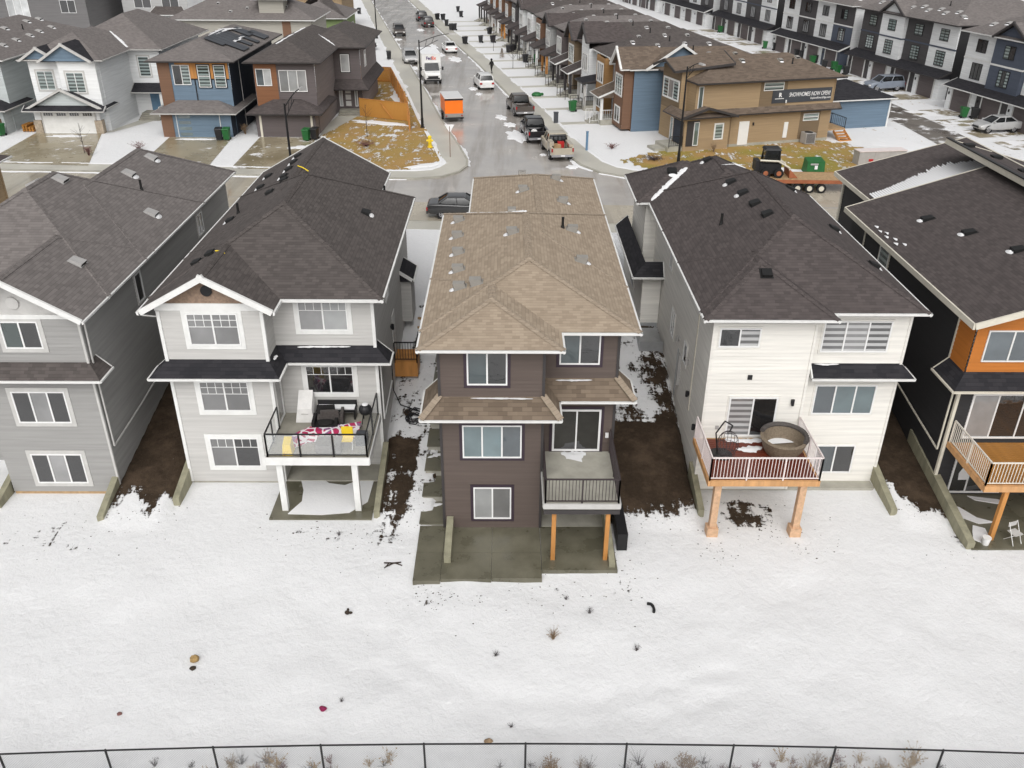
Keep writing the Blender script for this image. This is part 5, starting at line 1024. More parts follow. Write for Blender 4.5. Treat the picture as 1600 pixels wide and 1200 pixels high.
# ------------------------------------------------------------------ three storey town houses along the alley
def town_block(org, end, cfg, label, endmat, n=4, depth=14.0, rf='roof_greyA'):
    a = Vector(org); b = Vector(end); L = (b - a).length; ang = math.atan2(-(b - a).x, (b - a).y)
    T = thing('town_house_block', label, 'town house', (a.x, a.y, G0), ang, 'town house blocks along the alley', world=False)
    w = L / n; E = 7.85
    block(T, 0, depth, 0, L, -.2, E - .1, endmat, 'yXY', lap=.2); lap_wall(T, FXl(0), -L, 0, 2.9, E - .1, cfg[0][0], .2)
    rects = [dict(x0=-.9, x1=depth + .5, y0=-.4, y1=L + .4, z=E, s=.45)]; r = roof(T, rects, rf, 'trim_dark' if endmat != 'side_white2' else 'trim_white', caps=False)
    for k in range(n):
        up, lo, ga, gb, win_ = cfg[k % len(cfg)]
        y0, y1 = w * k, w * (k + 1); bx = -.55 if gb else -.12
        F = FXl(bx)
        MB().box(bx, .0, y0 + .03, y1 - .03, 2.75, 5.15).build('lower_panel', lo, T); MB().box(bx, .0, y0 + .03, y1 - .03, 5.32, E - .1).build('upper_panel', up, T); MB().box(bx - .05, .0, y0 + .01, y1 - .01, 5.155, 5.315).build('belt_board', 'side_slate' if endmat != 'side_white2' else 'trim_white', T)
        c = (y0 + y1) / 2
        win(T, F, -c - .75, -c + .75, 5.95, 7.2, win_, 'trim_black'); win(T, F, -c - .8, -c + .8, 3.3, 4.9, win_ + win_[:1], 'trim_black')
        if gb:
            roof(T, [dict(x0=bx - .4, x1=4, y0=y0 - .15, y1=y1 + .15, z=E, s=.62, axis='x', e0='gable')], rf, 'trim_white' if k % 2 else 'trim_dark', caps=False, name='gable_roof', rw=.09); lap_wall(T, FXl(bx), 0, 0, E - .12, E + 1.4, up, .2, 'gable_wall', lambda z, c=c: (-c - max(.02, min(w / 2 - .03, (E + 1.35 - z) / .62)), -c + max(.02, min(w / 2 - .03, (E + 1.35 - z) / .62))))
        G = FXl(-1.15); MB().box(-1.15, -.01, y0 + .02, y1 - .02, -.2, 2.3).build('garage_wall', ga, T); garage_door(T, G, -c - 1.35, -c + 1.35, 0, 2.15, 'side_taupe', 4, 'trim_white' if ga != 'side_white2' else 'trim_grey', None, .16)
        MB().fbox(G, -y1 + .25, -y1 + .4, 1.5, 1.75, 0, .08).build('wall_light', 'plastic_black', T)
    skirt(T, [(-1.75, L + .3), (-1.75, -.3)], [(-.1, L + .3), (-.1, -.3)], 2.4, 3.05, 'roof_black', 'trim_white' if endmat == 'side_white2' else 'trim_dark')
    vents(r, rects, [(.9 + (i % 2) * .5, 1.2 + i * 1.55) for i in range(int(L / 1.6))], 'vent_grey', size=(.55, .5, .14)); stack(r, rects, 2.2, L * .3); stack(r, rects, 2.4, L * .7)
    return T
Wt, Dk, Sl, Ch = 'side_white2', 'side_char2', 'side_slate', 'side_dgrey'
town_block((52.2, 79.2), (48.6, 97.6), [(Sl, Sl, Sl, 1, 'Gd'), (Wt, Wt, Wt, 0, 'dd'), (Sl, Sl, Dk, 1, 'Gd'), (Wt, Wt, Wt, 0, 'dd')], 'white and slate blue town house block with dark garages beside the silver car', Wt, rf='roof_greyA')
town_block((49.5, 101.7), (45.6, 120.0), [(Wt, Wt, Wt, 0, 'GG'), (Dk, Dk, Dk, 0, 'GG'), (Wt, Wt, Wt, 1, 'GG'), (Dk, Dk, Dk, 0, 'GG')], 'charcoal and white town house block with one white peaked bay behind the blue-grey hatchback', 'side_char')
town_block((45.2, 122.1), (41.15, 140.0), [(Dk, Sl, Sl, 0, 'dG'), (Wt, Wt, Wt, 0, 'dd'), (Dk, Dk, Dk, 0, 'dd'), (Wt, Wt, Wt, 0, 'dd')], 'white and grey town house block with white end wall beside the alley bins', Wt)
town_block((41.2, 143.9), (37.2, 165.0), [(Wt, Wt, Wt, 0, 'dd'), (Dk, Dk, Dk, 0, 'dd'), (Wt, Wt, Wt, 0, 'dd'), (Dk, Dk, Dk, 0, 'dd')], 'grey and white town house block with black end wall', 'side_char')
town_block((36.6, 168.0), (32.2, 189.0), [(Dk, Dk, Wt, 0, 'dd'), (Wt, Wt, Wt, 0, 'dd')], 'town house block at the far end of the alley', Wt)
town_block((31.6, 192.0), (27, 213.0), [(Wt, Wt, Wt, 0, 'dd'), (Dk, Dk, Dk, 0, 'dd')], 'last town house block up the alley', 'side_char')
# driveways
def quad(name, p, q, r_, s, z, mat): return sheet(name, [p, q, r_, s], z, mat)
quad('driveway', (-44.2, 83.3), (-38, 83.3), (-34.5, 71.9), (-43.5, 72.6), 2.824, 'drive'); quad('driveway', (-31.2, 82.0), (-25.4, 82.0), (-24.6, 71.6), (-30.4, 71.9), 2.824, 'drive'); quad('driveway', (-22.9, 82.2), (-17.7, 82.2), (-16.6, 70.9), (-22.6, 71.3), 2.824, 'drive'); quad('path', (-17.5, 82.2), (-15.2, 91.5), (-17.3, 91.5), (-17.6, 88), 2.82, 'walk'); quad('path', (-37.2, 84), (-35, 89), (-36.6, 89), (-38, 83.4), 2.82, 'walk')
for (ax, ay), (bx, by), n in (((52.2, 79.2), (48.6, 97.6), 4), ((49.5, 101.7), (45.6, 120.0), 4), ((45.2, 122.1), (41.15, 140.0), 4), ((41.2, 143.9), (37.2, 165.0), 4)):
    a = Vector((ax, ay)); b = Vector((bx, by)); d = (b - a) / n; nn = Vector((-d.y, d.x)).normalized()
    for k in range(n):
        p = a + d * (k + .17) + nn * 1.15; q = a + d * (k + .83) + nn * 1.15; quad('driveway', (p.x, p.y), (q.x, q.y), tuple(q + nn * 5.4), tuple(p + nn * 5.4), 2.816, 'drive_snowy')
# ------------------------------------------------------------------ vehicles (length along local +Y, front at +Y)
def wheel(T, x, y, r, w=.22):
    sx = 1 if x > 0 else -1
    t = MB().tube((x - sx * w / 2, y, r), (x + sx * w / 2, y, r), r, 18).build('wheel', 'rubber', T)
    m = MB().tube((x + sx * (w / 2 - .01), y, r), (x + sx * (w / 2 + .012), y, r), r * .66, 16)
    m.build('rim', 'alloy', t); h = MB()
    for k in range(5):
        a = 2 * math.pi * k / 5; c = Vector((x + sx * (w / 2 + .014), y + math.cos(a) * r * .36, r + math.sin(a) * r * .36)); h.tube(c, c + Vector((sx * .006, 0, 0)), r * .13, 8)
    h.build('rim_opening', 'rubber', t)
def loft(mb, secs):
    n = len(secs[0])
    for a, b in zip(secs, secs[1:]):
        for i in range(n): mb.poly([a[i], a[(i + 1) % n], b[(i + 1) % n], b[i]])
    mb.poly(secs[0]); mb.poly(list(reversed(secs[-1])))
def sec(y, zl, zb, hw, hb):
    hw *= 1.04; hb *= 1.06; zb += .03
    zm = zl + (zb - zl) * .55
    return [(-hw * .9, y, zl), (hw * .9, y, zl), (hw, y, zl + .12), (hw, y, zm), (hb, y, zb - .03), (hb * .9, y, zb), (-hb * .9, y, zb), (-hb, y, zb - .03), (-hw, y, zm), (-hw, y, zl + .12)]
CARS = dict(
    sedan=dict(L=4.7, W=1.82, wb=2.75, wr=.33, st=[(-2.35, .42, .82, .78, .7), (-2.25, .28, .98, .88, .8), (-1.55, .22, 1.02, .91, .86), (0, .2, .95, .91, .88), (1.2, .22, .93, .91, .86), (2.05, .25, .80, .88, .78), (2.3, .34, .68, .80, .7)], cab=(-1.75, 1.25, -.95, .35, .78, .60, .95, 1.44)),
    suv=dict(L=4.6, W=1.88, wb=2.7, wr=.36, st=[(-2.3, .45, .95, .82, .76), (-2.2, .32, 1.12, .92, .86), (-1.0, .26, 1.12, .94, .9), (.8, .26, 1.06, .94, .9), (1.3, .28, 1.04, .93, .88), (2.1, .3, .95, .9, .8), (2.3, .4, .75, .82, .72)], cab=(-2.1, 1.2, -1.85, .45, .82, .66, 1.08, 1.68)),
    pickup=dict(L=5.7, W=1.98, wb=3.6, wr=.41, st=[(.0, .42, 1.12, .97, .93), (1.0, .38, 1.15, .98, .94), (1.6, .4, 1.18, .97, .92), (2.6, .42, 1.08, .95, .86), (2.85, .5, .85, .88, .8)], cab=(-.72, 1.55, -.55, .85, .88, .72, 1.14, 1.86)))
def car(name, label, loc, rz, kind, paint, group=None, sc=1.0, snow_top=False, facing=None):
    c = CARS[kind]; T = thing(name, label, 'pickup' if kind == 'pickup' else 'car', (loc[0], loc[1], loc[2] if len(loc) > 2 else 2.692), rz, group, world=False); T.scale = (sc, sc, sc)
    mb = MB(); st = list(c['st'])
    if kind == 'pickup':
        st = [(-.75, .42, 1.15, .97, .93)] + st
        loft(mb, [sec(*s) for s in st])
        # open cargo box: two sides, floor, tailgate
        MB().box(-.98, -.80, -2.82, -.752, .55, 1.17).box(.80, .98, -2.82, -.752, .55, 1.17).box(-.80, .80, -2.72, -.752, .52, .68).box(-.80, .80, -2.85, -2.73, .58, 1.15).build('cargo_bed', paint, T)
    else: loft(mb, [sec(*s) for s in st])
    b = mb.build('body', paint, T, round_=2)
    if kind == 'pickup':
        MB().box(-.79, .79, -2.715, -.76, .682, .70).build('bed_liner', 'plastic_black', T); MB().box(-.95, .95, -3.0, -2.86, .45, .62).build('bumper', 'alloy', T)
    else: MB().box(-c['W'] * .44, c['W'] * .44, -c['L'] / 2 - .03, -c['L'] / 2 + .1, .34, .52).build('bumper', paint, T)
    y0, y1, y2, y3, hb, hr, zb, zr = c['cab']
    MB().hexa([(-hb, y0, zb - .04), (hb, y0, zb - .04), (hb, y1, zb - .06), (-hb, y1, zb - .06), (-hr, y2, zr - .03), (hr, y2, zr - .03), (hr, y3, zr - .03), (-hr, y3, zr - .03)]).build('windows', 'g_car', T, bev=.06)
    rf = MB(); rf.hexa([(-hr - .02, y2 - .04, zr - .05), (hr + .02, y2 - .04, zr - .05), (hr + .02, y3 + .04, zr - .05), (-hr - .02, y3 + .04, zr - .05), (-hr * .88, y2 + .1, zr + .02), (hr * .88, y2 + .1, zr + .02), (hr * .88, y3 - .1, zr + .02), (-hr * .88, y3 - .1, zr + .02)]); rf.build('roof', paint, T, bev=.02); rf = MB()
    for sx in (-1, 1):
        rf.tube((sx * hb, y0, zb - .03), (sx * (hr + .01), y2, zr - .03), .045, 5); rf.tube((sx * hb, y1, zb - .05), (sx * (hr + .01), y3, zr - .03), .04, 5); ym = (y0 + y1) / 2 + .05; rf.tube((sx * (hb + .004), ym, zb - .03), (sx * (hr + .015), (y2 + y3) / 2 + .02, zr - .03), .035, 5)
    rf.build('pillars', paint, T)
    yw = c['wb'] / 2
    dy = .1 if kind != 'pickup' else -.05
    for sx in (-1, 1):
        for y in (-yw + dy, yw + dy):
            MB().tube((sx * (c['W'] / 2 - .3), y, c['wr'] + .03), (sx * (c['W'] / 2 + .006), y, c['wr'] + .03), c['wr'] + .07, 18).build('wheel_arch', 'plastic_black', T); wheel(T, sx * (c['W'] / 2 - .1), y, c['wr'])
        e = st[0]; f = st[-1]; yb = -c['L'] / 2 if kind != 'pickup' else -2.86; zt = e[2] - .16 if kind != 'pickup' else .95
        xa, xb = (.56, .84) if kind != 'pickup' else (.84, .965); MB().box(min(sx * xa, sx * xb), max(sx * xa, sx * xb), yb - .02, yb + .12, zt - .1, zt + .1 + (.08 if kind == 'pickup' else 0)).build('tail_light', 'tail_red', T)
        MB().box(min(sx * .5, sx * .8), max(sx * .5, sx * .8), f[0] - .25, f[0] + .02, f[2] - .12, f[2] + .03).build('headlight', 'lamp_glass', T)
        MB().box(min(sx * (hb + .02), sx * (hb + .2)), max(sx * (hb + .02), sx * (hb + .2)), y1 - .35, y1 - .2, zb + .0, zb + .15).build('mirror', paint, T)
    MB().box(-.45, .45, st[-1][0] - .05, st[-1][0] + .03, .45, .62).build('grille', 'plastic_black', T); MB().box(-.17, .17, (-c['L'] / 2 if kind != 'pickup' else -3.0) - .045, (-c['L'] / 2 if kind != 'pickup' else -3.0) - .025, .5, .62).build('licence_plate', 'sign_white', T)
    if snow_top: MB().box(-hr * .8, hr * .8, y2 + .2, y3 - .2, zr + .021, zr + .05).build('snow_patch', 'snow', T)
    return T
SR = R(11.0)
car('parked_sedan', 'charcoal sedan parked at the near kerb behind the tan shingle roof', (-3.2, 59.75, 2.698), R(-90), 'sedan', 'paint_char')
car('pickup_truck', 'muddy brown pickup with empty bed parked behind the white crossover', (1.35, 94.4), SR, 'pickup', 'paint_brown')
p2 = car('pickup_truck', 'black crew pickup between the brown and the cream pickups', (2.55, 83.2), R(8), 'pickup', 'paint_black'); MB().ball((-.2, -1.3, .85), .3, .25, .2).build('cargo_bag', 'cloth_white', p2)
p3 = car('pickup_truck', 'cream work pickup with tools in the bed at the front of the parked row', (4.35, 77.1), R(8), 'pickup', 'paint_cream'); MB().box(-.55, .1, -1.6, -1.0, .7, 1.15).build('tool_crate', 'wood_raw', p3); MB().box(-.1, .45, -1.25, -.85, .7, 1.3).build('fuel_can', 'red', p3)
g = MB()
for x in (-.75, -.4, 0, .4, .75): g.tube((x, -.85, 1.1), (x, -.85, 1.75), .03, 5)
g.tube((-.8, -.85, 1.75), (.8, -.85, 1.75), .03, 5).build('ladder_rack', 'black_metal', p3); MB().box(-.97, -.6, -2.0, -.9, 1.17, 1.5).box(.6, .97, -2.6, -.9, 1.17, 1.4).build('side_box', 'paint_cream', p3)
car('crossover_car', 'white crossover with dark roof glass parked beside the row house pavement', (-2.75, 108.6), SR, 'suv', 'paint_white')
car('white_sedan', 'white sedan parked further up beyond the delivery truck', (-8.5, 137), SR, 'sedan', 'paint_white')
car('silver_crossover', 'silver grey crossover parked behind the delivery truck', (-13.3, 126.6), SR + math.pi, 'suv', 'paint_silver')
car('dark_crossover', 'dark crossover driving down the middle of the wet street', (-17.9, 155), SR + math.pi, 'suv', 'paint_brown')
car('grey_crossover', 'grey crossover parked with its back to us up the street', (-14.1, 166.8), SR, 'suv', 'paint_dark')
car('black_crossover', 'black crossover parked just ahead of the grey one up the street', (-15.9, 175.5), SR, 'suv', 'paint_black')
car('black_hatchback', 'black hatchback in a snowy drive past the cedar fence', (-21.6, 137.5, 2.83), SR - R(90), 'suv', 'paint_black')
car('far_car', 'dark car parked on snow past the far grey houses', (-69, 196, 2.83), R(70), 'suv', 'paint_brown')
car('blue_grey_hatchback', 'blue-grey hatchback parked before the charcoal town houses', (44.6, 107.4, 2.83), R(102), 'suv', 'paint_bluegrey')
car('silver_sedan', 'silver sedan parked nose to the alley before the slate town houses', (47.6, 86.2, 2.83), R(100), 'sedan', 'paint_silver')
def delivery_truck():
    T = thing('delivery_truck', 'white box delivery truck with purple and orange lettering over the cab', 'truck', (-9.55, 113.6, 2.692), SR + math.pi, world=False)
    MB().box(-1.15, 1.15, -3.6, 1.9, .75, 3.25).build('cargo_box', 'paint_truck', T); MB().box(-1.17, 1.17, -3.62, 1.92, 3.25, 3.31).build('box_roof', 'snow', T)
    mb = MB(); loft(mb, [sec(1.9, .5, 1.5, 1.0, .95), sec(2.6, .5, 1.45, 1.0, .95), sec(3.3, .5, 1.28, .98, .85), sec(3.55, .55, 1.05, .9, .78)]); mb.hexa([(-.95, 1.88, 1.4), (.95, 1.88, 1.4), (.95, 2.05, 1.4), (-.95, 2.05, 1.4), (-.9, 1.88, 2.35), (.9, 1.88, 2.35), (.85, 2.0, 2.35), (-.85, 2.0, 2.35)]); mb.build('cab', 'paint_truck', T)
    MB().hexa([(-.9, 1.95, 1.46), (.9, 1.95, 1.46), (.88, 2.75, 1.42), (-.88, 2.75, 1.42), (-.82, 1.95, 2.25), (.82, 1.95, 2.25), (.8, 2.15, 2.25), (-.8, 2.15, 2.25)]).build('windscreen', 'g_car', T); MB().box(-.8, .8, 3.54, 3.6, .62, .98).build('grille', 'plastic_black', T); MB().box(-1.0, 1.0, 3.45, 3.68, .38, .56).build('bumper', 'plastic_black', T)
    for sx in (-1, 1):
        wheel(T, sx * .92, 2.7, .39, .25); wheel(T, sx * .92, -2.2, .39, .4); MB().box(min(sx * .62, sx * .86), max(sx * .62, sx * .86), 3.5, 3.62, .78, .98).build('headlight', 'lamp_glass', T); MB().box(min(sx * 1.2, sx * 1.42), max(sx * 1.2, sx * 1.42), 2.3, 2.42, 1.45, 1.85).build('mirror', 'plastic_black', T); MB().tube((sx * .95, 2.36, 1.6), (sx * 1.25, 2.36, 1.6), .025, 5).build('mirror_arm', 'plastic_black', T)
    F = FYb(1.9); text_on(T, 'Fed', 'logo_purple', F, -.62, 2.62, .5, .012, bold=.015, width=.66); text_on(T, 'Ex', 'logo_orange', F, .07, 2.62, .5, .012, bold=.015, width=.52)
delivery_truck()
def cargo_trailer():
    T = thing('cargo_trailer', 'orange enclosed cargo trailer with white roof parked at the kerb', 'trailer', (-5.6, 91.2, 2.692), SR, world=False)
    MB().box(-.9, .9, -1.8, 1.8, .85, 2.3).build('body', 'orange', T); MB().box(-.93, .93, -1.83, 1.83, 2.3, 2.36).build('roof', 'paint_truck', T); MB().box(-.92, .92, -1.83, -1.805, 2.12, 2.29).build('trim_strip', 'plastic_black', T); MB().box(-.9, .9, -1.86, 1.8, .42, .845).build('skirt_panel', 'vent_tan', T); MB().path([(-.5, 1.8, .5), (0, 3.0, .5), (.5, 1.8, .5)], .05).build('tow_bar', 'black_metal', T)
    for sx in (-1, 1):
        wheel(T, sx * .98, -.2, .34); MB().box(min(sx * .9, sx * 1.12), max(sx * .9, sx * 1.12), -.75, .35, .7, .76).build('mudguard', 'plastic_black', T); MB().box(min(sx * .7, sx * .86), max(sx * .7, sx * .86), -1.89, -1.862, .6, .7).build('tail_light', 'tail_red', T)
    MB().box(-.95, .95, -1.95, -1.87, .38, .5).build('bumper', 'plastic_black', T)
cargo_trailer()
def flatbed():
    T = thing('flatbed_trailer', 'rusty red flatbed trailer with triple axle parked along the far kerb', 'trailer', (23, 66.7, 2.692), R(-2), world=False)
    n = 9
    for k in range(n): y = -1.1 + 2.2 * k / n; MB().box(-5.2, 3.2, y + .01, y + 2.2 / n - .01, .93, .98).build('deck_plank', 'wood_raw', T)
    MB().box(-5.3, 3.3, -1.22, -1.11, .72, .97).box(-5.3, 3.3, 1.11, 1.22, .72, .97).box(-5.3, -5.2, -1.1, 1.1, .72, .97).build('side_rail', 'rust', T); m = MB(); m.hexa([(3.3, -1.2, .70), (5.6, -1.2, .3), (5.6, 1.2, .3), (3.3, 1.2, .70), (3.3, -1.2, .97), (5.6, -1.2, .42), (5.6, 1.2, .42), (3.3, 1.2, .97)]); m.build('ramp', 'rust', T)
    for x in (-.75, .15, 1.05):
        for sy in (-1, 1):
            t = MB().tube((x, sy * 1.05, .36), (x, sy * 1.3, .36), .36, 18).build('wheel', 'rubber', T); MB().tube((x, sy * 1.29, .36), (x, sy * 1.315, .36), .2, 14).build('rim', 'trim_cream', t)
    MB().path([(-5.2, -.8, .75), (-6.8, 0, .6), (-5.2, .8, .75)], .07).build('tow_bar', 'rust', T)
    S = thing('skid_steer', 'grey and cream skid steer loader with black cab on the flatbed trailer', 'loader', (20.4, 66.9, 3.68), R(-2), world=False)
    MB().box(-1.0, .6, -.62, .62, .25, 1.0).build('chassis', 'plastic_black', S); MB().box(-1.35, -1.0, -.55, .55, .4, 1.2).build('engine_cover', 'plastic_black', S)
    cb = MB()
    for x, y in ((-.75, -.5), (-.75, .5), (.45, -.5), (.45, .5)): cb.tube((x, y, 1.0), (x * .85, y, 2.05), .05, 5)
    cb.hexa([(-.8, -.56, 2.0), (.5, -.56, 2.0), (.5, .56, 2.0), (-.8, .56, 2.0), (-.65, -.5, 2.14), (.4, -.5, 2.14), (.4, .5, 2.14), (-.65, .5, 2.14)]); cb.build('cab_frame', 'plastic_black', S); MB().box(-.68, .4, -.47, .47, 1.0, 2.0).build('cab_glass', 'g_car', S)
    for sy in (-1, 1):
        MB().path([(-1.1, sy * .72, 1.3), (.3, sy * .72, 1.25), (1.2, sy * .72, .75), (1.35, sy * .72, .25)], .08, 5).build('lift_arm', 'trim_cream', S)
        for x in (-.6, .4): w_ = MB().tube((x, sy * .64, .36), (x, sy * .92, .36), .36, 16).build('wheel', 'rubber', S); MB().tube((x, sy * .91, .36), (x, sy * .935, .36), .19, 12).build('rim', 'rust', w_)
    MB().hexa([(1.25, -.85, .02), (1.9, -.85, .02), (1.9, .85, .02), (1.25, .85, .02), (1.2, -.85, .6), (1.3, -.85, .6), (1.3, .85, .6), (1.2, .85, .6)]).build('bucket', 'rust', S)
flatbed()
# ------------------------------------------------------------------ street furniture
def street_lamp(label, x, y, az, h=8.0, arm=2.9):
    T = thing('street_lamp', label, 'street lamp', (x, y, 2.8), R(az), 'street lamps', world=False)
    MB().tube((0, 0, 0), (0, 0, h), .11, 10, .06).build('pole', 'black_metal', T); MB().tube((0, 0, 0), (0, 0, .9), .15, 10, .13).tube((0, 0, -.1), (0, 0, .05), .25, 10).build('pole_base', 'black_metal', T)
    pts = [(arm * t, 0, h - .25 + .75 * math.sin(t * 1.5)) for t in (0, .25, .5, .75, 1)]; low = [(arm * t, 0, h - .95 + 1.25 * math.sin(t * 1.35)) for t in (0, .2, .4, .62)]
    MB().path(pts, .035, 6).path(low, .028, 6).tube(pts[1], low[1], .02).tube(pts[2], low[2], .02).build('arm', 'black_metal', T); e = pts[-1]; MB().hexa([(e[0] - .1, -.12, e[2] - .06), (e[0] + .6, -.15, e[2] - .06), (e[0] + .6, .15, e[2] - .06), (e[0] - .1, .12, e[2] - .06), (e[0] - .1, -.08, e[2] + .06), (e[0] + .55, -.1, e[2] + .05), (e[0] + .55, .1, e[2] + .05), (e[0] - .1, .08, e[2] + .06)]).build('lamp_head', 'vent_grey', T); return T
street_lamp('black street lamp with curved truss arm beside the cedar fenced yard', -8.2, 86.6, 8); street_lamp('black street lamp standing behind the light grey gabled house roof', -14.1, 57.1, 75, 8.0, 2.2); street_lamp('black street lamp on the lawn beside the tan show home', 14.5, 73.6, -72, 7.8, 2.0); street_lamp('black street lamp far up the left pavement', -20.9, 149.9, 8)
Y = thing('yield_sign', 'yield sign seen from behind at the pavement corner', 'sign', (-4.85, 75.3, 2.8), 0, world=False); MB().tube((0, 0, 0), (0, 0, 2.6), .03, 6).build('post', 'side_brick', Y); MB().mesh([(-.42, .0, 2.75), (.42, .0, 2.75), (0, .0, 2.05), (-.42, .03, 2.75), (.42, .03, 2.75), (0, .03, 2.05)], [(0, 2, 1), (3, 4, 5), (0, 1, 4, 3), (1, 2, 5, 4), (2, 0, 3, 5)]).build('plate', 'sign_white', Y)
Hh = thing('fire_hydrant', 'yellow fire hydrant on the brown corner lawn', 'hydrant', (-6.85, 78.7, 2.8), 0, world=False); MB().tube((0, 0, 0), (0, 0, .85), .16, 10).tube((0, 0, 0), (0, 0, .1), .24, 10).build('barrel', 'yellow', Hh); MB().ball((0, 0, .9), .18, .18, .16).build('bonnet', 'yellow', Hh); MB().tube((-.3, 0, .6), (.3, 0, .6), .09, 8).tube((0, -.3, .55), (0, 0, .55), .1, 8).build('nozzle', 'yellow', Hh)
T = thing('utility_box', 'green utility transformer box on the lawn by the flatbed trailer', 'utility box', (25.1, 71.0, 2.8), R(3), world=False); T.scale = (.8, .8, .85); MB().hexa([(-.95, -.7, 0), (.95, -.7, 0), (.95, .7, 0), (-.95, .7, 0), (-.9, -.6, 1.15), (.9, -.6, 1.15), (.85, .6, 1.35), (-.85, .6, 1.35)]).build('cabinet', 'plastic_green', T); MB().box(-.15, .15, -.72, -.68, .45, .8).build('notice', 'sign_white', T); MB().box(-.6, .2, -.7, -.655, .85, 1.0).build('notice', 'vent_grey', T)
T = thing('site_box', 'long grey metal box with red label standing on the lawn past the trailer', 'box', (31.6, 74.0, 2.8), R(8), world=False)
for k in range(3): MB().box(-2.1 + k * 1.4, -.72 + k * 1.4, -.5, .5, 0, 1.1).build('panel', 'vent_grey', T)
MB().box(-2.15, 2.15, -.55, .55, 1.1, 1.16).build('lid', 'pink_white', T); MB().box(-1.2, -.8, -.53, -.505, .3, .5).build('label_plate', 'red', T)
def make_bin(mat):
    T = thing('wheelie_bin', 'x', 'bin', (0, 0, 0), 0, 'wheelie bins', world=False)
    MB().hexa([(-.24, -.26, .1), (.24, -.26, .1), (.24, .26, .1), (-.24, .26, .1), (-.3, -.36, 1.0), (.3, -.36, 1.0), (.3, .34, 1.0), (-.3, .34, 1.0)]).build('bin_body', mat, T); MB().hexa([(-.33, -.4, 1.0), (.33, -.4, 1.0), (.33, .4, 1.02), (-.33, .4, 1.02), (-.3, -.36, 1.06), (.3, -.36, 1.06), (.3, .38, 1.12), (-.3, .38, 1.12)]).build('lid', mat, T)
    for sx in (-1, 1): MB().tube((sx * .2, .3, .12), (sx * .27, .3, .12), .12, 10).build('wheel', 'rubber', T)
    MB().tube((-.25, .42, .98), (.25, .42, .98), .025, 6).build('handle', mat, T); return T
BK, GN = make_bin('plastic_black'), make_bin('plastic_green')
BINS = [  # proto, x, y, label
    (BK, -26.3, 81.0, 'black wheelie bin beside the blue garage door'), (GN, -25.6, 81.0, 'green wheelie bin beside the blue garage door'), (BK, -17.6, 81.3, 'black wheelie bin at the taupe garage'), (GN, -18.3, 80.9, 'green wheelie bin at the taupe garage'), (BK, -47.6, 82.3, 'black wheelie bin at the pale grey house pier'), (GN, -46.8, 82.2, 'green wheelie bin at the pale grey house pier'),
    (GN, 6.9, 94.3, 'green wheelie bin alone on a snowy front yard near the row houses'), (GN, 4.0, 126.3, 'green wheelie bin beside a black one at a row house porch'), (BK, 2.5, 126.3, 'black wheelie bin beside a green one at a row house porch'), (BK, -16.4, 128.4, 'black wheelie bin at the kerb past the cedar fence'), (BK, 37.7, 92.2, 'black wheelie bin against the blue garage corner')]
for x, y in ((-13.0, 175.7), (-11.9, 175.1), (-10.7, 166.1), (-9.6, 160.5), (-9.0, 160.5), (-8.8, 180.1), (-9.8, 188.9), (-6.5, 143.9), (-4.1, 145.4), (-2.2, 145.5), (-2.9, 155.3), (.2, 135.2), (.9, 135.3), (-32.3, 190), (-28.9, 184.5)): BINS.append((BK, x, y, 'black wheelie bin standing on a snowy front yard far up the street'))
for x, y in ((48.0, 92.2), (40.0, 140.8), (42.8, 126.4), (44.2, 121.6), (43.7, 118.6), (37.2, 159.5)): BINS.append((GN, x - .8, y, 'green wheelie bin between town house garage doors'))
for x, y in ((48.9, 91.8), (41.1, 139.0), (43.6, 127.2), (43.3, 122.9), (44.5, 117.8), (42.3, 132.2), (42.8, 131.1)): BINS.append((BK, x - .8, y, 'black wheelie bin between town house garage doors'))
used = set()
for pr_, x, y, lab in BINS:
    rz = random.uniform(-.4, .4) + (R(100) if x > 30 else (R(-70) if x > -14 and y > 85 else 0))
    if pr_.name not in used: used.add(pr_.name); pr_.location = (x, y, 2.81); pr_.rotation_euler = (0, 0, rz); pr_['label'] = lab
    else: copy_tree(pr_, None, lab, (x, y, 2.81), rz)
# cedar fence: every board its own piece
def fence(T, pts, h, bw=.15):
    first = None; rails = MB()
    for (ax, ay), (bx, by) in zip(pts, pts[1:]):
        a = Vector((ax, ay, 2.8)); b = Vector((bx, by, 2.8)); d = (b - a); L = d.length; d.normalize(); ang = math.atan2(d.y, d.x); n = int(L / bw); s = Vector((d.y, -d.x, 0))
        for k in range(n):
            p = a + d * (bw * (k + .5))
            if first is None: first = MB().box(-bw / 2 + .006, bw / 2 - .006, -.012, .012, .04, h).build('board', 'fence_wood'); first.parent = T; o = first
            else: o = inst(first, T, (0, 0, 0))
            o.location = p - Vector(T.location); o.rotation_euler = (0, 0, ang + random.uniform(-.02, .02))
        for k in range(int(L / 2.4) + 1):
            p = a + d * min(L, k * 2.4) - s * .08; MB().box(p.x - .05, p.x + .05, p.y - .05, p.y + .05, 2.75, 2.8 + h + .05).build('post', 'cedar', T)
        for z in (.3, h - .25): beam(rails, a - s * .04 + Vector((0, 0, z)), b - s * .04 + Vector((0, 0, z)), .05, .09)
        beam(rails, a + Vector((0, 0, h + .04)), b + Vector((0, 0, h + .04)), .1, .04)
    rails.build('rail', 'cedar', T)
T = thing('cedar_fence', 'golden cedar board fence round the corner yard beside the taupe house', 'fence', (-12, 95, 2.8)); fence(T, [(-15.0, 91.6), (-9.8, 89.2), (-10.6, 94.0), (-14.0, 110.6), (-18.5, 111.8)], 1.75, .17); fence(T, [(-9.2, 85.0), (-9.8, 89.15)], 1.5, .3)
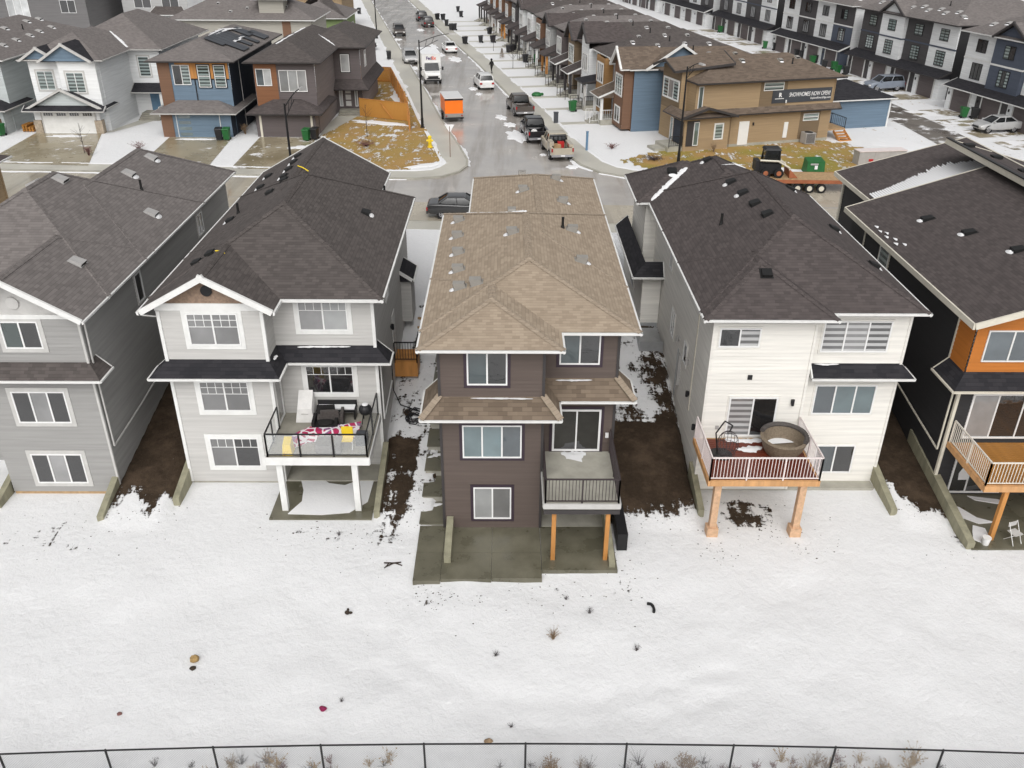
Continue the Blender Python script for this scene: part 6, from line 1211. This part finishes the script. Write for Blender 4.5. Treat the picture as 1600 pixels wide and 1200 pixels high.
g = MB(); beam(g, (-12.7, 90.4, 4.45), (-11.4, 89.75, 2.95), .04, .12); g.build('gate_brace', 'cedar', T)
# pedestrian
def person():
    v = [(0, 0, .95), (0, .02, 1.2), (0, .03, 1.42), (0, .03, 1.53), (0, .05, 1.66), (.1, .02, .9), (.11, .22, .5), (.11, .16, .1), (.11, .32, .05), (-.1, 0, .9), (-.11, -.12, .5), (-.11, -.38, .14), (-.11, -.26, .04), (.2, .02, 1.4), (.26, -.1, 1.15), (.25, .08, .95), (-.2, .02, 1.4), (-.26, .1, 1.15), (-.24, .3, 1.02)]
    e = [(0, 1), (1, 2), (2, 3), (3, 4), (0, 5), (5, 6), (6, 7), (7, 8), (0, 9), (9, 10), (10, 11), (11, 12), (2, 13), (13, 14), (14, 15), (2, 16), (16, 17), (17, 18)]
    rr = [.16, .17, .17, .07, .115, .1, .075, .05, .045, .1, .075, .05, .045, .08, .06, .045, .08, .06, .045]
    me = bpy.data.meshes.new('person'); me.from_pydata(v, e, []); me.materials.append(MATS['cloth_black']); o = link(bpy.data.objects.new('person', me)); o.location = (-1.95, 117.3, 2.815); o.rotation_euler = (0, 0, SR + .3)
    md = o.modifiers.new('s', 'SKIN'); 
    for i, sv in enumerate(me.skin_vertices[0].data): sv.radius = (rr[i], rr[i] * .85); sv.use_root = i == 0
    o.modifiers.new('d', 'SUBSURF').levels = 1; o.modifiers['d'].render_levels = 1; tag(o, 'person in dark hooded clothes walking along the pavement', 'person')
    h = MB().ball((0, .03, 1.70), .15, .15, .16).build('hood', 'cloth_black', o); MB().ball((0, .14, 1.67), .08, .06, .1).build('face', 'skin', o)
person()
# ------------------------------------------------------------------ things on the decks and patios
T = thing('covered_chair', 'chair under a white cover against the light grey house wall on the deck', 'chair', (-8.4, 31.9, 2.75)); m = MB(); m.hexa([(-8.85, 31.5, 2.76), (-8.05, 31.5, 2.76), (-8.05, 32.2, 2.76), (-8.85, 32.2, 2.76), (-8.75, 31.6, 3.35), (-8.15, 31.6, 3.35), (-8.15, 32.2, 3.95), (-8.75, 32.2, 3.95)]); m.build('cover', 'cloth_white', T); MB().box(-8.6, -8.3, 31.55, 31.6, 3.1, 3.16).build('strap', 'trim_grey', T)
T = thing('bench', 'black bench with snow on its seat under the light grey house window', 'bench', (-7.2, 32, 2.75))
for x in (-7.95, -6.4): MB().box(x - .04, x + .04, 31.75, 32.2, 2.76, 3.15).build('leg', 'black_metal', T)
MB().box(-8.0, -6.35, 31.72, 32.22, 3.15, 3.22).build('seat', 'black_metal', T); MB().box(-7.95, -6.4, 31.8, 32.15, 3.225, 3.28).build('snow_patch', 'snow', T); MB().box(-8.0, -6.35, 32.18, 32.24, 3.22, 3.45).build('backrest', 'black_metal', T)
def armchair(label, x, y, rz, mat):
    T = thing('armchair', label, 'armchair', (x, y, 2.75), rz, world=False); MB().box(-.4, .4, -.4, .4, .12, .42).build('seat', mat, T); MB().hexa([(-.4, .28, .42), (.4, .28, .42), (.4, .42, .42), (-.4, .42, .42), (-.36, .36, .95), (.36, .36, .95), (.36, .5, .95), (-.36, .5, .95)]).build('backrest', mat, T)
    for s in (-1, 1): MB().box(min(s * .4, s * .52), max(s * .4, s * .52), -.4, .42, .1, .62).build('armrest', mat, T)
    MB().ball((0, -.02, .46), .36, .36, .1).build('cushion', 'cloth_black', T)
armchair('black cushioned armchair in the middle of the glass railed deck', -7.45, 30.9, R(4), 'cloth_black'); armchair('second black armchair turned to the bench on the glass railed deck', -7.3, 31.35, R(185), 'wicker_dark')
T = thing('patterned_throw', 'red and white patterned blanket over a low seat on the deck', 'blanket', (-7.4, 30, 2.75)); m = MB(); pts = [(-8.75, 29.35), (-8.5, 29.9), (-8.0, 30.35), (-7.3, 30.45), (-6.6, 30.5), (-6.0, 30.75)]
random.seed(12)
for i in range(len(pts) - 1):
    for j in range(4):
        q = []
        for a, b in ((i, j), (i + 1, j), (i + 1, j + 1), (i, j + 1)):
            px, py = pts[a]; w_ = (b - 2) * .22; q.append((px, py + w_, 2.79 + (.36 if 0 < b < 4 else .0) + .07 * mnoise.noise((px * 3, (py + w_) * 3, 0))))
        m.poly(q)
m.build('cloth', 'cloth_pattern', T, smooth=True)
tag(MB().box(-7.55, -6.55, 29.05, 29.75, 2.76, 3.2).build('grey_ottoman', 'cloth_grey'), 'flat grey ottoman behind the glass railing on the deck', 'ottoman')
T = thing('toy_slide', 'yellow plastic toy standing at the corner of the glass railed deck', 'toy', (-8.65, 29.15, 2.75)); MB().hexa([(-8.85, 28.98, 2.76), (-8.45, 28.98, 2.76), (-8.45, 29.45, 2.76), (-8.85, 29.45, 2.76), (-8.8, 29.0, 3.25), (-8.5, 29.0, 3.25), (-8.5, 29.4, 3.4), (-8.8, 29.4, 3.4)]).build('body', 'yellow', T); MB().ball((-8.65, 29.1, 2.98), .2, .13, .16).build('seat', 'yellow', T)
T = thing('folding_stool', 'small yellow folding chair with white legs on the glass railed deck', 'chair', (-6.35, 29.6, 2.75)); m = MB()
for x in (-6.6, -6.15):
    m.tube((x, 29.4, 2.76), (x, 29.75, 3.15), .02).tube((x, 29.75, 2.76), (x, 29.4, 3.15), .02)
m.build('leg', 'trim_white', T); MB().box(-6.62, -6.12, 29.4, 29.8, 3.13, 3.17).build('seat', 'yellow', T); MB().box(-6.6, -6.14, 29.8, 29.84, 3.17, 3.6).build('backrest', 'yellow', T)
tag(MB().box(-6.05, -5.6, 29.7, 30.2, 2.76, 3.2).build('crate', 'sign_grey'), 'dark blue-grey crate beside the yellow folding chair', 'crate')
T = thing('kettle_grill', 'round black kettle grill in the corner of the glass railed deck', 'grill', (-5.9, 31.6, 2.75)); MB().ball((-5.9, 31.6, 3.35), .28, .28, .26, 14, 8).build('bowl', 'plastic_black', T)
for k in range(3): a = k * 2.1; MB().tube((-5.9 + .15 * math.cos(a), 31.6 + .15 * math.sin(a), 3.2), (-5.9 + .28 * math.cos(a), 31.6 + .28 * math.sin(a), 2.76), .02).build('leg', 'black_metal', T)
MB().ball((-5.9, 31.6, 3.6), .14, .14, .04).build('snow_patch', 'snow', T)
# white house deck: hanging chair frame and round tub
T = thing('egg_chair_frame', 'dark wire egg chair on the red stained deck', 'chair', (8.75, 28.9, 2.72)); m = MB()
for k in range(9):
    a = math.pi * k / 9; m.path([(8.75 + .42 * math.cos(a) * math.sin(t), 28.95 + .42 * math.sin(a) * math.sin(t), 3.35 - .6 * math.cos(t)) for t in [i * math.pi / 8 for i in range(9)]], .011, 4)
for t in (.9, 1.5, 2.1): m.path([(8.75 + .42 * math.sin(t) * math.cos(b), 28.95 + .42 * math.sin(t) * math.sin(b), 3.35 - .6 * math.cos(t)) for b in [i * math.pi / 6 for i in range(13)]], .011, 4)
m.build('basket', 'brown_metal', T); MB().path([(8.5, 29.4, 2.75), (8.35, 29.4, 3.6), (8.6, 29.25, 4.25), (8.85, 29.0, 4.2), (8.75, 28.95, 3.95)], .03, 6).build('stand', 'black_metal', T); MB().tube((8.6, 29.2, 2.73), (8.6, 29.2, 2.76), .45, 16).build('base_ring', 'black_metal', T)
T = thing('round_tub', 'round wicker-look tub with snow inside on the red stained deck', 'tub', (11.1, 29.4, 2.72)); n = 28; m = MB(); prof = [(.66, 2.73), (.80, 3.0), (.93, 3.40), (.80, 3.43), (.70, 3.0), (.62, 2.9)]
rg = [[(11.1 + r_ * math.cos(2 * math.pi * k / n), 29.42 + r_ * math.sin(2 * math.pi * k / n), z) for k in range(n)] for r_, z in prof]
for a, b in zip(rg, rg[1:]):
    for k in range(n): m.poly([a[k], a[(k + 1) % n], b[(k + 1) % n], b[k]])
m.poly(rg[-1]); m.build('shell', 'wicker', T, smooth=False); m = MB(); k0 = 0
for k in range(-3, 12): m.tube((11.1 + (.87) * math.cos(2 * math.pi * k / n), 29.42 + (.87) * math.sin(2 * math.pi * k / n), 3.5), (11.1 + (.87) * math.cos(2 * math.pi * (k + 1) / n), 29.42 + (.87) * math.sin(2 * math.pi * (k + 1) / n), 3.5), .1, 8)
m.build('cover_roll', 'wicker_dark', T); m = MB(); m.poly([(11.1 + .68 * math.cos(a), 29.42 + .68 * math.sin(a), 2.95) for a in [i * math.pi / 12 for i in range(2, 12)]]); m.build('snow_patch', 'snow', T)
# charcoal house patio
T = thing('folding_chair', 'white folding chair standing on the charcoal house patio', 'chair', (20.0, 27.1, .04), R(20), world=False); m = MB()
MB().box(-.2, .2, -.2, .2, .43, .46).build('seat', 'trim_grey', T); MB().box(-.2, .2, .2, .23, .62, .82).build('backrest', 'trim_grey', T)
for s in (-1, 1): MB().tube((s * .21, -.24, 0), (s * .21, .22, .84), .015).build('leg', 'trim_white', T); MB().tube((s * .19, .24, 0), (s * .19, -.16, .45), .015).build('leg', 'trim_white', T)
T = thing('bucket', 'white plastic bucket at the foot of the cedar deck post', 'bucket', (18.85, 26.95, .04), world=False); MB().tube((0, 0, 0), (0, 0, .32), .13, 14, .16).build('pail', 'vinyl_white', T); MB().tube((0, 0, .29), (0, 0, .33), .17, 14).build('rim', 'trim_white', T)
# side yard things
T = thing('side_landing', 'small cedar landing with black railing at the side of the light grey house', 'steps', (-4.8, 37.8, 2)); 
for k in range(9): MB().box(-5.35, -4.25, 37.2 + k * .14, 37.33 + k * .14, 2.72, 2.76).build('board', 'cedar', T)
MB().box(-5.35, -4.25, 37.2, 37.24, 1.9, 2.7).box(-4.3, -4.25, 37.25, 38.4, 1.9, 2.7).build('skirting', 'cedar', T); railing(T, [(-5.32, 37.22), (-4.27, 37.22), (-4.27, 38.4)], 2.76, 3.75, 'black_metal', 'picket', .12, 1.1)
T = thing('window_well', 'grey metal window well beside the white house wall', 'window well', (7.55, 41, 1.8)); zz = hgt(7.4, 40.8); m = MB(); m.box(6.75, 6.8, 39.6, 41.9, zz - .3, zz + .35).box(6.8, 7.95, 39.6, 39.65, zz - .3, zz + .35).box(6.8, 7.95, 41.85, 41.9, zz - .3, zz + .35); m.build('liner', 'galv', T); MB().box(6.8, 7.95, 39.66, 41.84, zz + .1, zz + .14).build('grate', 'galv', T)
random.seed(5); m = MB(); z = hgt(-4.2, 34.5); pts = []
for k in range(70):
    a = k * .55; r_ = .35 + .12 * math.sin(k * 1.7); x = -4.1 + r_ * 1.3 * math.cos(a); y = 34.4 + r_ * math.sin(a) + .2 * math.sin(k * .3); pts.append((x, y, hgt(x, y) + .05 + .06 * (k % 5) / 5))
pts += [(-4.9, 35.2, hgt(-4.9, 35.2) + .1), (-5.3, 36, hgt(-5.3, 36) + .5), (-5.36, 36.4, 3.0)]
tag(m.path(pts, .025, 5).build('garden_hose', 'plastic_black'), 'tangled black hose on the ground between the light grey and brown houses', 'hose')
for i, (x, y, rz) in enumerate(((-4.3, 41.6, .2), (-4.2, 42.0, .5), (-4.35, 42.3, -.2), (-4.1, 41.3, .9))): tag(MB().box(-.35, .35, -.05, .05, 0, .1).build('scrap_board', 'wood_raw', loc=(x, y, hgt(x, y) + .02 + .02 * i)), 'short scrap board on the dirt between the light grey and brown houses', 'board', 'scrap boards in the side yard').rotation_euler = (0, 0, rz)
T = thing('wood_pile', 'small pile of yellow firewood beside the white garage house', 'wood pile', (-45.0, 84.2, 2.8))
for k in range(10): MB().tube((-45.5 + (k % 4) * .28, 83.8, 2.95 + .22 * (k // 4)), (-45.4 + (k % 4) * .28, 85.0, 2.95 + .22 * (k // 4)), .12, 7).build('log', 'deck_gold', T)
# ------------------------------------------------------------------ plants
def twig_mesh(n, h, spread, leaf=.03, seed=1, leaves=3):
    rd = random.Random(seed); mb = MB()
    for k in range(n):
        a = rd.uniform(0, 6.283); l = rd.uniform(.5, 1) * h; s = rd.uniform(.1, 1) * spread; b = (rd.uniform(-.05, .05), rd.uniform(-.05, .05), 0); t = (b[0] + math.cos(a) * s, b[1] + math.sin(a) * s, l); md = ((b[0] + t[0]) / 2 * .8, (b[1] + t[1]) / 2 * .8, l * .55)
        mb.tube(b, md, .006, 3).tube(md, t, .005, 3, .002)
        for j in range(leaves):
            f = rd.uniform(.3, 1); c = Vector(md) + (Vector(t) - Vector(md)) * f; d = Vector((rd.uniform(-1, 1), rd.uniform(-1, 1), rd.uniform(-.6, 1))).normalized() * leaf * rd.uniform(.6, 1.6); e = d.orthogonal().normalized() * leaf * .35
            mb.poly([c - e, c + d - e * .3, c + d + e * .3, c + e])
    return mb
wk = {}
def weed(x, y, z, kind, label, group, sc=1.0):
    if kind not in wk:
        n, h, s, lf, mt, lv = dict(a=(34, .7, .38, .05, 'weed', 4), b=(26, .6, .45, .035, 'weed_dark', 2), c=(24, .55, .34, .05, 'weed_red', 4), d=(30, .3, .22, .04, 'weed_dark', 1), e=(30, .75, .42, .055, 'weed_gold', 4), f=(55, .4, .3, .03, 'weed', 1))[kind]
        wk[kind] = twig_mesh(n, h, s, lf, ord(kind), lv).build('dry_weed', mt); o = wk[kind]
    else: o = wk[kind].copy(); link(o)
    o.location = (x, y, z); o.rotation_euler = (0, 0, random.uniform(0, 6.28)); o.scale = (sc, sc, sc * random.uniform(.8, 1.15)); return tag(o, label, 'weed', group)
random.seed(21)
G = lambda x, y: hgt(x, y)
for x0, x1, n, kinds in ((-8.6, -4.9, 17, 'abcea'), (-4.8, -3.3, 4, 'abe'), (-.6, 2.6, 12, 'abd'), (3.2, 4.4, 3, 'bd'), (4.4, 6.6, 11, 'aceab'), (6.6, 8.6, 5, 'ce'), (8.4, 12.2, 22, 'aecba'), (-10.4, -9, 2, 'd'), (12.2, 13.4, 4, 'bd')):
    for k in range(n):
        kd = random.choice(kinds); x = random.uniform(x0, x1); y = random.uniform(16.75, 17.35); lab = dict(a='clump of dry brown weeds poking through snow along the wire fence', b='clump of thin dark weed stalks along the wire fence', c='clump of reddish dry weeds along the wire fence', d='sparse low dark weeds in the snow by the wire fence', e='clump of golden dry weeds along the wire fence')[kd]
        weed(x, y, G(x, y) - .03, kd, lab, 'weeds along the wire fence', random.uniform(.45, .85))
weed(1.66, 22.1, G(1.66, 22.1), 'f', 'spiky tan grass tuft alone in the snow field', 'tufts in the snow field'); 
for x, y, s in ((-.31, 21.4, .8), (4.46, 21.6, .7), (2.2, 24.0, .6), (-6.6, 27.5, .7), (.2, 18.6, .6), (-5.2, 19.5, .6), (3.0, 23.3, .7)): weed(x, y, G(x, y), 'd', 'faint dark grass tuft sticking out of the snow field', 'tufts in the snow field', s)
# scattered soil crumbs on the snow
def clods():
    rd = random.Random(9); mb = MB()
    def c(x, y, r_):
        z = hgt(x, y) + r_ * .2; vs = []
        for k in range(5): a = k * 1.257 + rd.uniform(-.4, .4); rr = r_ * rd.uniform(.5, 1.4); vs.append((x + math.cos(a) * rr * 1.5, y + math.sin(a) * rr, z - r_ * .3))
        vs.append((x + rd.uniform(-.3, .3) * r_, y, z + r_ * rd.uniform(.3, .8)))
        mb.mesh(vs, [(i, (i + 1) % 5, 5) for i in range(5)])
    for cx, cy, sx, sy, n in ((-2.6, 24.2, .5, .35, 60), (-1.5, 23.6, .9, .5, 30), (2.4, 24.4, 1.3, .5, 45), (4.6, 25.2, .5, .9, 50), (-7.0, 27.6, 1.6, .5, 60), (-17.8, 27.8, 2.2, .9, 70), (-4.6, 28.4, .6, 1.4, 90), (8.2, 26.6, .5, .4, 40), (11.9, 26.6, .5, .35, 30), (17.8, 26.5, .8, .3, 25), (10, 28.3, 1.6, .8, 120), (0, 22, 5, 2, 12), (-4.3, 31, .6, 2.5, 70), (6, 28.4, 1.5, .5, 60), (-14.6, 28.6, .8, .3, 30), (17, 29.0, .6, .4, 30)):
        for k in range(n): c(rd.gauss(cx, sx), rd.gauss(cy, sy), rd.choice((.01, .014, .02, .03)))
    tag(mb.build('soil_crumbs', 'dirtclod'), 'dark soil crumbs scattered over the snow round the patios', 'soil', kind='stuff')
clods()
def lump(name, x, y, r_, mat, label, cat, sy=1.0, h=.5, seed=1):
    rd = random.Random(seed); mb = MB(); mb.ball((0, 0, 0), r_, r_ * sy, r_ * h, 9, 6); mb.v = [(a * rd.uniform(.75, 1.2), b * rd.uniform(.75, 1.2), c_ * rd.uniform(.7, 1.2)) for a, b, c_ in mb.v]
    return tag(mb.build(name, mat, loc=(x, y, hgt(x, y) + r_ * h * .6)), label, cat)
lump('rag', -5.74, 19.2, .12, 'magenta', 'crumpled dark magenta rag on the snow field', 'rag', .8, .7, 3); lump('leaf_clump', -10.35, 21.1, .17, 'weed_gold', 'clump of brown leaves lying on the snow field', 'leaves', .9, .8, 4); lump('stone', -10.3, 20.75, .1, 'dirtclod', 'small dark stone just below the brown leaf clump', 'stone', 1, .6, 5); lump('rag', -12.06, 19.0, .09, 'weed_red', 'faded pinkish scrap on the snow field', 'scrap', .8, .6, 6); lump('tan_rock', -.5, 18.0, .14, 'weed', 'tan rock on the snow just inside the wire fence', 'rock', .6, .6, 7)
m = MB().path([(-.1, .18, .05), (.02, .12, .08), (.08, .0, .08), (.1, -.14, .06), (.07, -.26, .04)], .055, 6).build('rubber_strip', 'rubber', loc=(5.23, 23.6, hgt(5.23, 23.6))); tag(m, 'curved black rubber strip lying on the snow', 'strip'); m = MB().path([(-.35, .1, .04), (0, .05, .07), (.3, .12, .05)], .03, 5).path([(-.25, -.1, .03), (.05, .08, .06), (.35, -.05, .04)], .025, 5).path([(-.3, -.18, .03), (-.15, .1, .05)], .02, 5).build('broken_branch', 'dirtclod', loc=(-4.28, 25.8, hgt(-4.28, 25.8))); tag(m, 'small dark broken branch on the snow left of the patio', 'branch')
m = MB().ball((-.05, 0, .08), .1, .07, .09, 7, 5).ball((.06, .02, .05), .08, .05, .05, 7, 5).ball((-.02, .05, .17), .05, .05, .06, 6, 4); m.build('soil_clod', 'dirtclod', loc=(-5.57, 23.3, hgt(-5.57, 23.3))); tag(bpy.data.objects['soil_clod'], 'single dark brown clod on the open snow', 'clod')
# saplings and shrubs in the front yards
def sapling(x, y, h, label):
    T = thing('sapling', label, 'tree', (x, y, 2.8), random.uniform(0, 6), 'bare saplings', world=False); MB().tube((0, 0, 0), (0, 0, h), .035, 6, .01).build('trunk', 'weed_dark', T); rd = random.Random(int(x * 10)); m = MB()
    for k in range(16): z = h * rd.uniform(.35, .95); a = rd.uniform(0, 6.28); L = (h - z) * .5 + .15; m.tube((0, 0, z), (math.cos(a) * L, math.sin(a) * L, z + L * .9), .012, 4, .004)
    m.build('branches', 'weed_dark', T)
for x, y, h, l in ((.8, 121.4, 3, 'bare sapling on the snowy yard beside the walking person'), (-13.0, 82.5, 3, 'bare sapling on the brown corner lawn'), (-36.5, 76, 2.6, 'bare sapling on the snow strip beside the white house drive'), (6.5, 100.5, 2.4, 'thin bare sapling on a yard near the brown pickup'), (-2.0, 137, 3, 'bare sapling far up the row house yards')): sapling(x, y, h, l)
def shrub(x, y, mat, label, n=90, h=.8, s=.4, name='shrub'):
    o = twig_mesh(n, h, s, .05, int(abs(x) * 7) + 1, 4).build(name, mat, loc=(x, y, 2.8)); return tag(o, label, 'shrub')
shrub(-35.8, 75.2, 'weed_red', 'dark red shrub in the snow beside the white house drive'); shrub(-32.4, 77.5, 'weed_red', 'sparse red stems in the snow between two drives', 60, .7, .9); shrub(-24.6, 83.5, 'weed', 'dry tan shrub at the corner of the blue house', 80, 1.0, .5); shrub(-12.6, 79.0, 'weed_red', 'dark red low shrub bed on the brown corner lawn', 120, .5, 1.3); shrub(9.4, 78.5, 'weed_red', 'dark red twiggy shrub on the snowy yard by the show home path', 80, .5, .8); shrub(18.3, 77.5, 'weed', 'dry shrub against the tan show home wall', 60, .9, .4); shrub(12.6, 74.6, 'weed_dark', 'dark planting bed shrub at the lamp post', 120, .35, 1.2)
o = MB(); rd = random.Random(2)
for k in range(420):
    t = rd.random(); a = rd.uniform(0, 6.28); r_ = (1 - t) * .42 * rd.uniform(.6, 1); z = .1 + t * 1.2; c = Vector((r_ * math.cos(a), r_ * math.sin(a), z)); d = Vector((math.cos(a), math.sin(a), .6)) * .12; e = Vector((-math.sin(a), math.cos(a), 0)) * .04; o.poly([c - e, c + d, c + e])
o = o.build('conifer_shrub', 'weed', loc=(-.7, 130, 2.8)); tag(o, 'small brown conical shrub on a snowy row house yard', 'shrub')
T = thing('lawn_toy', 'green plastic turtle sandbox in a snowy front yard', 'toy', (3.4, 102.7, 2.8), world=False); MB().ball((0, 0, .15), .6, .5, .3).build('shell', 'plastic_green', T); MB().ball((.6, .1, .2), .2, .15, .15).build('head', 'plastic_green', T)
T = thing('yard_post', 'short blue marker post beside the pavement near the cream pickup', 'post', (7.1, 77.9, 2.8), world=False); MB().box(-.1, .1, -.1, .1, 0, 1.6).build('shaft', 'plastic_blue', T); MB().box(-.12, .12, -.12, .12, 1.6, 1.66).build('cap', 'plastic_blue', T)
T = thing('utility_pedestal', 'small dark utility pedestal on a snowy yard beside the black pickup', 'pedestal', (4.9, 88.9, 2.8), world=False); MB().box(-.22, .22, -.18, .18, 0, 1.0).build('cabinet', 'sign_grey', T); MB().box(-.25, .25, -.21, .21, 1.0, 1.05).build('lid', 'sign_grey', T)
# ------------------------------------------------------------------ snow heaped along kerbs and on lawns
def heap(x, y, a, b, rz, z=2.69, h=.1, seed=0):
    rd = random.Random(seed); n = 18; ring = [(1 + .22 * math.sin(k * 2.1 + seed) + rd.uniform(-.12, .12)) for k in range(n)]; mb = MB(); L = []
    for f, hh in ((1, 0.004), (.8, .7), (.4, 1)):
        L.append([(x + math.cos(rz) * a * f * ring[k] * math.cos(k * 2 * math.pi / n) - math.sin(rz) * b * f * ring[k] * math.sin(k * 2 * math.pi / n), y + math.sin(rz) * a * f * ring[k] * math.cos(k * 2 * math.pi / n) + math.cos(rz) * b * f * ring[k] * math.sin(k * 2 * math.pi / n), z + h * hh) for k in range(n)])
    for p, q in zip(L, L[1:]):
        for k in range(n): mb.poly([p[k], p[(k + 1) % n], q[(k + 1) % n], q[k]])
    mb.poly(L[-1]); tag(mb.build('snow', 'snow', smooth=True), kind='stuff')
for i, a in enumerate(((1.05, 83.6, 1.0, 2.4, .2), (.3, 88.4, .6, 1.0, .2), (-.6, 91.8, .5, 1.2, .2), (-4.0, 107.5, .5, 1.0, .2), (-9.8, 134, .7, 2.0, .2), (-7.2, 129.5, .8, 2.4, .2), (-12.2, 122.0, .7, 1.3, .2), (3.2, 76.6, .3, .3, 0), (5.5, 72.6, .5, .6, 0), (-14.9, 161.5, .6, 1.6, .2), (-17.6, 149.5, .8, 1.0, .2), (-11.2, 142, .5, 2.5, .2), (-3.2, 104.2, .35, .8, 0))): heap(*a, seed=i)
for i, a in enumerate(((22.6, 71.3, 2.0, 1.0, 0), (34.5, 78.9, 1.9, .8, .2), (28.5, 70.6, 1.2, .5, 0), (-12.5, 88.4, 3.0, .7, -.35), (-6.7, 72.6, 1.8, .5, .5), (-18.4, 78.4, 1.2, .6, .3), (-40.8, 82.2, 1.8, .5, 0), (-28.5, 81.2, 2.0, .3, 0), (37.2, 74.4, 1.0, 3.2, .1), (36.0, 80.5, 2.2, 2.4, 0), (-11.8, 100, .8, 5.0, .2), (-13.4, 96.5, .9, 3.5, .1))): heap(*a, z=2.80, h=.07, seed=50 + i)
def kerb_snow(path, a, b, d, wmax, z, seed):
    L = [Vector((*p, 0)) for p in offset(path, d)][a:b]; pts = []
    for p, q in zip(L, L[1:]):
        n = max(1, int((q - p).length / .35)); pts += [p.lerp(q, k / n) for k in range(n)]
    mb = MB(); prev = None
    for i, p in enumerate(pts[:-1]):
        t = (pts[i + 1] - p).normalized(); s = Vector((-t.y, t.x, 0)); w_ = wmax * max(0.0, .55 + 1.3 * mnoise.noise((i * .11, seed, 0)) + .4 * mnoise.noise((i * .6, seed, 5)))
        if w_ < .03: prev = None; continue
        cur = (p - s * w_ + Vector((0, 0, z)), p - s * w_ * .3 + Vector((0, 0, z + .05)), p + s * .02 + Vector((0, 0, z + .02)))
        if prev: mb.poly([prev[0], cur[0], cur[1], prev[1]]); mb.poly([prev[1], cur[1], cur[2], prev[2]])
        prev = cur
    if mb.v: tag(mb.build('snow', 'snow', smooth=True), kind='stuff')
kerb_snow(KL, 0, 6, -.03, .3, 2.694, 1); kerb_snow(KL, 8, 16, -.03, .35, 2.694, 2); kerb_snow(KR, 1, 9, -.03, .4, 2.694, 3); kerb_snow(KR, 8, 14, -.03, .3, 2.694, 4); kerb_snow(KN, 0, 6, -.03, .5, 2.7, 5)
kerb_snow(KL, 0, 16, 2.4, .6, 2.802, 6); kerb_snow(KR, 1, 14, 2.4, .5, 2.802, 7)
# ------------------------------------------------------------------ chain link fence along the bottom of the field
def wire_fence():
    T = thing('chain_link_fence', 'black chain link fence crossing the snow field', 'fence', (0, 16.75, -.3)); xs = [-17.2, -14.2, -11.27, -8.27, -5.24, -2.31, .59, 3.48, 6.53, 9.42, 12.45, 15.4, 18.4]; yy = lambda x: 16.86 - .0016 * (x - .6) ** 2
    tp = 1.0; m = MB()
    for x in xs: MB().tube((x, yy(x), -.6), (x, yy(x), tp + .03), .032, 8).build('post', 'black_metal', T)
    for a, b in zip(xs, xs[1:]): m.tube((a, yy(a), tp), (b, yy(b), tp), .026, 8)
    m.build('top_rail', 'black_metal', T); w_ = MB(); st = .075; H = 1.3; z0 = -.35
    def ribbon(p, q):
        p = Vector(p); q = Vector(q); d = (q - p).normalized(); s = d.cross(Vector((0, 1, 0))).normalized() * .0035; n = Vector((0, .0035, 0)); w_.mesh([p - s, p + s, p + n, q - s, q + s, q + n], [(0, 1, 4, 3), (1, 2, 5, 4), (2, 0, 3, 5)])
    x = -17.2
    while x < 18.4:
        for sg in (-1, 1):
            xe = x + sg * H
            if -17.2 <= xe <= 18.4: ribbon((x, yy(x) + .03, z0), (xe, yy(xe) + .03, z0 + H))
        x += st
    tag(w_.build('wire_mesh', 'galv', T), kind='stuff')
wire_fence()
